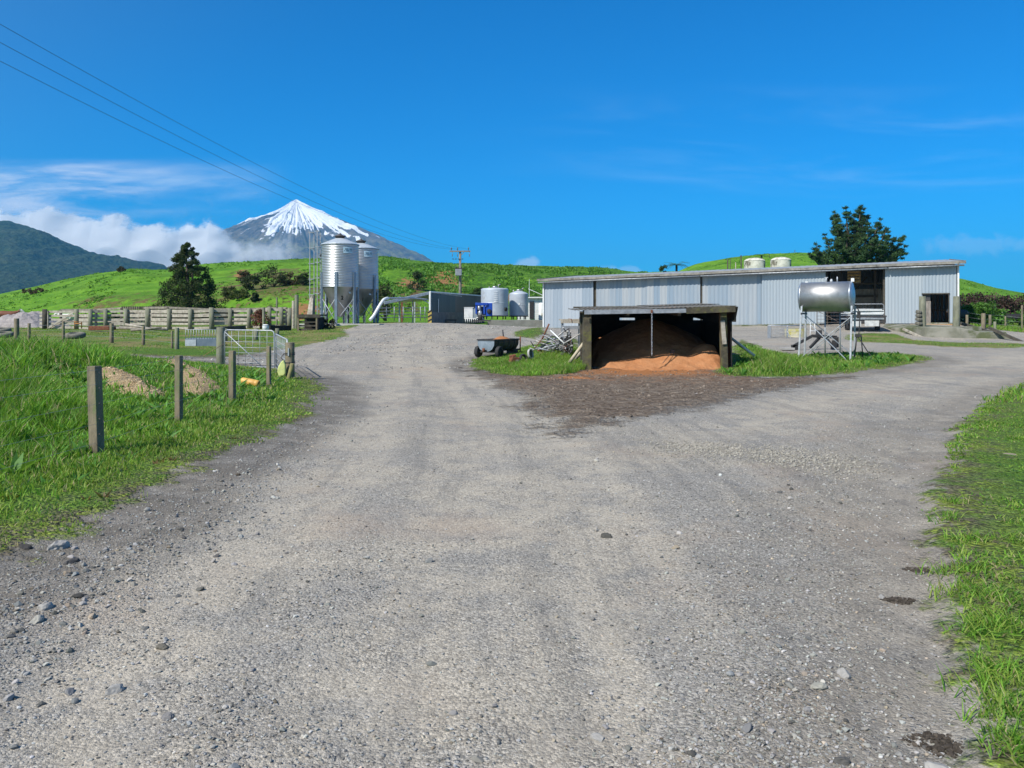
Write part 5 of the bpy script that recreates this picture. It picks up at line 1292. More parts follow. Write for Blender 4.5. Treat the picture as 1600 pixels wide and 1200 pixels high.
# ================================================================== scrap heap
def gxy(px, py): 
    p = G(px, py); return p
rs = random.Random(5)
SC = [pm('scrap_galv', (0.38, 0.38, 0.38), (0.24, 0.24, 0.25), 9, 0.55, 0.3), pm('scrap_pale', (0.46, 0.45, 0.42), (0.32, 0.31, 0.29), 9, 0.6), GALVD, RUST, DSTEEL]
cxs, cys = AT(868, 520, 28.2)[0], 28.2
gs = gz(cxs, cys)
kinds = [('pale scrap pipe', 1), ('dull scrap pipe', 2), ('galvanised scrap pipe', 0), ('rusty scrap pipe', 3), ('dark scrap bar', 4)]
for i in range(170):
    u = rs.random(); 
    cx_ = cxs + 1.0 - 1.75 * rs.random() ** 1.5; cy_ = cys + rs.uniform(-1.0, 1.1)
    hmax = 1.12 * max(0, 1 - ((cx_ - cxs - 0.65) / 1.5) ** 2) * (1 - 0.4 * abs(cy_ - cys))
    cz_ = gz(cx_, cy_) + rs.uniform(0.05, max(0.12, hmax))
    a = rs.uniform(0, math.pi); tl_ = rs.uniform(-0.45, 0.45) * (0.5 + cz_ - gs); L2 = rs.uniform(0.22, 0.6)
    dvec = Vector((math.cos(a) * math.cos(tl_), math.sin(a) * math.cos(tl_), math.sin(tl_))) * L2
    p0 = Vector((cx_, cy_, cz_)) - dvec; p1 = Vector((cx_, cy_, cz_)) + dvec
    for p_ in (p0, p1): p_.z = max(p_.z, gz(p_.x, p_.y) + 0.02); p_.x = min(p_.x, 2.1)
    kn, mi = kinds[rs.choice([0, 0, 1, 2, 2, 2, 2, 4, 3, 4])]
    bend = Vector((rs.uniform(-1, 1), rs.uniform(-1, 1), rs.uniform(0, 1))) * (0.12 if rs.random() < 0.35 else 0.02)
    m_ = MB().tube([(0, 0, 0), tuple((p1 - p0) * 0.5 + bend), tuple(p1 - p0)], rs.choice([0.018, 0.022, 0.03, 0.016]), 7).out('scrap_pipe', SC[mi]); m_.location = p0
    tag(m_, kn + ' in the tangled heap beside the feed bunker', 'pipe', 'scrap pipes heaped left of the bunker')
pole('scrap_bar', 'rusty bar sticking up at the left edge of the scrap heap', 'bar', AT(847, 530, 28.3), AT(858, 506, 28.3), 0.03, RUST)
pole('scrap_bar', 'long white bar slanting down across the scrap heap', 'bar', AT(860, 516, 27.2), AT(882, 537, 26.7), 0.025, WHITE)
pole('scrap_bar', 'pale angled bar rising to the right across the scrap heap', 'bar', AT(881, 537, 26.6), AT(909, 520, 26.5), 0.022, SC[1])
pole('scrap_bar', 'thin rusty rod leaning between trailer and scrap heap', 'bar', AT(835, 545, 27.2), AT(850, 525, 27.4), 0.015, RUST)
pole('scrap_bar', 'short dark bar standing left of the scrap heap', 'bar', AT(834, 541, 27.4), AT(829, 533, 27.4), 0.02, DSTEEL)
for k_, (px_, py_, rr, lb_) in enumerate([(829, 553, 0.165, 'white metal ring lying tilted in the grass')]):
    q = AT(px_, py_, 25.2); rg = thing('metal_rim', lb_, 'wheel rim', q); rg.rotation_euler = (R(20), R(-10), R(-28))
    MB().lathe([(rr - 0.03, -0.03), (rr, -0.035), (rr, 0.035), (rr - 0.03, 0.03), (rr - 0.035, 0.0), (rr - 0.03, -0.03)], 28, axis='x', caps=False).out('ring', SC[1], rg)
    MB().lathe([(0.0, -0.01), (rr - 0.05, -0.03), (rr - .04, 0.0), (0, 0.01)], 20, axis='x', caps=False).out('disc', pm('green_grey', (0.16, 0.18, 0.14), (0.11, 0.12, 0.10)), rg)
q = AT(815.5, 567, 24.9)
tyre('old_tyre', 'small black tyre leaning beside the white ring', AT(818, 560, 25.3), (R(70), 0, R(35)), 0.16, 0.12)
rb = thing('rusty_winch', 'rusty iron winch block lying in the grass by the trailer', 'winch', (q[0] - 0.25, 25.0, gz(q[0] - 0.25, 25.0)))
b = MB(); b.box((0, 0, 0.16), (0.28, 0.24, 0.22), (0.1, 0.2, 0.4)); b.box((-0.05, 0, 0.30), (0.2, 0.18, 0.06), (0, -0.2, 0.3)); b.out('body', RUST, rb, bevel=0.02)
b = MB(); b.lathe([(0.03, -0.14), (0.09, -0.14), (0.09, -0.11), (0.04, -0.11), (0.04, 0.11), (0.09, 0.11), (0.09, 0.14)], 14, (0.12, 0, 0.1), axis='y'); b.out('drum', DSTEEL, rb)
b = MB(); b.tube([(0.1, -0.1, 0.1), (0.1, -0.15, -0.04)], 0.02, 6); b.tube([(-0.3, 0.05, 0.03), (0.0, 0, 0.08)], 0.02, 6); b.out('handle', DSTEEL, rb)
# old bench on top of the heap
ob = thing('wooden_bench', 'old wooden bench top standing behind the scrap heap', 'bench', (AT(893, 515, 29.3)[0], 29.6, gz(AT(893, 515, 29.3)[0], 29.6)))
ht_ = CZ + (HOR - 499.5) / F * 29.6 - ob.location.z
b = MB(); b.box((0, 0, ht_), (0.9, 0.5, 0.05)); b.box((0.02, -0.27, ht_ - 0.07), (0.86, 0.03, 0.13)); b.out('top', TIMBERP, ob)
b = MB()
for x in (-0.33, 0.33): b.box((x, -0.2, ht_ / 2 - 0.1), (0.06, 0.06, ht_)); b.box((x, 0.2, ht_ / 2 - .1), (0.06, 0.06, ht_))
b.box((0, -0.2, ht_ - 0.3), (0.7, 0.04, 0.12)); b.out('frame', GALVD, ob)
b = MB(); b.tube([(-0.1, -0.1, ht_ + 0.03), (0.0, -0.3, ht_ + 0.02), (0.02, -0.3, ht_ - 0.1)], 0.012, 6); b.out('strap', RUST, ob)

# ================================================================== overhead fuel tank
ft = thing('fuel_tank', 'silver overhead fuel tank lying on tall crossed braced stand', 'fuel tank', (AT(1291, 560, 26.7)[0], 26.7, gz(AT(1291, 560, 26.7)[0], 26.7)), R(-3))
kf = 26.7 / F; zf = ft.location.z
ft.rotation_euler = (0, 0, R(-31))
tz_ = CZ + (HOR - 463.8) * kf - zf; tr_ = 23.3 * kf; tl2 = 36.0 * kf
MB().lathe([(tr_ - 0.02, -tl2), (tr_, -tl2 + 0.01), (tr_, tl2 - 0.01), (tr_ - 0.02, tl2)], 72, (0, 0, tz_), axis='x', caps=False).out('tank', STAIN, ft)
for s_ in (-1, 1):
    MB().lathe([(tr_ + 0.004, s_ * (tl2 - 0.02)), (tr_ + 0.012, s_ * tl2), (tr_ * 0.9, s_ * (tl2 + 0.05)), (tr_ * 0.5, s_ * (tl2 + 0.10)), (0.0, s_ * (tl2 + 0.115))], 48, (0, 0, tz_), axis='x', caps=False).out('end_cap', GALV, ft)
lx_ = [(1258 - 1291) * kf, (1330 - 1291) * kf]; gl = 0.0
ty0, ty1 = -0.42, 0.42
for i, x in enumerate(lx_):
    for y in (ty0, ty1):
        fo = (-0.09 if i == 0 else -0.03, -0.10 if y < 0 else 0.10)
        b = MB(); b.beam((x + fo[0], y + fo[1], -0.12 + (0.0)), (x, y, tz_ - tr_ * 0.62), 0.055, 0.055, (0, 1, 0)); b.out('leg', GALVW, ft)
b = MB()
yf = ty0 - 0.09
b.beam((lx_[0] + 0.02, yf + 0.09, tz_ - tr_ - 0.16), (lx_[1] - 0.06, yf - 0.01, -0.08), 0.02, 0.075, (0, 1, 0)); b.beam((lx_[1], yf + 0.07, tz_ - tr_ - 0.16), (lx_[0] - 0.06, yf - 0.03, 0.0), 0.02, 0.075, (0, 1, 0)); b.out('cross_brace', GALVW, ft)
b = MB(); b.beam((lx_[0], ty1 + 0.02, tz_ - tr_ - 0.15), (lx_[1], ty1 + 0.08, 0.05), 0.02, 0.06, (0, 1, 0)); b.beam((lx_[1], ty1 + 0.04, tz_ - tr_ - .15), (lx_[0], ty1 + 0.08, 0.05), 0.02, 0.06, (0, 1, 0)); b.out('rear_brace', GALVD, ft)
b = MB()
for x in lx_: b.beam((x, ty0 - 0.06, tz_ - tr_ - 0.06), (x, ty1 + 0.06, tz_ - tr_ - 0.06), 0.05, 0.06)
b.out('saddle', DSTEEL, ft)
b = MB()
for x in (-0.12, 0.58): b.tube([(x * 0.7, 0.3, 0), (x * .7, 0.3, tz_ - tr_)], 0.022, 6)
b.out('stay_pipe', GALVD, ft)
b = MB()
px2x = lambda px: (px - 1291) * kf
b.tube([(px2x(1291), 0, tz_ + tr_ - 0.02), (px2x(1291), 0, tz_ + tr_ + 0.15)], 0.025, 8); b.box((px2x(1291), 0, tz_ + tr_ + 0.15), (0.11, 0.05, 0.03)); b.tube([(px2x(1307), 0, tz_ + tr_ - 0.02), (px2x(1307), 0, tz_ + tr_ + 0.17)], 0.022, 8)
b.lathe([(0.05, tz_ + tr_ - 0.02), (0.05, tz_ + tr_ + 0.04), (0.025, tz_ + tr_ + 0.1)], 12, (px2x(1298.5), 0, 0)); b.out('vent_pipe', GALVW, ft)
b = MB(); b.box((px2x(1329), 0, tz_ + tr_ + 0.05), (0.10, 0.03, 0.12)); b.box((px2x(1262), 0, tz_ + tr_ + 0.01), (0.1, 0.03, 0.03)); b.out('lifting_lug', WHITE, ft)
b = MB(); xh = px2x(1337)
b.tube(smooth_pts([(xh - .02, -0.05, tz_ - tr_ + 0.12), (xh + 0.06, -0.15, tz_ - tr_ - 0.1), (xh + 0.05, -0.2, 1.0), (xh + 0.03, -0.2, 0.75), (xh + 0.12, -0.22, 0.62), (xh + 0.28, -0.25, 0.35), (xh + 0.42, -0.28, 0.12), (xh + 0.38, -0.3, -0.02), (xh + 0.20, -0.35, -0.02)]), 0.018, 8); b.out('hose', BLACK, ft)
b = MB(); b.box((xh + 0.03, -0.12, tz_ - tr_ - 0.12), (0.10, 0.08, 0.22)); b.box((xh + 0.02, -0.18, 0.82), (0.2, 0.12, 0.1)); b.out('pump', BLACK, ft)
b = MB(); b.tube([(xh - 0.02, -0.2, 0.8), (xh - 0.12, -0.15, 0.0)], 0.025, 6); b.tube([(xh + 0.05, 0.35, 0.8), (xh + 0.1, 0.4, 0.0)], 0.02, 6); b.out('pump_stand', DSTEEL, ft)

# ================================================================== things by the shed
# mesh gate leaning against the shed foundation
mg = thing('mesh_gate', 'grey weldmesh farm gate leaning below the shed wall', 'gate', (AT(1201, 540, 40)[0], 40, AT(1201, 538.5, 40)[2]), R(-5)); km = 40 / F
b = MB(); w_, h_ = 53 * km, 30 * km
b.tube([(0, 0, 0), (0, 0.1, h_), (w_, 0.1, h_), (w_, 0, -0.03), (0, 0, 0)], 0.035, 8); b.tube([(w_ * 0.55, 0.05, 0), (w_ * 0.55, 0.1, h_)], 0.045, 8); b.tube([(w_ * 0.55, 0.05, h_ * 0.7), (w_ * 0.72, 0.03, 0)], 0.02, 6); b.box((0.03, 0.02, h_ / 2), (0.16, 0.05, h_)); b.out('frame', GALVD, mg)
b = MB()
for k in range(1, 13): x = w_ * 0.55 * k / 13; b.tube([(x, 0.03, 0), (x, 0.1, h_)], 0.008, 4)
for k in range(1, 12): z = h_ * k / 12; b.tube([(0, 0.03, z), (w_ * (0.55 if k % 2 else 1), 0.03, z)], 0.009, 4)
b.out('mesh', GALVD, mg)
# concrete tank behind it
ctk = thing('concrete_trough', 'round pale mossy concrete trough behind the mesh gate', 'trough', (AT(1244, 540, 41.5)[0], 41.6, AT(1244, 541, 41.6)[2]))
MB().lathe([(0.55, -0.1), (0.57, 0.0), (0.56, 0.95), (0.50, 0.97), (0.49, 0.6), (0, 0.58)], 32, caps=False).out('basin', pm('lichen_concrete', (0.45, 0.42, 0.30), (0.33, 0.31, 0.20), 2, 0.95, c3=(0.30, 0.27, 0.06), th=0.5), ctk)
# black plough frame under the tank
pl = thing('old_plough', 'rusty black three legged plough frame behind the fuel tank stand', 'plough', (AT(1275, 553, 30.5)[0], 30.5, gz(AT(1275, 553, 30.5)[0], 30.5)))
b = MB(); b.beam((-0.95, 0, 0.12), (-0.15, 0, 0.55), 0.12, 0.1); b.beam((-0.15, 0, 0.55), (0.85, 0.1, 0.50), 0.14, 0.12); b.beam((0.6, -0.2, 0.1), (0.4, 0, 0.5), 0.1, 0.08); b.beam((-0.35, -0.3, 0.1), (0.2, 0.1, 0.5), 0.08, 0.1); b.beam((0.8, 0, 0.5), (0.85, 0.1, 0.1), 0.18, 0.1); b.box((-0.85, 0, 0.1), (0.25, 0.12, 0.2)); b.out('frame', BLACK, pl, bevel=0.01)
b = MB(); b.box((0.15, 0.1, 0.68), (0.22, 0.12, 0.2)); b.box((0.7, -0.05, 0.2), (0.22, 0.06, 0.35), (0.2, 0.1, 0)); b.out('share', DSTEEL, pl)
b = MB(); b.box((-1.2, -0.1, 0.05), (0.5, 0.4, 0.08)); b.out('ground_plate', CONCP, pl)
# standing scrap sheet, small barrel and chair by the tank
ca = thing('garden_chair', 'small white wire chair standing behind the fuel tank', 'chair', AT(1272, 531, 38)); kc = 38 / F
b = MB(); b.tube([(-0.2, 0, 0), (-0.18, 0, 0.85), (0.02, 0, 0.85), (0.1, 0, 0)], 0.016, 6); b.tube([(-0.19, 0, 0.45), (0.3, 0.3, 0.42)], 0.016, 6); b.tube([(0.3, 0.3, 0.42), (0.34, 0.35, 0)], 0.016, 6); b.out('frame', WHITE, ca)
# parked flat deck trailer in the bay with white sheets
ut = thing('flat_deck_trailer', 'flat deck vehicle trailer stacked with white sheets parked at the bay', 'trailer', (AT(1352, 520, 46.5)[0], 46.5, gz(AT(1352, 520, 46.5)[0], 46.5)), R(-14)); ku = 46.5 / F
b = MB(); b.box((0, 1.0, 0.78), (2.1, 2.6, 0.09)); b.out('deck', GALVD, ut)
b = MB(); rr_ = random.Random(3)
for k in range(7): b.box((rr_.uniform(-0.12, 0.1), 0.9 + rr_.uniform(-0.1, 0.1), 1.0 + k * 0.055), (2.1 - 0.05 * k + rr_.uniform(-0.3, 0.1), 2.3, 0.045), (0, 0, rr_.uniform(-0.03, 0.03)))
o = b.out('sheet_stack', WHITE); o.location = ut.location; o.rotation_euler = ut.rotation_euler; tag(o, 'stack of white roofing sheets on the flat deck trailer', 'sheet stack', None)
b = MB(); b.box((0, -0.3, 0.92), (2.25, 0.06, 0.08)); b.box((1.02, -0.3, 0.75), (0.08, 0.3, 0.45)); b.box((-1.02, -0.3, 0.7), (0.08, 0.3, 0.45)); b.box((0, -0.3, 0.6), (2.1, 0.1, 0.14)); b.out('tail_frame', DSTEEL, ut)
b = MB(); b.box((-0.55, -0.36, 0.48), (0.5, 0.03, 0.3)); b.box((0.3, -0.36, 0.5), (0.8, 0.03, 0.34)); b.out('tail_panel', pm('white_tail', (0.62, 0.62, 0.60), (0.45, 0.45, 0.44), 4, 0.6), ut)
for sx in (-0.85, 0.85):
    w_ = MB().lathe([(0.16, -0.1), (0.31, -0.1), (0.34, -0.06), (0.34, 0.06), (0.31, 0.1), (0.16, 0.1)], 24, (0, 0, 0), axis='x', caps=False).out('wheel', BLACK, ut); w_.location = (sx, 0.9, 0.33)
    MB().lathe([(0, -0.05), (0.17, -0.06), (0.17, 0.06), (0, 0.05)], 14, (0, 0, 0), axis='x', caps=False).out('rim', GALVD, w_)
# tubular gates closing the bay
def tube_gate(name, label, loc, rotz, w, h, nbar, mat, group=None, brace=True, r=0.022, mesh=0):
    t = thing(name, label, 'gate', loc, rotz, group)
    c_ = 0.12; b = MB(); b.tube([(0, 0, 0), (0, 0, h - c_), (c_ * 0.3, 0, h - c_ * 0.3), (c_, 0, h), (w - c_, 0, h), (w - c_ * .3, 0, h - c_ * .3), (w, 0, h - c_), (w, 0, 0), (0, 0, 0)], r, 8); b.out('frame', mat, t)
    b = MB()
    for k in range(1, nbar): b.tube([(0, 0, h * k / nbar), (w, 0, h * k / nbar)], r * 0.55, 6)
    b.out('rails', mat, t)
    if mesh:
        b = MB()
        for k in range(1, mesh): b.tube([(w * k / mesh, 0, 0), (w * k / mesh, 0, h)], r * 0.42, 5)
        b.out('upright_wires', mat, t)
    if brace:
        b = MB(); b.tube([(0.02, -0.02, h - 0.08), (w * 0.78, -0.02, 0.02)], r * 0.7, 6); b.out('brace', mat, t)
    return t
ga = AT(1292, 505, 49.0); tube_gate('bar_gate', 'dark tubular gate across the left of the open shed bay', (ga[0], 50.6, gz(ga[0], 50.6) + 0.1), SROT, 2.2, 1.05, 5, pm('rusty_tube', (0.20, 0.17, 0.15), (0.13, 0.10, 0.09), 6, 0.7, 0.2), 'gates in the shed bay')
ga = AT(1336, 505, 48.6); tube_gate('bar_gate', 'grey tubular gate behind the parked flat deck trailer', (ga[0], 49.3, gz(ga[0], 49.3) + 0.35), SROT, 1.95, 1.15, 4, GALVD, 'gates in the shed bay', False)
# ================================================================== rock, stone and grass scatter
def surf_z(x, y):
    x = np.asarray(x, float); y = np.asarray(y, float)
    z = ground_z(x, y) + (fbm(x * 3.0, y * 3.0, 3, 3) - 0.5) * 0.03 * ((y < 60) & (y > -5))
    if x.size > 1 or y.size > 1:
        z = z + chip_h(x, y)
        k = (y < 60) & (y > 0); tr_ = np.full(x.shape, 9.0)
        for T in TRACKS: tr_ = np.minimum(tr_, line_d(x, y, T))
        z = z - np.exp(-(tr_ / 0.55) ** 2) * 0.03 * k * (grass_sd(x, y, ['left', 'verge', 'isle', 'isle_right']) < 0)
    return z
def ico(sub):
    bm = bmesh.new(); bmesh.ops.create_icosphere(bm, subdivisions=sub, radius=1.0)
    v = np.array([p.co[:] for p in bm.verts]); f = np.array([[q.index for q in fc.verts] for fc in bm.faces]); bm.free(); return v, f
def rock_verts(v, seed, ang=0.35):
    r_ = np.random.default_rng(seed); v = v.copy()
    for _ in range(7):                                   # chop flat facets
        n = r_.normal(size=3); n /= np.linalg.norm(n); d = r_.uniform(0.55, 0.85); s = v @ n
        v = v - np.outer(np.maximum(s - d, 0), n)
    v *= 1 + r_.normal(size=(len(v), 1)) * 0.05
    return v * np.array([1, r_.uniform(0.6, 0.95), r_.uniform(0.42, 0.75)])
def scatter_stones(name, pos, size, cols, sub, nvar, seed, label):
    v0, f0 = ico(sub); var = [rock_verts(v0, seed + k) for k in range(nvar)]; r_ = np.random.default_rng(seed)
    n = len(pos); pick = r_.integers(0, nvar, n); VV = np.empty((n, len(v0), 3))
    for k in range(nvar): VV[pick == k] = var[k]
    a = r_.uniform(0, 2 * np.pi, n); ca, sa = np.cos(a), np.sin(a); t = r_.normal(0, 0.25, n)
    x = VV[..., 0] * ca[:, None] - VV[..., 1] * sa[:, None]; y = VV[..., 0] * sa[:, None] + VV[..., 1] * ca[:, None]; z = VV[..., 2] + x * t[:, None]
    V = np.stack([x, y, z], -1) * size[:, None, None] + pos[:, None, :]
    Fc = (f0[None] + (np.arange(n) * len(v0))[:, None, None]).reshape(-1, 3)
    C = np.repeat(cols, len(v0), 0)
    o = mesh_from(name, V.reshape(-1, 3), Fc, STONE, cols=C); return tag(o, label, None, None, 'stuff')
def stone_cols(n, r_):
    g = r_.choice([0.11, 0.20, 0.28, 0.35, 0.44], n, p=[0.12, 0.28, 0.34, 0.20, 0.06]) * r_.uniform(0.8, 1.2, n)
    c = np.stack([g * r_.uniform(0.98, 1.08, n), g, g * r_.uniform(0.86, 0.98, n)], -1)
    w = r_.random(n) < 0.07; c[w] = c[w] * np.array([1.08, 0.93, 0.78]); return c
r_ = np.random.default_rng(3)
def road_samples(n, ymin, ymax, power, xspan=0.78):
    u = r_.random(n); y = ymin * (ymax / ymin) ** (u ** power); x = r_.uniform(-xspan, xspan, n) * y
    return x, y
def place_stones(n, ymin, ymax, power, smin, smax, sexp, sub, name, seed, label, edge_bias=1.0, clear_track=True):
    x, y = road_samples(n, ymin, ymax, power)
    gs_ = grass_sd(x, y, ['left', 'isle', 'isle_right', 'verge']); ms_ = sdist(x, y, MUD)
    tr_ = np.full(x.shape, 9.0)
    for T in TRACKS: tr_ = np.minimum(tr_, line_d(x, y, T))
    cl = fbm(x * 1.1, y * 1.1, 4, 91)
    p = 0.30 + 0.9 * sstep(cl, 0.45, 0.65) + 1.6 * edge_bias * np.exp(-((-gs_ - 0.7) / 0.6) ** 2) * (gs_ < 0.1)
    p = p * (1 - 0.6 * np.exp(-(tr_ / 0.5) ** 2)) * (gs_ < 0.12) * np.where(ms_ > 0, 0.5, 1)
    k = r_.random(n) * 2.2 < p; x, y = x[k], y[k]; n = len(x)
    s = smin * (smax / smin) ** (r_.random(n) ** sexp)
    z = surf_z(x, y) + s * 0.22
    return scatter_stones(name, np.stack([x, y, z], -1), s, stone_cols(n, r_), sub, 10, seed, label)
place_stones(120000, 2.0, 15, 0.85, 0.004, 0.012, 1.5, 0 + 1, 'fine_gravel', 5, 'loose fine gravel over the track')
place_stones(11000, 2.0, 24, 0.75, 0.008, 0.020, 2.2, 1, 'gravel_stones', 6, 'loose stones scattered over the gravel')
place_stones(700, 2.2, 24, 0.65, 0.018, 0.034, 2.4, 2, 'larger_stones', 7, 'larger loose stones along the track edges', 1.6)
n = 26000; x, y = road_samples(n, 3.2, 20, 0.8, 0.9); gs_ = grass_sd(x, y, ['left']); k = (x < 0) & (gs_ < 0.05) & (gs_ > -1.5) & (r_.random(n) < np.exp(-((gs_ + 0.75) / 0.45) ** 2) * (0.25 + 0.9 * fbm(x * 1.5, y * 1.5, 3, 97))); x, y = x[k], y[k]; n = len(x)
s = 0.008 * 4.2 ** (r_.random(n) ** 1.9)
scatter_stones('edge_gravel', np.stack([x, y, surf_z(x, y) + s * 0.1], -1), s, stone_cols(n, r_) * 0.85, 1, 10, 65, 'coarse loose gravel along the left track edge')
# band of pale crushed rock on the right of the junction
n = 2600; px_ = r_.uniform(1040, 1330, n); x = np.empty(n); y = np.empty(n)
q0 = np.array([G(a, 695 + (a - 1050) * 0.11) for a in (1040, 1110, 1180, 1250, 1330)]); bx = np.interp(px_, (1040, 1110, 1180, 1250, 1330), q0[:, 0]); by = np.interp(px_, (1040, 1110, 1180, 1250, 1330), q0[:, 1])
x = bx + r_.normal(0, 0.3, n); y = by + r_.normal(0, 0.38, n); s = r_.uniform(0.006, 0.019, n)
g = r_.uniform(0.20, 0.36, n)
scatter_stones('crushed_rock', np.stack([x, y, surf_z(x, y) + s * 0.3], -1), s, np.stack([g * 1.08, g, g * 0.84], -1), 1, 8, 40, 'band of pale crushed rock filling a dip in the track')
# clods in the churned mud
n = 6500; x = r_.uniform(-1.5, 11.5, n); y = r_.uniform(8.5, 23.5, n); k = (sdist(x, y, MUD) > -0.1 + r_.random(n) * 0.9) & (fbm(x * 1.5, y * 1.5, 3, 33) > 0.42); x, y = x[k], y[k]; n = len(x)
s = 0.015 * (3.6) ** (r_.random(n) ** 2.2); g = r_.uniform(0.06, 0.22, n)
zz_ = surf_z(x, y) + sstep(sdist(x, y, MUD), -0.2, 0.5) * (fbm(x * 2.2, y * 2.2, 4, 9, 0.65) - 0.45) * 0.12
scatter_stones('mud_clods', np.stack([x, y, zz_], -1), s, np.stack([g * 1.2, g * 0.98, g * 0.78], -1), 1, 8, 50, 'clods of churned mud in front of the bunker')
# rough rubble ground by the shed and pole
n = 5000; x = r_.uniform(-14, 8, n); y = r_.uniform(24, 48, n); k = (grass_sd(x, y) < 0) & (fbm(x * .5, y * .5, 3, 44) > 0.5); x, y = x[k], y[k]; n = len(x); s = r_.uniform(0.02, 0.06, n)
scatter_stones('yard_rubble', np.stack([x, y, surf_z(x, y) + s * 0.1], -1), s, stone_cols(n, r_), 1, 6, 60, 'loose rubble over the upper yard')
# rocks one can tell apart
v2, f2 = ico(3)
def rock(px, py, size, col_, label, seed, flat=1.0, name='rock', cat='rock', group='rocks lying on the track edge', rough=1):
    x, y, z = G(px, py); z = float(surf_z(np.array([x, x]), np.array([y, y]))[0]); v = rock_verts(v2, seed) * np.array([1, 1, flat]); v = v * (1 + 0.10 * (fbm(v[:, 0] * 3 + seed, v[:, 1] * 3 + v[:, 2] * 2, 3, seed)[:, None] - 0.5) * rough)
    g = fbm(v[:, 0] * 4, v[:, 1] * 4 + v[:, 2], 4, seed + 3)[:, None]; C = np.minimum(np.array(col_), 0.33)[None] * (0.65 + 0.5 * g) * np.array([1.05, 1.0, 0.92])
    o = mesh_from(name, v * size, f2, STONE, cols=C); o.location = (x, y, z + size * 0.05 * flat); o.rotation_euler = (0, 0, seed * 1.3); return tag(o, label, cat, group)
for a in [(92, 856, 0.085, (0.42, 0.42, 0.40), 'big pale grey rock at the mossy edge, lower left', 1), (40, 858, 0.065, (0.05, 0.05, 0.052), 'black rock beside the big pale rock, lower left', 2), (112, 878, 0.05, (0.08, 0.08, 0.085), 'dark grey rock just below the big pale rock', 3),
          (70, 950, 0.05, (0.38, 0.38, 0.37), 'light grey rock in the dark loose gravel on the left', 4), (122, 932, 0.04, (0.06, 0.06, 0.06), 'small black rock uphill of the light grey rock', 5), (57, 970, 0.045, (0.40, 0.37, 0.31), 'tan flat rock at the left track edge', 6),
          (255, 1005, 0.037, (0.13, 0.125, 0.11), 'brown grey rock alone on the left half of the track', 7), (179, 1070, 0.040, (0.40, 0.37, 0.33), 'pointed light rock low on the left of the track', 8), (262, 1112, 0.026, (0.20, 0.20, 0.21), 'grey pebble rock right of the pointed light rock', 9),
          (1280, 1071, 0.042, (0.42, 0.36, 0.30), 'angular beige rock low on the right of the track', 10), (1320, 1050, 0.040, (0.40, 0.42, 0.42), 'flat whitish rock above the angular beige rock', 11), (1461, 1053, 0.036, (0.22, 0.22, 0.22), 'rounded grey rock in the right wheel rut', 12),
          (1378, 927, 0.034, (0.46, 0.41, 0.33), 'cream rock beside the dark clod', 13), (934, 1140, 0.034, (0.44, 0.42, 0.37), 'pale rock at the bottom middle of the track', 14), (1315, 1182, 0.036, (0.10, 0.10, 0.10), 'dark rock at the bottom right of the track', 15), (1466, 1192, 0.05, (0.42, 0.40, 0.36), 'large cream rock at the bottom right corner of the track', 16),
          (1235, 940, 0.026, (0.30, 0.31, 0.32), 'small bluish rock right of the track middle', 17), (1055, 853, 0.042, (0.33, 0.29, 0.23), 'brown rounded rock in the middle of the junction', 18), (947, 833, 0.045, (0.09, 0.09, 0.085), 'dark rock left of the brown rounded rock', 19)]:
    rock(*a)
rock(1582, 712, 0.28, (0.30, 0.27, 0.21), 'wide flat weathered slab lying in the right verge', 30, 0.22, 'stone_slab', 'slab', None)
for qx, qy, qa, qb, ql in [(1435, 882, 0.13, 0.10, 'dark turf clod nearest the right verge'), (1405, 931, 0.12, 0.07, 'flat dark turf clod beside the cream rock'), (1470, 1155, 0.15, 0.12, 'large dark peaty clod at the bottom right')]:
    x0_, y0_, _ = G(qx, qy); m_ = 260; rr_ = np.sqrt(r_.random(m_)); aa_ = r_.uniform(0, 2 * np.pi, m_); qa *= 0.78; qb *= 0.7; x = rr_ * np.cos(aa_) * qa * (1 + 0.25 * np.sin(3 * aa_)); y = rr_ * np.sin(aa_) * qb
    s = r_.uniform(0.004, 0.016, m_); g = r_.uniform(0.03, 0.085, m_); z = surf_z(x0_ + x, y0_ + y) + 0.012 * (1 - rr_) - 0.002
    o = scatter_stones('turf_clod', np.stack([x, y, z], -1), s, np.stack([g * 1.15, g * 0.95, g * 0.75], -1), 1, 8, int(qx), ql); o.location = (x0_, y0_, 0); o['kind'] = 'thing'; tag(o, ql, 'clod', 'dark turf clods on the right')

# ---- blades
def blades_mesh(name, P, h, w, lean, C, mat, label, kind='stuff', cat=None, curl=0.35, parent=None):
    n = len(P); a = rng.uniform(0, 2 * np.pi, n); b = rng.uniform(0, 2 * np.pi, n)
    wx, wy = np.cos(a) * w * 0.5, np.sin(a) * w * 0.5; lx, ly = np.cos(b) * lean, np.sin(b) * lean
    V = np.empty((n, 5, 3)); 
    V[:, 0] = P + np.stack([-wx, -wy, np.zeros(n)], -1); V[:, 1] = P + np.stack([wx, wy, np.zeros(n)], -1)
    m = P + np.stack([lx * curl, ly * curl, h * 0.60], -1)
    V[:, 2] = m + np.stack([wx, wy, 0 * h], -1) * 0.85; V[:, 3] = m - np.stack([wx, wy, 0 * h], -1) * 0.85
    V[:, 4] = P + np.stack([lx, ly, h], -1)
    base = (np.arange(n) * 5)[:, None]
    loops = np.concatenate([base + np.array([[0, 1, 2, 3]]), base + np.array([[3, 2, 4]])], 1).ravel()
    sizes = np.tile([4, 3], n)
    cc = np.repeat(C, 5, 0)
    o = mesh_from(name, V.reshape(-1, 3), loops, mat, cols=cc, sizes=sizes, parent=parent)
    if parent is None: tag(o, label, cat, None, kind)
    return o
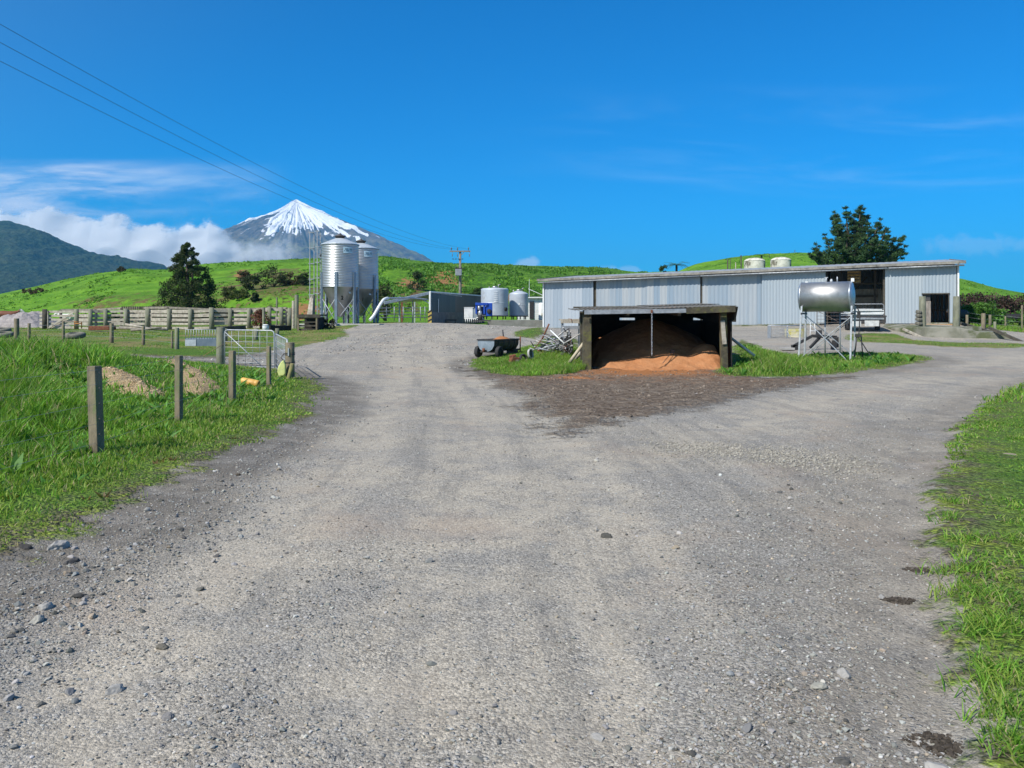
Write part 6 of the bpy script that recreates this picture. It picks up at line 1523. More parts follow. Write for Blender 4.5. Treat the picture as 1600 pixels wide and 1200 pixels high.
def grass_cols(n, lush, r_):
    a = np.array([0.070, 0.20, 0.020]); b = np.array([0.22, 0.43, 0.045]); c = np.array([0.25, 0.34, 0.06]); d = np.array([0.40, 0.34, 0.18])
    t = r_.random((n, 1)); C = a * (1 - t) + b * t
    y = (r_.random((n, 1)) > lush[:, None]); C = np.where(y, c * (0.8 + 0.4 * t), C)
    dry = r_.random((n, 1)) < 0.08; return np.where(dry, d * (0.8 + 0.4 * t), C)
def region(n, x0, x1, y0, y1, keys, power=1.0, margin=0.08):
    x = rng.uniform(x0, x1, n); y = y0 + (y1 - y0) * rng.random(n) ** power
    s = grass_sd(x, y, keys) ; jit = (fbm(x * 2.2, y * 2.2, 4, 13) - 0.5) * 1.2
    k = (s + jit * 0.6 > 0.0) & (np.abs(x) < 0.82 * y + 2)
    ch_ = np.maximum(sdist(x, y, FLOORCHIP[0]), sdist(x, y, FLOORCHIP[1])) + (fbm(x * 4, y * 4, 2, 14) - 0.5) * 0.5
    k &= (ch_ < -0.02) | (rng.random(n) < 0.06 * (ch_ < 0.3))
    return x[k], y[k], s[k]
def grow(name, label, n, box, keys, hfun, wfun, lush=0.8, leanf=0.45, power=1.0, dens=None, lushf=None):
    x, y, s = region(n, *box, keys, power)
    if dens is not None:
        k = rng.random(len(x)) < dens(x, y, s); x, y, s = x[k], y[k], s[k]
    clump = fbm(x * 1.7, y * 1.7, 4, 23)
    h = hfun(x, y, s, clump) * rng.uniform(0.55, 1.25, len(x)); w = wfun(y) * rng.uniform(0.6, 1.4, len(x))
    lu = np.full(len(x), lush) if lushf is None else lushf(x, y, s)
    C = grass_cols(len(x), np.clip(lu, 0, 1), rng) * (0.45 + 1.1 * fbm(x * 1.4, y * 1.4, 5, 29, 0.6))[:, None]
    z = surf_z(x, y) + 0.015
    return blades_mesh(name, np.stack([x, y, z], -1), h, w, h * leanf * rng.uniform(0.2, 1.6, len(x)), C, LEAF, label)
def chipf(x, y):
    q = np.maximum(sdist(x, y + 0.9, FLOORCHIP[0]), sdist(x, y + 0.9, FLOORCHIP[1])); q2 = np.maximum(sdist(x, y, FLOORCHIP[0]), sdist(x, y, FLOORCHIP[1]))
    return 0.2 + 0.8 * sstep(-np.maximum(q, q2), 0.1, 0.9)
tall = lambda x, y, s, c: 0.035 + 0.05 * sstep(s, 0.2, 1.0) + (0.15 * sstep(s, 1.1, 3.0) + 0.10 * sstep(s, 3, 6)) * (0.1 + 1.8 * sstep(c, 0.3, 0.7)) * chipf(x, y)
dl = lambda x, y, s: np.clip(0.25 + 0.9 * sstep(s, 0.1, 1.0), 0, 1) * np.where(s < 1.4, sstep(fbm(x * 3, y * 3, 3, 55), 0.32, 0.5) * 0.8 + 0.2, 1)
lf = lambda x, y, s: 0.25 + 0.65 * sstep(s, 0.5, 2.2)
grow('grass', 'lush green grass on the left verge near the camera', 110000, (-10, -2.6, 3.8, 13), ['left'], tall, lambda y: 0.006 + 0.0009 * y, 0.8, 0.55, 0.9, dl, lf)
grow('grass', 'tall rank grass over the left mound', 120000, (-24, -3.2, 12, 30), ['left'], tall, lambda y: 0.012 + 0.0009 * y, 0.85, 0.6, 1.0, dl, lf)
grow('grass', 'short worn grass on the right verge', 230000, (1.6, 11, 2.2, 14), ['verge'], lambda x, y, s, c: 0.012 + 0.045 * sstep(s, 0.2, 2.0) * c + 0.035 * (c > 0.58), lambda y: 0.005 + 0.0009 * y, 0.55, 0.9, 1.0,
     lambda x, y, s: 0.10 + 0.80 * sstep(fbm(x * 2.1, y * 2.1, 4, 66), 0.42, 0.58), lambda x, y, s: 0.35 + 0.5 * fbm(x * 1.3, y * 1.3, 3, 67))
grow('grass', 'patchy grass in the middle of the right verge', 120000, (4.5, 13, 7, 17), ['verge'], lambda x, y, s, c: 0.02 + 0.05 * sstep(s, 0.2, 2.0) * c, lambda y: 0.008 + 0.001 * y, 0.5, 0.9, 1.0, lambda x, y, s: 0.15 + 0.75 * sstep(fbm(x * 1.6, y * 1.6, 4, 96), 0.42, 0.58))
grow('grass', 'short green grass further along the right verge', 22000, (7, 26, 14, 24), ['verge'], lambda x, y, s, c: 0.05 + 0.1 * c, lambda y: 0.028 + 0 * y, 0.6, 0.7)
grow('grass', 'bright grass left of the feed bunker', 52000, (-2.5, 2.6, 21, 32), ['isle'], lambda x, y, s, c: 0.04 + (0.10 * sstep(s, 0.2, 1.2) + 0.16 * sstep(x, -0.4, 1.5)) * (0.4 + c), lambda y: 0.015 + 0 * y, 0.6, 0.8)
grow('grass', 'bright grass between bunker and fuel tank', 80000, (5.5, 20, 19, 33), ['isle_right'], lambda x, y, s, c: 0.04 + 0.10 * sstep(s, 0.1, 0.8) * c + 0.26 * np.exp(-((x - 8.3) / 1.6) ** 2) * sstep(s, 0.1, 1.2), lambda y: 0.016 + 0 * y, 0.55, 0.8, 1.0, lambda x, y, s: 0.35 + 0.6 * sstep(fbm(x, y, 3, 12), .4, .55))
grow('grass', 'low grass strips below the iron shed', 30000, (-1, 34, 28, 48), ['shed_strip', 'by_pole'], lambda x, y, s, c: 0.02 + 0.08 * c, lambda y: 0.024 + 0 * y, 0.45, 0.9, 1.0, lambda x, y, s: sstep(fbm(x * .9, y * 1.4, 4, 15), 0.42, 0.58))
grow('grass', 'rank grass of the field right of the shed', 22000, (28, 44, 46, 62), ['right_field'], lambda x, y, s, c: 0.08 + 0.2 * c, lambda y: 0.05 + 0 * y, 0.6, 0.6)
grow('grass', 'thin grass of the trampled paddock', 42000, (-42, -7, 28, 60), ['paddock'], lambda x, y, s, c: 0.03 + 0.08 * c, lambda y: 0.035 + 0 * y, 0.45, 0.6, 0.8, lambda x, y, s: sstep(fbm(x * .6, y * .6, 4, 19), 0.45, 0.6))
# dock rosettes and weeds
def rosettes(n, box, keys, name, label, hmin, hmax, colr, smin=0.3):
    x, y, s = region(n * 4, *box, keys); k = s > smin; x, y = x[k][:n], y[k][:n]; m = 9
    X = np.repeat(x, m); Y = np.repeat(y, m); h = np.repeat(rng.uniform(hmin, hmax, len(x)), m) * rng.uniform(0.6, 1.1, len(X))
    C = np.array(colr)[None] * rng.uniform(0.6, 1.4, (len(X), 1))
    return blades_mesh(name, np.stack([X, Y, surf_z(X, Y)], -1), h * 0.8, h * 0.30, h * rng.uniform(0.5, 1.2, len(X)), C, LEAF, label, curl=0.5)
rosettes(1500, (-16, -3.8, 5, 22), ['left'], 'weeds', 'broad leaved weeds among the left grass', 0.05, 0.16, (0.10, 0.25, 0.045), 0.8)
rosettes(420, (-14, -4.6, 6, 20), ['left'], 'weeds', 'taller leafy weeds in clumps over the left mound', 0.14, 0.30, (0.13, 0.30, 0.05), 1.2)
rosettes(160, (-9, -3.3, 5, 10), ['left'], 'weeds', 'reddish weeds near the left track edge', 0.04, 0.10, (0.16, 0.10, 0.04), 0.25)
rosettes(7000, (2.0, 9, 2.4, 13), ['verge'], 'clover', 'low clover leaves through the right verge', 0.012, 0.035, (0.11, 0.24, 0.05), 0.15)
rosettes(260, (2.0, 10, 2.4, 14), ['verge'], 'weeds', 'flat leaved plantain in the right verge', 0.03, 0.07, (0.09, 0.20, 0.05), 0.2)
rosettes(120, (5.5, 18, 19, 32), ['isle_right'], 'weeds', 'weeds growing beside the feed bunker', 0.1, 0.3, (0.08, 0.21, 0.03), 0.3)
sx_, sy_, ss_ = region(2600, -16, -4.2, 6, 24, ['left']); k = (ss_ > 0.9) & (fbm(sx_ * 0.8, sy_ * 0.8, 3, 101) > 0.5); sx_, sy_ = sx_[k], sy_[k]; n = len(sx_); h = rng.uniform(0.15, 0.42, n)
blades_mesh('dry_stalks', np.stack([sx_, sy_, surf_z(sx_, sy_)], -1), h, np.full(n, 0.006), h * rng.uniform(0.1, 0.7, n), np.array([[0.42, 0.34, 0.19]]) * rng.uniform(0.5, 1.2, (n, 1)), LEAF, 'dry straw stalks standing in the left grass')
# coarse tussocks along the right track edge
tx, ty = [], []
for px_, py_ in [(1490, 790), (1480, 815), (1500, 850), (1535, 852), (1575, 850), (1478, 895), (1520, 895), (1480, 925), (1530, 935), (1565, 945), (1508, 992), (1540, 985), (1570, 985), (1545, 1050), (1565, 1070), (1530, 1078), (1550, 1125), (1585, 1120), (1570, 1165), (1590, 1190)]:
    x, y, z = G(px_, py_); m = 90; tx.append(x + rng.normal(0, 0.055, m)); ty.append(y + rng.normal(0, 0.055, m))
tx = np.concatenate(tx); ty = np.concatenate(ty); n = len(tx); h = rng.uniform(0.04, 0.11, n)
blades_mesh('grass_tufts', np.stack([tx, ty, surf_z(tx, ty)], -1), h, rng.uniform(0.004, 0.009, n), h * rng.uniform(0.4, 1.5, n), grass_cols(n, np.full(n, 0.6), rng), LEAF, 'grass tufts creeping over the right track edge')
# rushes and tussocks on the hills
def hill_tufts(n, px0, px1, t0, t1, hgt, label, colr, thr=0.45, m=4, w=0.28):
    px_ = rng.uniform(px0, px1, n); t = rng.uniform(t0, t1, n); fd = np.interp(px_, HILL[:, 0], HILL[:, 3]); rd = np.interp(px_, HILL[:, 0], HILL[:, 2])
    y = fd + (rd - fd) * t; x = (px_ - 800) / F * y; k = fbm(x * 0.22, y * 0.12, 4, 88) > thr; x, y = x[k], y[k]
    X = np.repeat(x, m) + rng.normal(0, 0.25, len(x) * m); Y = np.repeat(y, m) + rng.normal(0, 0.25, len(x) * m); h = rng.uniform(0.5, 1.2, len(X)) * hgt
    C = np.array(colr)[None] * rng.uniform(0.6, 1.5, (len(X), 1))
    return blades_mesh('hill_rushes', np.stack([X, Y, ground_z(X, Y) - 0.05], -1), h, w * rng.uniform(0.6, 1.3, len(X)), h * 0.5, C, LEAF, label)
hill_tufts(9000, 590, 1010, 0.03, 0.99, 0.38, 'dark rushes covering the middle hill', (0.10, 0.23, 0.032), 0.50)
hill_tufts(3500, 0, 600, 0.02, 0.97, 0.22, 'grass tussocks on the left hill', (0.115, 0.25, 0.028), 0.52)
hill_tufts(2500, 1020, 1700, 0.05, 0.97, 0.16, 'grass tussocks on the right hill', (0.115, 0.25, 0.028), 0.5)
# wood chips on the mound
for P_, lab in zip(FLOORCHIP, ('wood chips spilled on the left side of the mound', 'wood chips spilled behind the second fence post')):
    x = rng.uniform(P_[:, 0].min(), P_[:, 0].max(), 5200); y = rng.uniform(P_[:, 1].min(), P_[:, 1].max(), 5200); k = sdist(x, y, P_) + (fbm(x * 4, y * 4, 2, 14) - 0.5) * 1.1 > -0.12; x, y = x[k], y[k]; n = len(x)
    s = rng.uniform(0.014, 0.045, n); t = rng.random((n, 1)); C = np.array([0.20, 0.13, 0.06]) * (1 - t) + np.array([0.58, 0.44, 0.27]) * t
    o = scatter_stones('wood_chips', np.stack([x, y, surf_z(x, y) + s * 0.4], -1), s, C, 1, 6, 70, lab)

# ================================================================== leaves and trees
def foliage(name, cen, rad, per, size, colr, parent, mat=LEAF, aspect=0.6, flat=0.7, var=0.45, seed=1, needle=False):
    r = np.random.default_rng(seed); cen = np.asarray(cen, float); m = len(cen); n = m * per; c = np.repeat(cen, per, 0); rr = np.repeat(np.broadcast_to(rad, m), per)
    d = r.normal(size=(n, 3)); d /= np.linalg.norm(d, axis=1)[:, None]; rad_ = rr * r.random(n) ** 0.45
    p = c + d * rad_[:, None] * np.array([1, 1, flat])
    s = size * r.uniform(0.6, 1.4, n)
    u = r.normal(size=(n, 3)) if not needle else d + r.normal(size=(n, 3)) * 0.45 + np.array([0, 0, 0.25])
    u /= np.linalg.norm(u, axis=1)[:, None]; v = np.cross(u, r.normal(size=(n, 3))); v /= np.linalg.norm(v, axis=1)[:, None] + 1e-9
    V = np.stack([p - u * s[:, None] * 0.5, p + v * (s * aspect * 0.5)[:, None], p + u * s[:, None] * 0.5, p - v * (s * aspect * 0.5)[:, None]], 1)
    cl = np.repeat(r.uniform(1 - var, 1 + var, m), per)[:, None] * r.uniform(0.7, 1.3, (n, 1))
    C = np.array(colr)[None] * cl; C = np.repeat(C, 4, 0)
    return mesh_from(name, V.reshape(-1, 3), np.arange(n * 4).reshape(-1, 4), mat, parent=parent, cols=C)
BARK = pm('bark', (0.12, 0.095, 0.07), (0.07, 0.058, 0.045), 3, 0.95, 0, 0.03)
def shrub(name, label, cat, px, py, d, w, h, colr, group=None, per=60, leaf=0.16, seed=1, n=26, base=None, flat=0.8, dead=None, mat=LEAF):
    x = (px - 800) / F * d; z = gz(x, d); t = thing(name, label, cat, (x, d, z), 0, group)
    r = np.random.default_rng(seed); cs = []
    for k in range(n):
        a = r.uniform(0, 2 * np.pi); q = r.random() ** 0.5; hh_ = r.uniform(0.12, 0.95)
        ww = w / 2 * (0.55 + 0.5 * math.sin(math.pi * min(hh_ + 0.15, 1))) ; cs.append((math.cos(a) * q * ww, math.sin(a) * q * ww * 0.8, hh_ * h))
    foliage('foliage', cs, min(w, h * 1.5) * 0.20, per, leaf, colr, t, mat, seed=seed, flat=flat)
    b = MB()
    for k in range(5): c = cs[k * 3 % n]; b.tube([(0, 0, -0.1), (c[0] * 0.4, c[1] * .4, c[2] * 0.5), tuple(np.array(c) * 0.9)], [0.05 * h ** .5, 0.035 * h ** .5, 0.012], 5)
    b.out('stem', BARK, t); return t
# dark conifer on the left
def conifer():
    d = 84.0; x = (292 - 800) / F * d; z = gz(x, d); k = d / F; H_ = CZ + (HOR - 381) * k - z
    t = thing('conifer_tree', 'dark bushy conifer with ragged pointed crown behind the rail yards', 'tree', (x, d, z))
    r = np.random.default_rng(8); cs = []; rad = []
    prof = [(0.0, 4.1), (0.12, 4.1), (0.3, 3.5), (0.5, 2.75), (0.7, 1.95), (0.85, 1.2), (0.97, 0.55), (1.0, 0.2)]
    b = MB(); b.tube([(0, 0, -0.3), (0.1, 0, H_ * 0.5), (-0.1, 0, H_ * 0.93)], [0.3, 0.2, 0.05], 8); b.tube([(0.25, 0.1, 0.4), (0.6, 0.1, H_ * 0.5), (0.5, 0, H_ * 0.88)], [0.18, 0.14, 0.04], 7)
    for i in range(300):
        h_ = r.random() ** 1.15; w_ = np.interp(h_, [p[0] for p in prof], [p[1] for p in prof]); a = r.uniform(0, 2 * np.pi); q = r.uniform(0.35, 1.0)
        shift = 0.55 * (1 - h_) 
        c = (math.cos(a) * w_ * q * r.uniform(0.85, 1.12) + shift, math.sin(a) * w_ * q * 0.9, h_ * H_ * 0.98 + 0.1); cs.append(c); rad.append(0.30 + 0.34 * (1 - h_))
        if i % 4 == 0: b.tube([(0.1, 0, max(0.2, c[2] - 0.5)), (c[0] * 0.6, c[1] * 0.6, c[2] - 0.15), c], [0.06, 0.04, 0.015], 5)
    for c in [(0.1, 0, H_), (-0.5, 0.1, H_ * 0.955), (0.65, 0, H_ * 0.94), (1.1, 0, H_ * 0.87), (-1.1, 0, H_ * 0.86)]: cs.append(c); rad.append(0.25)
    foliage('crown', cs, np.array(rad), 95, 0.20, (0.036, 0.052, 0.016), t, NEEDLE, 0.45, 0.75, 0.5, 3)
    foliage('crown_tips', cs[::3], np.array(rad[::3]) * 1.1, 30, 0.17, (0.085, 0.075, 0.022), t, NEEDLE, 0.4, 0.75, 0.4, 4)
    b.out('trunk', BARK, t)
conifer()
def pine():
    d = 84.0; k = d / F; x = (1338 - 800) / F * d; z = gz(x, d)
    t = thing('pine_tree', 'broad dark green pine with several leaders behind the iron shed roof', 'tree', (x, d, z))
    r = np.random.default_rng(12); L = lambda px, py, dy=0: ((px - 1338) * k, dy, CZ + (HOR - py) * k - z)
    b = MB(); b.tube([(0, 0, -0.5), L(1335, 440), L(1330, 400), L(1322, 360)], [0.5, 0.4, 0.28, 0.1], 10)
    leaders = [(1307, 330, 0.5), (1317, 326, -0.6), (1345, 322, 0.0), (1352, 330, 0.8), (1332, 336, -0.4), (1373, 343, -0.3), (1391, 356, 0.6), (1300, 345, -0.8), (1290, 366, 0.2), (1408, 370, -0.5), (1418, 384, 0.3), (1270, 389, -0.4), (1280, 380, 0.8), (1400, 366, 1.2), (1362, 352, -1.2), (1385, 375, -1.5), (1310, 372, -1.6), (1340, 365, -2.0), (1360, 388, -2.2), (1300, 395, -2.0), (1330, 398, -2.4), (1385, 398, -2.0), (1412, 396, 0.0), (1280, 402, 0.5), (1266, 396, 0.2), (1350, 345, 1.5), (1325, 355, 2.0), (1298, 356, -1.2), (1315, 348, 1.0), (1360, 336, 0.4), (1366, 362, -2.2), (1345, 378, -2.6), (1318, 386, -2.5), (1296, 378, -1.8), (1378, 366, 1.0), (1396, 384, -1.2), (1402, 380, 1.4), (1286, 392, -1.2), (1340, 345, -1.2)]
    cs = []; rad = []
    for (px_, py_, dy) in leaders:
        e_ = np.array(L(px_, py_, dy * 1.3)); s_ = np.array(L(1333 + (px_ - 1333) * 0.12, min(py_ + 55, 425), dy * 0.2))
        mid = (s_ + e_) / 2 + np.array([(px_ - 1335) * 0.012, 0, -0.5]); b.tube([tuple(s_), tuple(mid), tuple(e_)], [0.16, 0.10, 0.02], 6)
        for j in range(21):
            u = r.uniform(0.25, 1.0); c = (1 - u) ** 2 * s_ + 2 * u * (1 - u) * mid + u * u * e_
            c = c + r.normal(size=3) * np.array([0.8, 0.8, 0.35]) * (1.15 - u); cs.append(c); rad.append(0.26 + 0.16 * (1 - u))
        cs.append(e_); rad.append(0.24)
    foliage('crown', cs, np.array(rad), 46, 0.36, (0.038, 0.078, 0.032), t, NEEDLE, 0.17, 0.5, 0.5, 5, True)
    foliage('crown_tips', cs[::2], np.array(rad[::2]) * 1.15, 26, 0.32, (0.085, 0.145, 0.045), t, NEEDLE, 0.15, 0.5, 0.4, 6, True)
    b.out('trunk', BARK, t)
pine()
# tree ferns and cabbage trees
def fern(name, label, px, py, d, r_, colr, nfr=22, seed=1, group=None, cat='tree', droop=0.5):
    x = (px - 800) / F * d; z = gz(x, d); ztop_ = CZ + (HOR - py) / F * d; t = thing(name, label, cat, (x, d, z), 0, group); H_ = ztop_ - z
    MB().tube([(0, 0, -0.2), (0.05, 0, H_ * .5), (0, 0, H_)], [0.16, 0.13, 0.12], 8).out('trunk', BARK, t)
    r = np.random.default_rng(seed); P = []; Ff = []; C = []
    for k in range(nfr):
        a = 2 * math.pi * k / nfr + r.uniform(-.15, .15); up_ = r.uniform(0.1, 0.7)
        for j in range(14):
            u = j / 13; rad = r_ * u; zz = H_ + r_ * (up_ * u - droop * u * u)
            for s in (-1, 1):
                b0 = len(P); ll = r_ * 0.20 * math.sin(math.pi * min(u + 0.12, 1)) + 0.03
                cx, cy = math.cos(a) * rad, math.sin(a) * rad; tx_, ty_ = -math.sin(a) * s, math.cos(a) * s
                P += [(cx, cy, zz), (cx + math.cos(a) * r_ * 0.07, cy + math.sin(a) * r_ * 0.07, zz), (cx + tx_ * ll + math.cos(a) * 0.1 * r_, cy + ty_ * ll + math.sin(a) * .1 * r_, zz - 0.04)]
                Ff.append((b0, b0 + 1, b0 + 2)); C += [np.array(colr) * r.uniform(0.6, 1.4)] * 3
    mesh_from('fronds', np.array(P), np.array(Ff), LEAF, parent=t, cols=np.array(C)); return t
fern('tree_fern', 'spiky tree fern poking above the middle of the iron shed roof', 1057, 414, 84, 1.35, (0.045, 0.075, 0.025), 26, 2)
shrub('small_tree', 'rounded small tree left of the tree fern above the shed roof', 'tree', 1036, 430, 84, 1.5, CZ + (HOR - 410.5) / F * 84 - gz((1036 - 800) / F * 84, 84), (0.045, 0.07, 0.022), None, 60, 0.22, 21, 40)
fern('tree_fern', 'tree fern between the two water tanks on the hill', 1190, 399, 112, 1.05, (0.04, 0.07, 0.03), 14, 3)
# concrete water tanks on the hill
def wtank(label, px, pt, d, w, seed):
    x = (px - 800) / F * d; zt__ = CZ + (HOR - pt) / F * d; zb__ = zt__ - 2.4; t = thing('water_tank', label, 'water tank', (x, d, zb__), 0, 'concrete water tanks on the hill')
    M_ = pm('lichened_tank', (0.62, 0.60, 0.52), (0.46, 0.45, 0.38), 1.5, 0.95, 0, 0.01, c3=(0.13, 0.12, 0.09), th=0.54)
    MB().lathe([(w, -0.5), (w, 1.85), (w * 0.98, 1.95)], 40, caps=False).out('wall', M_, t)
    MB().lathe([(w * 1.02, 1.93), (w * 0.86, 2.15), (w * 0.5, 2.32), (0, 2.40)], 40, caps=False).out('lid', pm('tank_lid', (0.68, 0.66, 0.58), (0.50, 0.48, 0.40), 2.5, 0.95, 0, 0.02, c3=(0.16, 0.13, 0.07), th=0.55), t)
wtank('left concrete water tank on the hill, stained and mossy', 1179, 402.5, 105, 16 / F * 105, 1)
wtank('right concrete water tank on the hill with whiter lid', 1220, 401.3, 105, 15.5 / F * 105, 2)
HP = 'small fence posts along the right hill crest'
for i, (px_, pt, d, lb_) in enumerate([(1137, 405, 118, 'hill post at the left end of the crest, stout and dark'), (1141, 404, 122, 'thin hill post next to the stout dark one'), (1158, 399, 112, 'hill post just left of the left water tank'), (1149.5, 410, 112, 'pale short hill post below the crest'), (1202, 397, 150, 'hill post between the two water tanks'), (1242, 393.5, 165, 'lone post on the top of the right hill'), (1506, 438, 170, 'distant post on the hill right of the shed')]):
    x = (px_ - 800) / F * d; z0 = gz(x, d); z1_ = CZ + (HOR - pt) / F * d
    m_ = MB().tube([(0, 0, -0.3), (0, 0, max(0.8, z1_ - z0))], 0.10 if i in (0, 2) else 0.06, 6).out('fence_post', DARKW if i != 3 else TIMBERP); m_.location = (x, d, z0); tag(m_, lb_, 'post', HP)
# scrub on the banks
S = [('scrub_bush', 'largest dark bush on the left hill bank', 427, 452, 100, 3.8, 2.6, (0.030, 0.044, 0.016)), ('scrub_bush', 'dark bush left of the largest one on the hill bank', 394, 455, 98, 3.0, 1.7, (0.020, 0.030, 0.012)), ('scrub_bush', 'brownish bush at the top of the bank above the rails', 382, 437, 108, 2.2, 1.4, (0.075, 0.05, 0.03)),
     ('scrub_bush', 'reddish brown bush right of the largest dark bush', 452, 450, 101, 2.8, 1.5, (0.075, 0.050, 0.028)), ('scrub_bush', 'dark bush beside the ladder tower', 474, 452, 100, 1.8, 1.5, (0.02, 0.032, 0.012)), ('scrub_bush', 'olive shrub right of the silos', 603, 480, 76, 2.5, 3.9, (0.070, 0.075, 0.030)),
     ('scrub_bush', 'olive bush between the two clay scars', 652, 455, 103, 2.3, 2.4, (0.036, 0.050, 0.020)), ('scrub_bush', 'small dark upright bush left of the conifer', 212, 476, 98, 1.0, 1.5, (0.020, 0.040, 0.014)), ('scrub_bush', 'tiny brown bush high on the left hill', 190, 428, 150, 1.6, 1.0, (0.07, 0.055, 0.035)),
     ('scrub_bush', 'brown patch of bush at the left end of the hill', 52, 462, 130, 4.6, 1.1, (0.085, 0.058, 0.038)), ('scrub_bush', 'reddish low bush left of the conifer base', 236, 475, 97, 2.4, 1.2, (0.085, 0.055, 0.035)), ('scrub_bush', 'low dark bush below the left hill', 178, 478, 98, 1.6, 1.2, (0.035, 0.06, 0.018)),
     ('scrub_bush', 'dark low bush at the foot of the left hill', 128, 478, 99, 2.2, 1.0, (0.035, 0.045, 0.02)), ('scrub_bush', 'small round bush above the rail yards', 399, 478, 92, 1.0, 0.9, (0.03, 0.045, 0.018)), ('scrub_bush', 'dark scrub under the left end of the bank', 356, 465, 95, 2.2, 1.3, (0.06, 0.065, 0.022)),
     ('scrub_bush', 'dark bush right of the power pole on the cut bank', 748, 462, 104, 2.6, 1.1, (0.03, 0.055, 0.018)), ('scrub_bush', 'yellow green scrub on the bank over the rails', 372, 470, 94, 3.0, 1.2, (0.10, 0.12, 0.03)), ('scrub_bush', 'dark scrub at the lower bank behind the rails', 362, 478, 90, 1.5, 0.8, (0.025, 0.03, 0.015)), ('scrub_bush', 'dark scrub beside the lower bank behind the rails', 343, 478, 90, 2.0, 1.0, (0.02, 0.03, 0.012))]
for i, (nm, lb_, px_, py_, d, w, h, c) in enumerate(S): shrub(nm, lb_, 'bush', px_, py_, d, w, h, c, 'scrub bushes on the hill banks', 46, 0.24, 100 + i, 22, mat=NEEDLE)
# hedge on the right
HG = [(1512, 64, 3.6, 2.3, (0.055, 0.035, 0.028)), (1535, 62, 3.4, 2.5, (0.06, 0.036, 0.03)), (1560, 64, 3.4, 2.2, (0.055, 0.035, 0.028)), (1590, 62, 3.6, 2.3, (0.06, 0.036, 0.03)), (1622, 62, 3.6, 2.3, (0.055, 0.036, 0.03)), (1660, 62, 4, 2.4, (0.055, 0.036, 0.03))]
for i, (px_, d, w, h, c) in enumerate(HG[:]): shrub('hedge_bush', ['brown hedge bush nearest the shed end', 'tallest brown hedge bush right of the shed', 'brown hedge bush in the middle of the far hedge', 'brown hedge bush above the black cow', 'brown hedge bush at the right frame edge', 'brown hedge bush beyond the right frame edge'][i], 'bush', px_, 490, d, w, h, c, 'far hedge right of the shed', 60, 0.2, 140 + i, 30, mat=NEEDLE)
GB = [(1507, 56, 2.0, 1.35), (1522, 55, 2.2, 1.6), (1540, 55, 2.2, 1.7), (1556, 56, 2.0, 1.3), (1612, 57, 2.6, 1.3)]
for i, (px_, d, w, h) in enumerate(GB): shrub('green_bush', ['bright green bush touching the shed corner post', 'bright green bush second from the shed end', 'tallest bright green bush in front of the brown hedge', 'bright green bush left of the black cow', 'bright green bush right of the black cow'][i], 'bush', px_, 492, d, w, h, (0.085, 0.19, 0.03), 'bright green bushes in front of the hedge', 60, 0.17, 170 + i, 26)

# ================================================================== fences
near_posts = [(153, 572, 712, None, 0.060, 'nearest square mossy post on the left, tall and dark sided', True), (279.5, 555.5, 663, None, 0.045, 'second mossy fence post from the camera, beside the wood chips', True),
              (363, 548, 0, 14.0, 0.052, 'third fence post from the camera, flat topped', True), (420, 541, 0, 16.6, 0.042, 'thin fence post left of the gate strainer, beside the yellow drum', True)]
NP = 'mossy posts of the near fence line'; post_tops = []
def place_post(px, pt, pb_, d, r, lab, sq, grp, mat=POSTM, lean=(0, 0), nails=True):
    if d is None: x, y, z = G(px, pb_)
    else: y = d; x = (px - 800) / F * d; z = gz(x, y)
    ztp = CZ + (HOR - pt) / F * y; H_ = ztp - z + 0.3; b = MB()
    if sq: b.box((lean[0] / 2, 0, H_ / 2 - 0.3), (r * 2, r * 1.8, H_), (0, math.atan2(lean[0], H_), 0), 0.96)
    else: b.tube([(0, 0, -0.3), (lean[0], lean[1], H_ - 0.3)], [r, r * 0.94], 12)
    o = b.out('fence_post', mat, bevel=0.008); o.location = (x, y, z); o.rotation_euler = (0, 0, -0.28 if sq else 0); tag(o, lab, 'post', grp)
    if nails:
        b = MB()
        for k in range(5): b.box((r * 1.02, -r * 0.6, 0.25 + k * 0.17), (0.02, 0.012, 0.012))
        b.out('staple', DSTEEL, o)
    post_tops.append((x + lean[0], y, z, ztp)); return o
for a in near_posts: place_post(a[0], a[1], a[2], a[3], a[4], a[5], a[6], NP, lean=((-0.05, 0) if a[0] == 153 else (0, 0)))
strainer = place_post(453, 535, 593, 19.6, 0.125, 'thick round strainer post at the gate with wire round its middle', False, NP)
place_post(345, 511.5, 0, 24.3, 0.14, 'big round gate post at the left end of the mesh gate', False, NP, POSTG)
place_post(150, 573, 0, 8.4, 0.001, 'x', True, NP) if False else None
o = place_post(446, 568, 0, 19.2, 0.06, 'yellowish short leaning prop stump beside the strainer post', False, NP, pm('lichen_stump', (0.30, 0.27, 0.10), (0.20, 0.18, 0.09), 6, 0.95), (0.18, 0), False); 
MB().tube([(-0.05, -0.05, 0.0), (-0.22, -0.25, -0.15)], 0.05, 8).out('root_end', TIMBERP, o)
b = MB()
for zz in (0.42, 0.62, 0.66): b.lathe([(0.132, zz), (0.136, zz + 0.01), (0.132, zz + 0.02)], 14, caps=False)
b.tube([(-0.13, -0.05, 0.66), (-0.2, -0.1, 0.55), (-0.1, -0.13, 0.45)], 0.012, 6); b.out('wire_wrap', DSTEEL, strainer)
b = MB(); b.box((0.0, -0.128, 0.7), (0.03, 0.02, 0.2)); b.out('latch', GALVW, strainer)
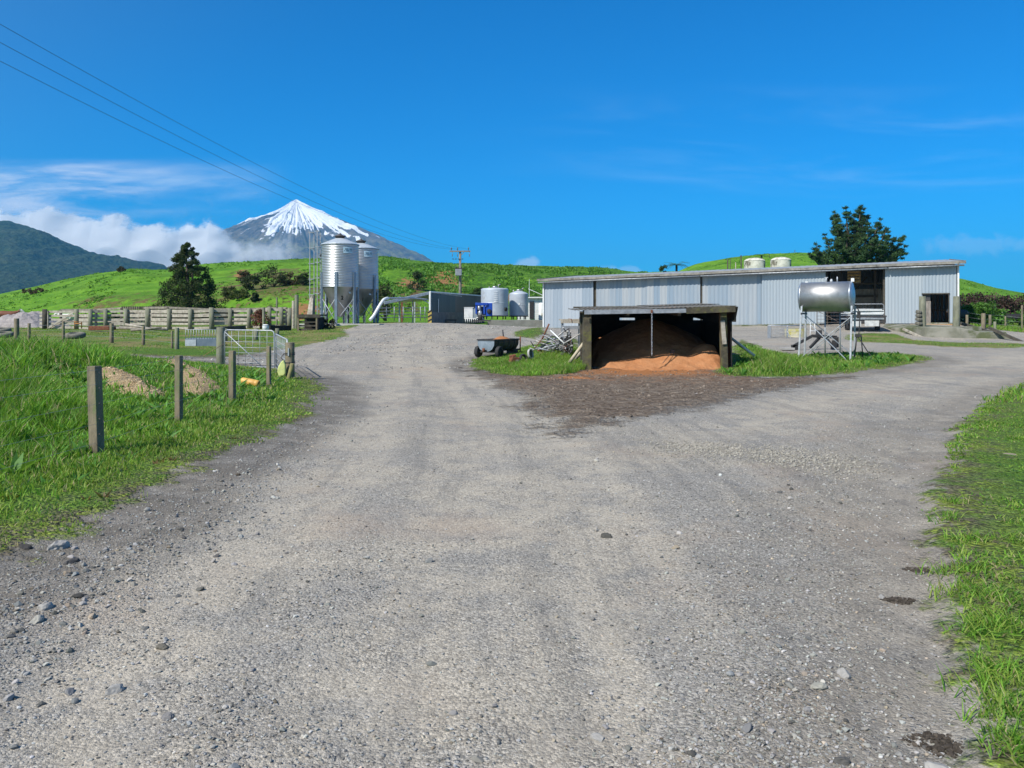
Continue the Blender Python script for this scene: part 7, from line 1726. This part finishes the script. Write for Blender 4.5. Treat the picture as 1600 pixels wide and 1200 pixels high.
# fence wires between near posts
wl_ = post_tops[:5]
for k, zf_ in enumerate((0.15, 0.36, 0.58, 0.80, 0.96)):
    pts = [(wl_[0][0] - 0.3, -1.0, 0.1 + zf_)] + [(p[0] + 0.06, p[1], p[2] + (p[3] - p[2]) * zf_) for p in wl_]
    tag(MB().tube(pts, 0.0013, 4).out('fence_wire', GALVD), ['lowest', 'second lowest', 'middle', 'second highest', 'top'][k] + ' thin wire of the near fence line', 'wire', 'wires of the near fence line')
# far row beyond the mound
FR = 'weathered posts of the fence beyond the mound'
for px_, pt, d, r, lb_ in [(26, 497.5, 35, 0.11, 'thick dark post at the far left beyond the mound'), (45.5, 505, 37, 0.07, 'slim post right of the thick far left post'), (99, 502, 36, 0.065, 'grey post in front of the board gate'), (174.5, 505, 35, 0.09, 'dark post in front of the stacked boards'), (224, 510, 33.5, 0.07, 'thin grey post below the timber pile'), (269, 517, 31.5, 0.05, 'short thin post left of the trough post'), (276.5, 512, 31.0, 0.09, 'mossy post at the left end of the trough'), (463.5, 461, 0, 0.12, 'tall post')][:7]:
    place_post(px_, pt, 0, d, r, lb_, False, FR, POSTG if px_ > 270 else POSTM, nails=False)
for k, zf_ in enumerate((0.35, 0.6, 0.85)):
    pts = [(p[0], p[1] - 0.05, p[2] + (p[3] - p[2]) * zf_) for p in post_tops[-7:]]; pts = [(pts[0][0] - 12, pts[0][1] + 2, pts[0][2])] + pts
    tag(MB().tube(pts, 0.004, 4).out('fence_wire', GALVD), ['lowest', 'middle', 'top'][k] + ' wire of the fence beyond the mound', 'wire', 'wires of the fence beyond the mound')
# short cut posts in the grass
o = place_post(150.5, 572, 0, 11.4, 0.055, 'short dark post end in the grass behind the nearest post', False, NP, DARKW, nails=False)
# ---- mesh gates at the left
def wire_gate(label, pa, pb_, h, nv, nh, brace=True):
    a = Vector(pa); c = Vector(pb_); w = (c - a).length; t = thing('galvanised_gate', label, 'gate', pa, math.atan2(c.y - a.y, c.x - a.x), 'galvanised mesh gates')
    dz = c.z - a.z; sh = lambda x: dz * x / w
    cc_ = 0.10; b = MB(); b.tube([(0, 0, 0), (0, 0, h - cc_), (cc_ * .3, 0, h - cc_ * .3), (cc_, 0, h), (w - cc_, 0, h + sh(w)), (w - cc_ * .3, 0, h - cc_ * .3 + sh(w)), (w, 0, h - cc_ + sh(w)), (w, 0, sh(w)), (0, 0, 0)], 0.020, 8); b.out('frame', GALVW, t)
    b = MB()
    for k in range(1, nh): b.tube([(0, 0, h * (k / nh) ** 1.15), (w, 0, h * (k / nh) ** 1.15 + sh(w))], 0.0075, 5)
    b.out('cross_wires', GALVW, t); b = MB()
    for k in range(1, nv): b.tube([(w * k / nv, 0, sh(w * k / nv)), (w * k / nv, 0, h + sh(w * k / nv))], 0.0075, 5)
    b.out('upright_wires', GALVD, t)
    if brace: b = MB(); b.tube([(0.02, -0.02, h - 0.06), (w * 0.76, -0.02, 0.02)], 0.014, 6); b.out('brace', GALVW, t)
    return t
g0 = (AT(351, 500, 24.0)[0], 24.0, AT(351, 572, 24.0)[2]); g1 = (AT(428.5, 500, 23.6)[0], 23.6, AT(428.5, 574, 23.6)[2])
wire_gate('wide galvanised mesh gate between big post and strainer', g0, g1, 56.5 / F * 24, 7, 7)
g2 = (AT(431, 500, 23.5)[0], 23.5, AT(431, 574, 23.5)[2]); g3 = (AT(449, 500, 20.0)[0], 20.0, AT(449, 592, 20.0)[2])
wire_gate('foreshortened mesh gate tied to the strainer post', g2, g3, 52 / F * 23.5, 10, 6, False)
# yellow feed bag and drum
yb = MB(); vs = []; 
bagp = [(-0.08, 0.0), (0.05, 0.01), (0.09, 0.07), (0.09, 0.28), (0.04, 0.42), (-0.03, 0.36), (-0.10, 0.24), (-0.12, 0.12)]
yb.prism(bagp, -0.04, 0.05, 'xz'); o = yb.out('feed_bag', pm('yellow_green_plastic', (0.62, 0.66, 0.26), (0.50, 0.54, 0.17), 5, 0.5), bevel=0.025); o.location = AT(441, 588, 19.35); tag(o, 'yellow green plastic bag slumped against the strainer post', 'bag')
yd = thing('yellow_drum', 'yellow orange plastic drum lying in the grass by the fence', 'drum', (AT(401, 601, 16.8)[0], 16.4, AT(401, 597.5, 16.4)[2])); yd.rotation_euler = (0, R(10), R(-8))
YM = pm('faded_orange_plastic', (0.72, 0.42, 0.10), (0.60, 0.33, 0.08), 5, 0.5, c3=(0.75, 0.52, 0.24), th=0.6)
MB().lathe([(0.02, -0.20), (0.065, -0.20), (0.075, -0.18), (0.078, -0.06), (0.070, -0.045), (0.078, -0.03), (0.078, 0.10), (0.07, 0.115), (0.078, 0.13), (0.075, 0.19), (0.05, 0.2), (0.05, 0.12), (0.0, 0.12)], 24, axis='x', caps=False).out('shell', YM, yd)
# ---- timber rail yard
ry = thing('rail_yard_fence', 'long weathered timber rail fence of the stock yards with round posts', 'fence', (0, 0, 0))
RP = [(61, 485, 509, 55.5), (70, 483, 513, 54), (119, 483, 514, 53.5), (141, 483, 515, 52.5), (165, 482.5, 513, 53), (197, 482, 513, 53), (230, 482, 514, 52.5), (264, 482.5, 515, 51.5), (297, 482.5, 517, 50.5), (331, 480.5, 516, 50), (360, 482, 514, 50.5), (389, 482, 516, 50), (421, 479, 512, 49.5), (440, 480, 511, 49.5), (452, 481, 511, 49.5)]
bay = []
for i, (px_, pt, pb_, d) in enumerate(RP):
    x = (px_ - 800) / F * d; z = gz(x, d); zt__ = CZ + (HOR - pt) / F * d; bay.append((x, d, z, zt__))
    if i in (0,): continue
    r = 0.17 if i in (1, 6, 9) else 0.14
    MB().tube([(x, d, z - 0.2), (x + random.uniform(-.03, .03), d, zt__)], [r, r * 0.93], 10).out('post', POSTG if i not in (1,) else DARKW, ry)
for i in range(len(bay) - 1):
    a, c = bay[i], bay[i + 1]; b = MB(); n_ = 5
    for k in range(n_):
        if i in (11, 12) and k in (1, 3): continue
        f0 = 0.10 + k * 0.20 + random.uniform(-0.012, 0.012); f1 = 0.10 + k * 0.20 + random.uniform(-0.012, 0.012); wd_ = random.choice([0.13, 0.15, 0.17, 0.22])
        top = 0.97
        b.beam((a[0] - 0.05, a[1] + 0.17, a[2] + (a[3] - a[2]) * f0 * top), (c[0] + 0.05, c[1] + 0.17, c[2] + (c[3] - c[2]) * f1 * top), 0.045, wd_)
    if i == 5:
        for k in range(8): b.beam((a[0] + (c[0] - a[0]) * (k + .5) / 8, a[1] + 0.24, a[2] + 0.2), (a[0] + (c[0] - a[0]) * (k + .5) / 8, a[1] + 0.24, a[3] - 0.1), 0.16, 0.03, (0, 1, 0))
    b.out('rails', TIMBERP, ry)
a, c = bay[1], bay[2]; b = MB(); b.beam((a[0] + 0.3, a[1] - 0.05, a[2] + 0.12), (c[0] - 0.1, c[1] - 0.05, c[3] - 0.18), 0.05, 0.13); b.beam((a[0] + 0.25, a[1] - 0.03, a[2] + 0.05), (a[0] + 0.25, a[1] - 0.03, a[3] - 0.15), 0.05, 0.12); b.out('gate_brace', TIMBERP, ry)
ry2 = thing('rear_rail_fence', 'second darker rail fence further back in the stock yards', 'fence', (0, 0, 0)); b = MB(); bp_ = MB()
rr2 = [(95, 484, 62), (150, 483.5, 62), (190, 481, 61), (262, 480, 60), (330, 483, 60), (400, 482, 60), (448, 481, 58)]
for i, (px_, pt, d) in enumerate(rr2):
    x = (px_ - 800) / F * d; z = gz(x, d); zt__ = CZ + (HOR - pt) / F * d
    MB().tube([(x, d, z - .2), (x, d, zt__)], 0.11, 8).out('post', DARKW, ry2)
    if i:
        for f_ in (0.98, 0.62, 0.3): b.beam((q_[0], q_[1], q_[2] + (q_[3] - q_[2]) * f_), (x, d, z + (zt__ - z) * f_), 0.05, 0.16)
    q_ = (x, d, z, zt__)
b.out('rails', TIMBER, ry2)
b = MB()
x0_, x1_ = AT(190, 481, 60.4)[0], AT(262, 481, 60.4)[0]
for k in range(22): 
    x = x0_ + (x1_ - x0_) * k / 21; b.box((x, 60.5, gz(x, 60.5) + 1.15), (0.10, 0.04, 0.9))
b.out('palings', DARKW, ry2)
# tall posts, leaning stakes, loading box
for px_, pt, d, r, lb_, lean in [(463.5, 460.5, 46.5, 0.13, 'tallest round post at the right end of the rail yards', 0), (458.5, 470, 47, 0.10, 'pale post beside the tallest yard post', 0), (489, 460.5, 47.0, 0.14, 'tall post behind the loading box with stakes leaning on it', 0), (432.5, 464.5, 52, 0.06, 'slim dark post standing behind the rails', 0), (412, 480, 48, 0.09, 'pale square gate post in the yards', 0)]:
    place_post(px_, pt, 0, d, r, lb_, False, 'tall posts at the right end of the yards', POSTG if px_ != 458.5 else TIMBERP, nails=False)
for k in range(7):
    a = AT(477 + k * 1.6, 495, 46.6 - 0.05 * k); c = AT(484.5 + k * 0.7, 463 + 1.2 * abs(k - 3), 46.85); a = (a[0], a[1], gz(a[0], a[1])); pole('leaning_stake', 'pale wooden stake leaning against the tall post', 'stake', a, c, 0.035, TIMBERP, 0.028, 'stakes leaning against the tall post')
lbx = thing('loading_box', 'dark timber loading box at the end of the rail yards', 'loading box', (AT(484, 517, 44.0)[0], 44.0, gz(AT(484, 517, 44.0)[0], 44.0))); kl = 44 / F
b = MB(); b.box((0, 0.6, 24.5 * kl), (36 * kl, 1.6, 0.09)); b.box((0, -0.2, 22.6 * kl), (36 * kl, 0.05, 0.14)); b.out('top', DARKW, lbx)
b = MB(); b.box((-1 * kl, 1.2, 11 * kl), (32 * kl, 0.05, 21 * kl)); b.box((0.5, 0.5, 10 * kl), (0.05, 1.4, 20 * kl)); b.out('board', BLW, lbx)
for x in (-17, 12): MB().box((x * kl, -0.15, 11 * kl), (0.10, 0.10, 22 * kl + 0.2)).out('leg', POSTM, lbx)
b = MB()
for k in range(3): b.box((-3 * kl, -0.05, (8 + k * 6) * kl), (26 * kl, 0.04, 0.09))
b.box((-2 * kl, 0.5, 1.5 * kl), (30 * kl, 1.2, 0.12)); b.out('slat', DARKW, lbx)
br_ = shrub('brush_pile', 'heap of dark brushwood behind the loading box', 'brush', 508, 515, 45.5, 1.6, 0.62, (0.03, 0.028, 0.018), None, 40, 0.12, 301, 16, mat=NEEDLE)
shrub('dead_bush', 'rust brown dead bush against the rails', 'bush', 407, 512, 48.8, 1.4, 1.15, (0.13, 0.045, 0.030), None, 60, 0.10, 302, 26, mat=NEEDLE)
# horizontal log rail seen behind the gate
hb_ = thing('hitching_rail', 'dark heavy timber beam on posts behind the gate', 'rail', (0, 0, 0))
b = MB(); a = AT(346, 514, 36); c = AT(382, 512, 37); b.beam(a, c, 0.24, 0.22); b.out('beam', DARKW, hb_)
b = MB(); a = AT(420, 513, 40); c = AT(453, 512.5, 41); b.beam(a, c, 0.26, 0.26); b.out('beam', BLW, hb_)
for px_, d in ((433, 40.2), (400, 36.5), (352, 36)): x = (px_ - 800) / F * d; MB().tube([(x, d, gz(x, d) - 0.1), (x, d, CZ + (HOR - 513) / F * d)], 0.11, 8).out('post', POSTG, hb_)
wb = thing('white_tub', 'small white plastic tub by the timber beam', 'tub', AT(415, 513, 39)); MB().lathe([(0.09, -0.12), (0.15, -0.1), (0.16, 0.15), (0.10, 0.2), (0.0, 0.2)], 18, caps=False).out('shell', WHITE, wb); MB().lathe([(0.165, 0.12), (0.17, 0.14), (0.165, 0.16)], 18, caps=False).out('rim', GALVD, wb)
# trough with feeder bars
tq = G(314, 542); tg = thing('calf_feeder', 'blue grey calf feeder trough with upright bars', 'feeder', (tq[0], tq[1], tq[2])); kt = tq[1] / F
b = MB(); b.prism([(-24 * kt, 0.0), (26 * kt, 0.0), (27 * kt, 13.5 * kt), (-25 * kt, 13.5 * kt)], 0.0, 0.85); b.out('tank', pm('blue_grey_tank', (0.10, 0.14, 0.19), (0.15, 0.19, 0.23), 3, 0.5), tg, bevel=0.02)
b = MB(); b.box((-16 * kt, -0.012, 6.5 * kt), (17 * kt, 0.02, 10 * kt)); b.out('pale_panel', pm('pale_grey_panel', (0.42, 0.46, 0.50), (0.33, 0.37, 0.41), 6, 0.6), tg)
b = MB(); b.tube([(-25 * kt, 0, 27 * kt), (27 * kt, 0, 27 * kt)], 0.012, 6)
for k in range(13): x = (-24 + k * 4.2) * kt; b.tube([(x, 0, 13 * kt), (x, 0, 27 * kt)], 0.011, 5)
b.out('upright_bars', GALVW, tg)
# logs, boards and tyres in the paddock
for i, (pa, pb_, d, r, lb_) in enumerate([((187, 512), (262, 515), 48, 0.10, 'long grey log lying in front of the rails'), ((196, 507), (240, 514), 47.5, 0.08, 'pale log across the long grey log'), ((205, 516), (252, 512), 47, 0.08, 'dark log in front of the timber pile')]):
    pole('fallen_log', lb_, 'log', AT(*pa, d), AT(*pb_, d - 0.3), r, TIMBER if i != 1 else TIMBERP, r * 0.7, 'old logs in the paddock')
tag(MB().beam(AT(144, 513, 49), AT(176, 512, 49), 0.9, 0.28).out('board_stack', RUST, bevel=0.03), 'rusty red stacked boards by the rails', 'boards')
of = thing('orange_frame', 'small orange steel frame standing in the paddock', 'frame', (AT(122, 513, 46)[0], 46, AT(122, 513.5, 46)[2])); b = MB(); k_ = 46 / F
b.tube([(-5.5 * k_, 0, 0), (-5.5 * k_, 0, 11 * k_), (5.5 * k_, 0, 11 * k_), (5.5 * k_, 0, 0)], 0.035, 6); b.tube([(-5.5 * k_, 0, 8 * k_), (5.5 * k_, 0, 8 * k_)], 0.03, 6); b.out('frame', pm('orange_paint', (0.50, 0.20, 0.04), (0.38, 0.15, 0.05), 4, 0.6), of)
for i, (px_, py_, d, rx, lb_) in enumerate([(6, 523, 36, 0.42, 'big tyre lying flat at the far left, lower one'), (3, 516.5, 37, 0.40, 'big tyre lying flat at the far left, upper one'), (118, 524, 33, 0.40, 'half buried tyre in front of the paddock')]):
    tyre('old_tyre', lb_, AT(px_, py_, d), (R(90) if False else R(8), 0, 0), rx, 0.24, pm('perished_rubber', (0.10, 0.095, 0.08)), 'old tyres in the paddock')
# gravel heap
n1_, n2_ = 90, 60; hx_ = np.linspace(-1, 1, n1_); hy_ = np.linspace(-1, 1, n2_); HX, HY = np.meshgrid(hx_, hy_); dgp = 60.0; cxg = (33 - 800) / F * dgp; wg = 2.9
prf = np.interp(HX, [-1, -0.5, -0.15, 0.35, 0.7, 1], [0, 0.42, 0.9, 1.0, 0.55, 0]) * np.sqrt(np.clip(1 - HY ** 2, 0, 1))
GX_ = cxg + HX * wg; GY_ = dgp + HY * 2.4; GZ_ = ground_z(GX_, GY_) - 0.05 + prf * 1.25 + (fbm(GX_ * 1.6, GY_ * 1.6, 4, 17) - 0.5) * 0.5 * prf + (fbm(GX_ * 7, GY_ * 7, 2, 18) - .5) * 0.1 * prf
tag(mesh_from('gravel_heap', np.c_[GX_.ravel(), GY_.ravel(), GZ_.ravel()], grid_faces(n1_, n2_), pm('heap_gravel', (0.38, 0.34, 0.32), (0.27, 0.24, 0.23), 3.5, 0.95, 0, 0.05, c3=(0.17, 0.12, 0.10), th=0.62), smooth=True), 'pinkish grey gravel heap at the left end of the rails', 'gravel heap')
# string stretched across the grass
a = AT(350, 537, 24); c = AT(318, 556, 18); pole('bracing_string', 'thin orange string tied to the big gate post', 'string', c, a, 0.008, pm('orange_string', (0.5, 0.28, 0.12)), None, None, 5)
# ================================================================== cattle
def cow(label, loc, rotz, c_body, c_face, scale=1.0, graze=False, seed=1):
    m, N, out = new_mat('cow_hide_%d' % seed)
    P = N('ShaderNodeTexCoord').outputs['Object']; sx = N('ShaderNodeSeparateXYZ', {0: P})
    f = N.ss(sx.outputs[0], 0.98, 1.03); bl = N.ss(sx.outputs[2], 0.62, 0.55); n = N.noise(P, 1.6, 3, 0.5)
    c = N.mix(f, c_body, c_face); c = N.mix(N.math('MULTIPLY', bl, N.ss(n, 0.45, 0.5)), c, c_face)
    bs = N('ShaderNodeBsdfPrincipled', {'Base Color': c, 'Roughness': 0.75}); N.l.new(bs.outputs[0], out.inputs[0])
    b = MB(); hz = 1.28 if not graze else 0.45
    b.tube([(-0.82, 0, 1.10), (-0.72, 0, 1.02), (-0.45, 0, 0.98), (0.0, 0, 0.90), (0.40, 0, 0.94), (0.62, 0, 1.02), (0.76, 0, 1.06)], [0.16, 0.28, 0.33, 0.37, 0.34, 0.26, 0.18], 16)
    b.tube([(0.60, 0, 1.10), (0.84, 0, 1.18 if not graze else 0.98), (1.02, 0, hz + 0.06)], [0.21, 0.15, 0.12], 12)
    b.tube([(0.96, 0, hz + 0.10), (1.12, 0, hz + 0.02), (1.32, 0, hz - 0.14), (1.38, 0, hz - 0.18)], [0.12, 0.13, 0.09, 0.07], 12)
    for s in (-1, 1):
        b.tube([(1.00, 0.08 * s, hz + 0.16), (1.0, 0.24 * s, hz + 0.14)], [0.05, 0.025], 6)
        b.tube([(0.50, 0.15 * s, 0.85), (0.52, 0.16 * s, 0.45), (0.50, 0.16 * s, 0.10), (0.52, 0.16 * s, 0.0)], [0.13, 0.07, 0.05, 0.06], 8)
        b.tube([(-0.58, 0.17 * s, 0.95), (-0.48, 0.18 * s, 0.62), (-0.66, 0.17 * s, 0.40), (-0.62, 0.17 * s, 0.05), (-0.60, .17 * s, 0.0)], [0.18, 0.10, 0.06, 0.05, 0.06], 8)
    b.tube([(-0.90, 0, 1.12), (-0.96, 0, 0.8), (-0.94, 0, 0.4)], [0.04, 0.025, 0.04], 6)
    b.lathe([(0.02, 0), (0.12, 0.05), (0.13, 0.15)], 10, (-0.38, 0, 0.56))
    o = b.out('cow', m); rm = o.modifiers.new('remesh', 'REMESH'); rm.mode = 'VOXEL'; rm.voxel_size = 0.028; rm.use_smooth_shade = True
    sm = o.modifiers.new('smooth', 'SMOOTH'); sm.iterations = 3
    o.location = loc; o.rotation_euler = (0, 0, rotz); o.scale = (scale,) * 3; return tag(o, label, 'cow')
def cpos(px, py, d): x = (px - 800) / F * d; return (x, d, gz(x, d))
cow('black cow with white face standing by the hedge', cpos(1583, 500, 57), R(172), (0.012, 0.011, 0.012), (0.72, 0.70, 0.66), 0.78, False, 1)
cow('red brown cow behind the gravel heap at the far left', cpos(13, 490, 72), R(12), (0.16, 0.05, 0.022), (0.60, 0.55, 0.48), 1.0, False, 2)
cow('black and white cow facing out beside the shed corner post', cpos(1499, 500, 52.5), R(200), (0.03, 0.03, 0.03), (0.75, 0.73, 0.70), 0.85, False, 3)
cow('white calf standing behind the rails at the left', cpos(104, 490, 70), R(185), (0.72, 0.69, 0.62), (0.75, 0.72, 0.66), 0.8, False, 4)
# fence right of the shed
RF = 'posts of the fence right of the shed'
rt = []
for px_, pt, d, r, lb_ in [(1511, 492, 50, 0.09, 'fence post nearest the shed on the right fence'), (1536.5, 489.5, 48, 0.13, 'thickest post of the right fence'), (1547, 492, 50, 0.09, 'post just right of the thickest post'), (1571, 494, 50, 0.05, 'thin post below the black cow'), (1597, 477, 49, 0.06, 'tall post at the right frame edge')]:
    place_post(px_, pt, 0, d, r, lb_, False, RF, POSTM, nails=False)
place_post(1554.5, 502.5, 0, 44.5, 0.08, 'short post in front of the right fence', False, RF, POSTG, nails=False)
for k, zf_ in enumerate((0.3, 0.6, 0.9)):
    pts = [(p[0], p[1], p[2] + (0.95) * zf_) for p in post_tops[-6:-1]]
    tag(MB().tube(pts, 0.005, 4).out('fence_wire', GALVD), ['lowest', 'middle', 'top'][k] + ' wire of the fence right of the shed', 'wire', 'wires of the right fence')
# ================================================================== cloud against the ranges
def cloud_bank():
    Dc = 3850.0; nx, nz = 520, 150
    px = np.linspace(-520, 500, nx); py = np.linspace(300, 440, nz); PXg, PYg = np.meshgrid(px, py)
    top_ = np.interp(PXg, [-520, -60, 20, 60, 100, 150, 185, 215, 250, 285, 310, 335, 352, 370, 400, 440, 480, 500], [318, 322, 324, 322, 336, 350, 341, 352, 347, 352, 343, 338, 348, 360, 362, 366, 380, 395])
    n = (fbm(PXg / 46, PYg / 34, 6, 71, 0.56) - 0.5) * 52 + (fbm(PXg / 15, PYg / 12, 4, 75, 0.6) - 0.5) * 16
    dens = (PYg - top_ + n) / (16.0 + 10 * sstep(PXg, 350, 400))
    thin = 1 - sstep(PXg, 345, 395) * 0.42 - sstep(PXg, 430, 500) * 0.3
    low = 1 - sstep(PYg, 400, 430) * sstep(PXg, 300, 350) * 0.7
    alpha = sstep(dens, -0.35, 1.3) * np.clip(thin, 0, 1) * low * sstep(px[None, :] * np.ones_like(PYg), -520, -400) * (1 - sstep(PXg, 450, 495))
    k = Dc / F; th_ = np.clip((PYg - top_ + (fbm(PXg / 60, PYg / 44, 2, 71) - 0.5) * 40 + 14) / 16.0, 0, 4) ** 0.6 * 40 * (0.75 + 0.5 * fbm(PXg / 42, PYg / 30, 2, 79, 0.5))
    X = (PXg - 800) * k; Z = CZ + (HOR - PYg) * k
    vf = np.stack([X, Dc - th_, Z], -1).reshape(-1, 3); vb = np.stack([X, Dc + th_ * 0.6 + 4, Z], -1).reshape(-1, 3)
    f = grid_faces(nx, nz); n0 = len(vf)
    m, N, out = new_mat('cloud_vapour')
    P = N('ShaderNodeNewGeometry').outputs['Position']; a = N('ShaderNodeAttribute', attribute_name='alpha').outputs['Fac']
    nn_ = N.noise(P, 0.010, 8, 0.65)
    al = N.ss(N.math('ADD', a, N.math('MULTIPLY', N.math('SUBTRACT', nn_, 0.5), 0.75)), 0.02, 0.80)
    al = N.math('MULTIPLY', al, N.math('MULTIPLY_ADD', a, 0.4, 0.6, clamp=True))
    di = N('ShaderNodeBsdfDiffuse', {'Color': (0.93, 0.94, 0.96)}); tl = N('ShaderNodeBsdfTranslucent', {'Color': (0.93, 0.94, 0.96)})
    mx = N('ShaderNodeMixShader', {0: 0.5}); N.l.new(di.outputs[0], mx.inputs[1]); N.l.new(tl.outputs[0], mx.inputs[2])
    tp = N('ShaderNodeBsdfTransparent'); m2 = N('ShaderNodeMixShader', {0: al}); N.l.new(tp.outputs[0], m2.inputs[1]); N.l.new(mx.outputs[0], m2.inputs[2]); N.l.new(m2.outputs[0], out.inputs[0])
    o = mesh_from('cloud', np.r_[vf, vb], np.r_[f, f[:, ::-1] + n0], m, smooth=True, attrs=dict(alpha=np.r_[alpha.ravel(), alpha.ravel() * 0.5]))
    tag(o, 'white cloud bank lying against the ranges', None, None, 'stuff')
cloud_bank()
# pieces that are separate things to the eye become parts of their own
def split_part(o):
    me = o.data; n = len(me.vertices); par = np.arange(n)
    ed = np.empty(len(me.edges) * 2, np.int32); me.edges.foreach_get('vertices', ed); ed = ed.reshape(-1, 2)
    while True:
        m = np.minimum(par[ed[:, 0]], par[ed[:, 1]]); old = par.copy(); np.minimum.at(par, ed[:, 0], m); np.minimum.at(par, ed[:, 1], m); par = par[par]
        if (par == old).all(): break
    ids = np.unique(par)
    if len(ids) < 2 or len(ids) > 90: return
    co = np.array([v.co[:] for v in me.vertices]); fs = [tuple(p.vertices) for p in me.polygons]; sm = [p.use_smooth for p in me.polygons]
    for k, i in enumerate(ids):
        sel = np.where(par == i)[0]; mp = {int(v): j for j, v in enumerate(sel)}; f = [(tuple(mp[v] for v in t_), s_) for t_, s_ in zip(fs, sm) if par[t_[0]] == i]
        nm = bpy.data.meshes.new(me.name); nm.from_pydata(co[sel].tolist(), [], [t_[0] for t_ in f]); nm.polygons.foreach_set('use_smooth', [t_[1] for t_ in f]); nm.update(); nm.materials.append(me.materials[0])
        c = o.copy(); c.data = nm; COL.objects.link(c)
    bpy.data.objects.remove(o)
SPLIT = {'agitator', 'lettering', 'cross_bar', 'motor', 'end_plate', 'pump_stand', 'end_wall', 'corner_trim', 'frame_post', 'fascia', 'gutter', 'vent_pipe', 'beam', 'legs', 'climbing_peg', 'bushing', 'saddle', 'stay_pipe', 'lifting_lug',
         'post', 'wall_post', 'brace', 'rear_brace', 'cross_brace', 'tail_panel', 'rafters', 'foundation', 'kerb_timber', 'edge_rail', 'rung', 'share', 'pump', 'body', 'inner_brace', 'gate_brace', 'stay', 'stripe'}
for o in [o for o in bpy.data.objects if o.type == 'MESH' and o.parent is not None and o.name.split('.')[0] in SPLIT]: split_part(o)
build_haze()
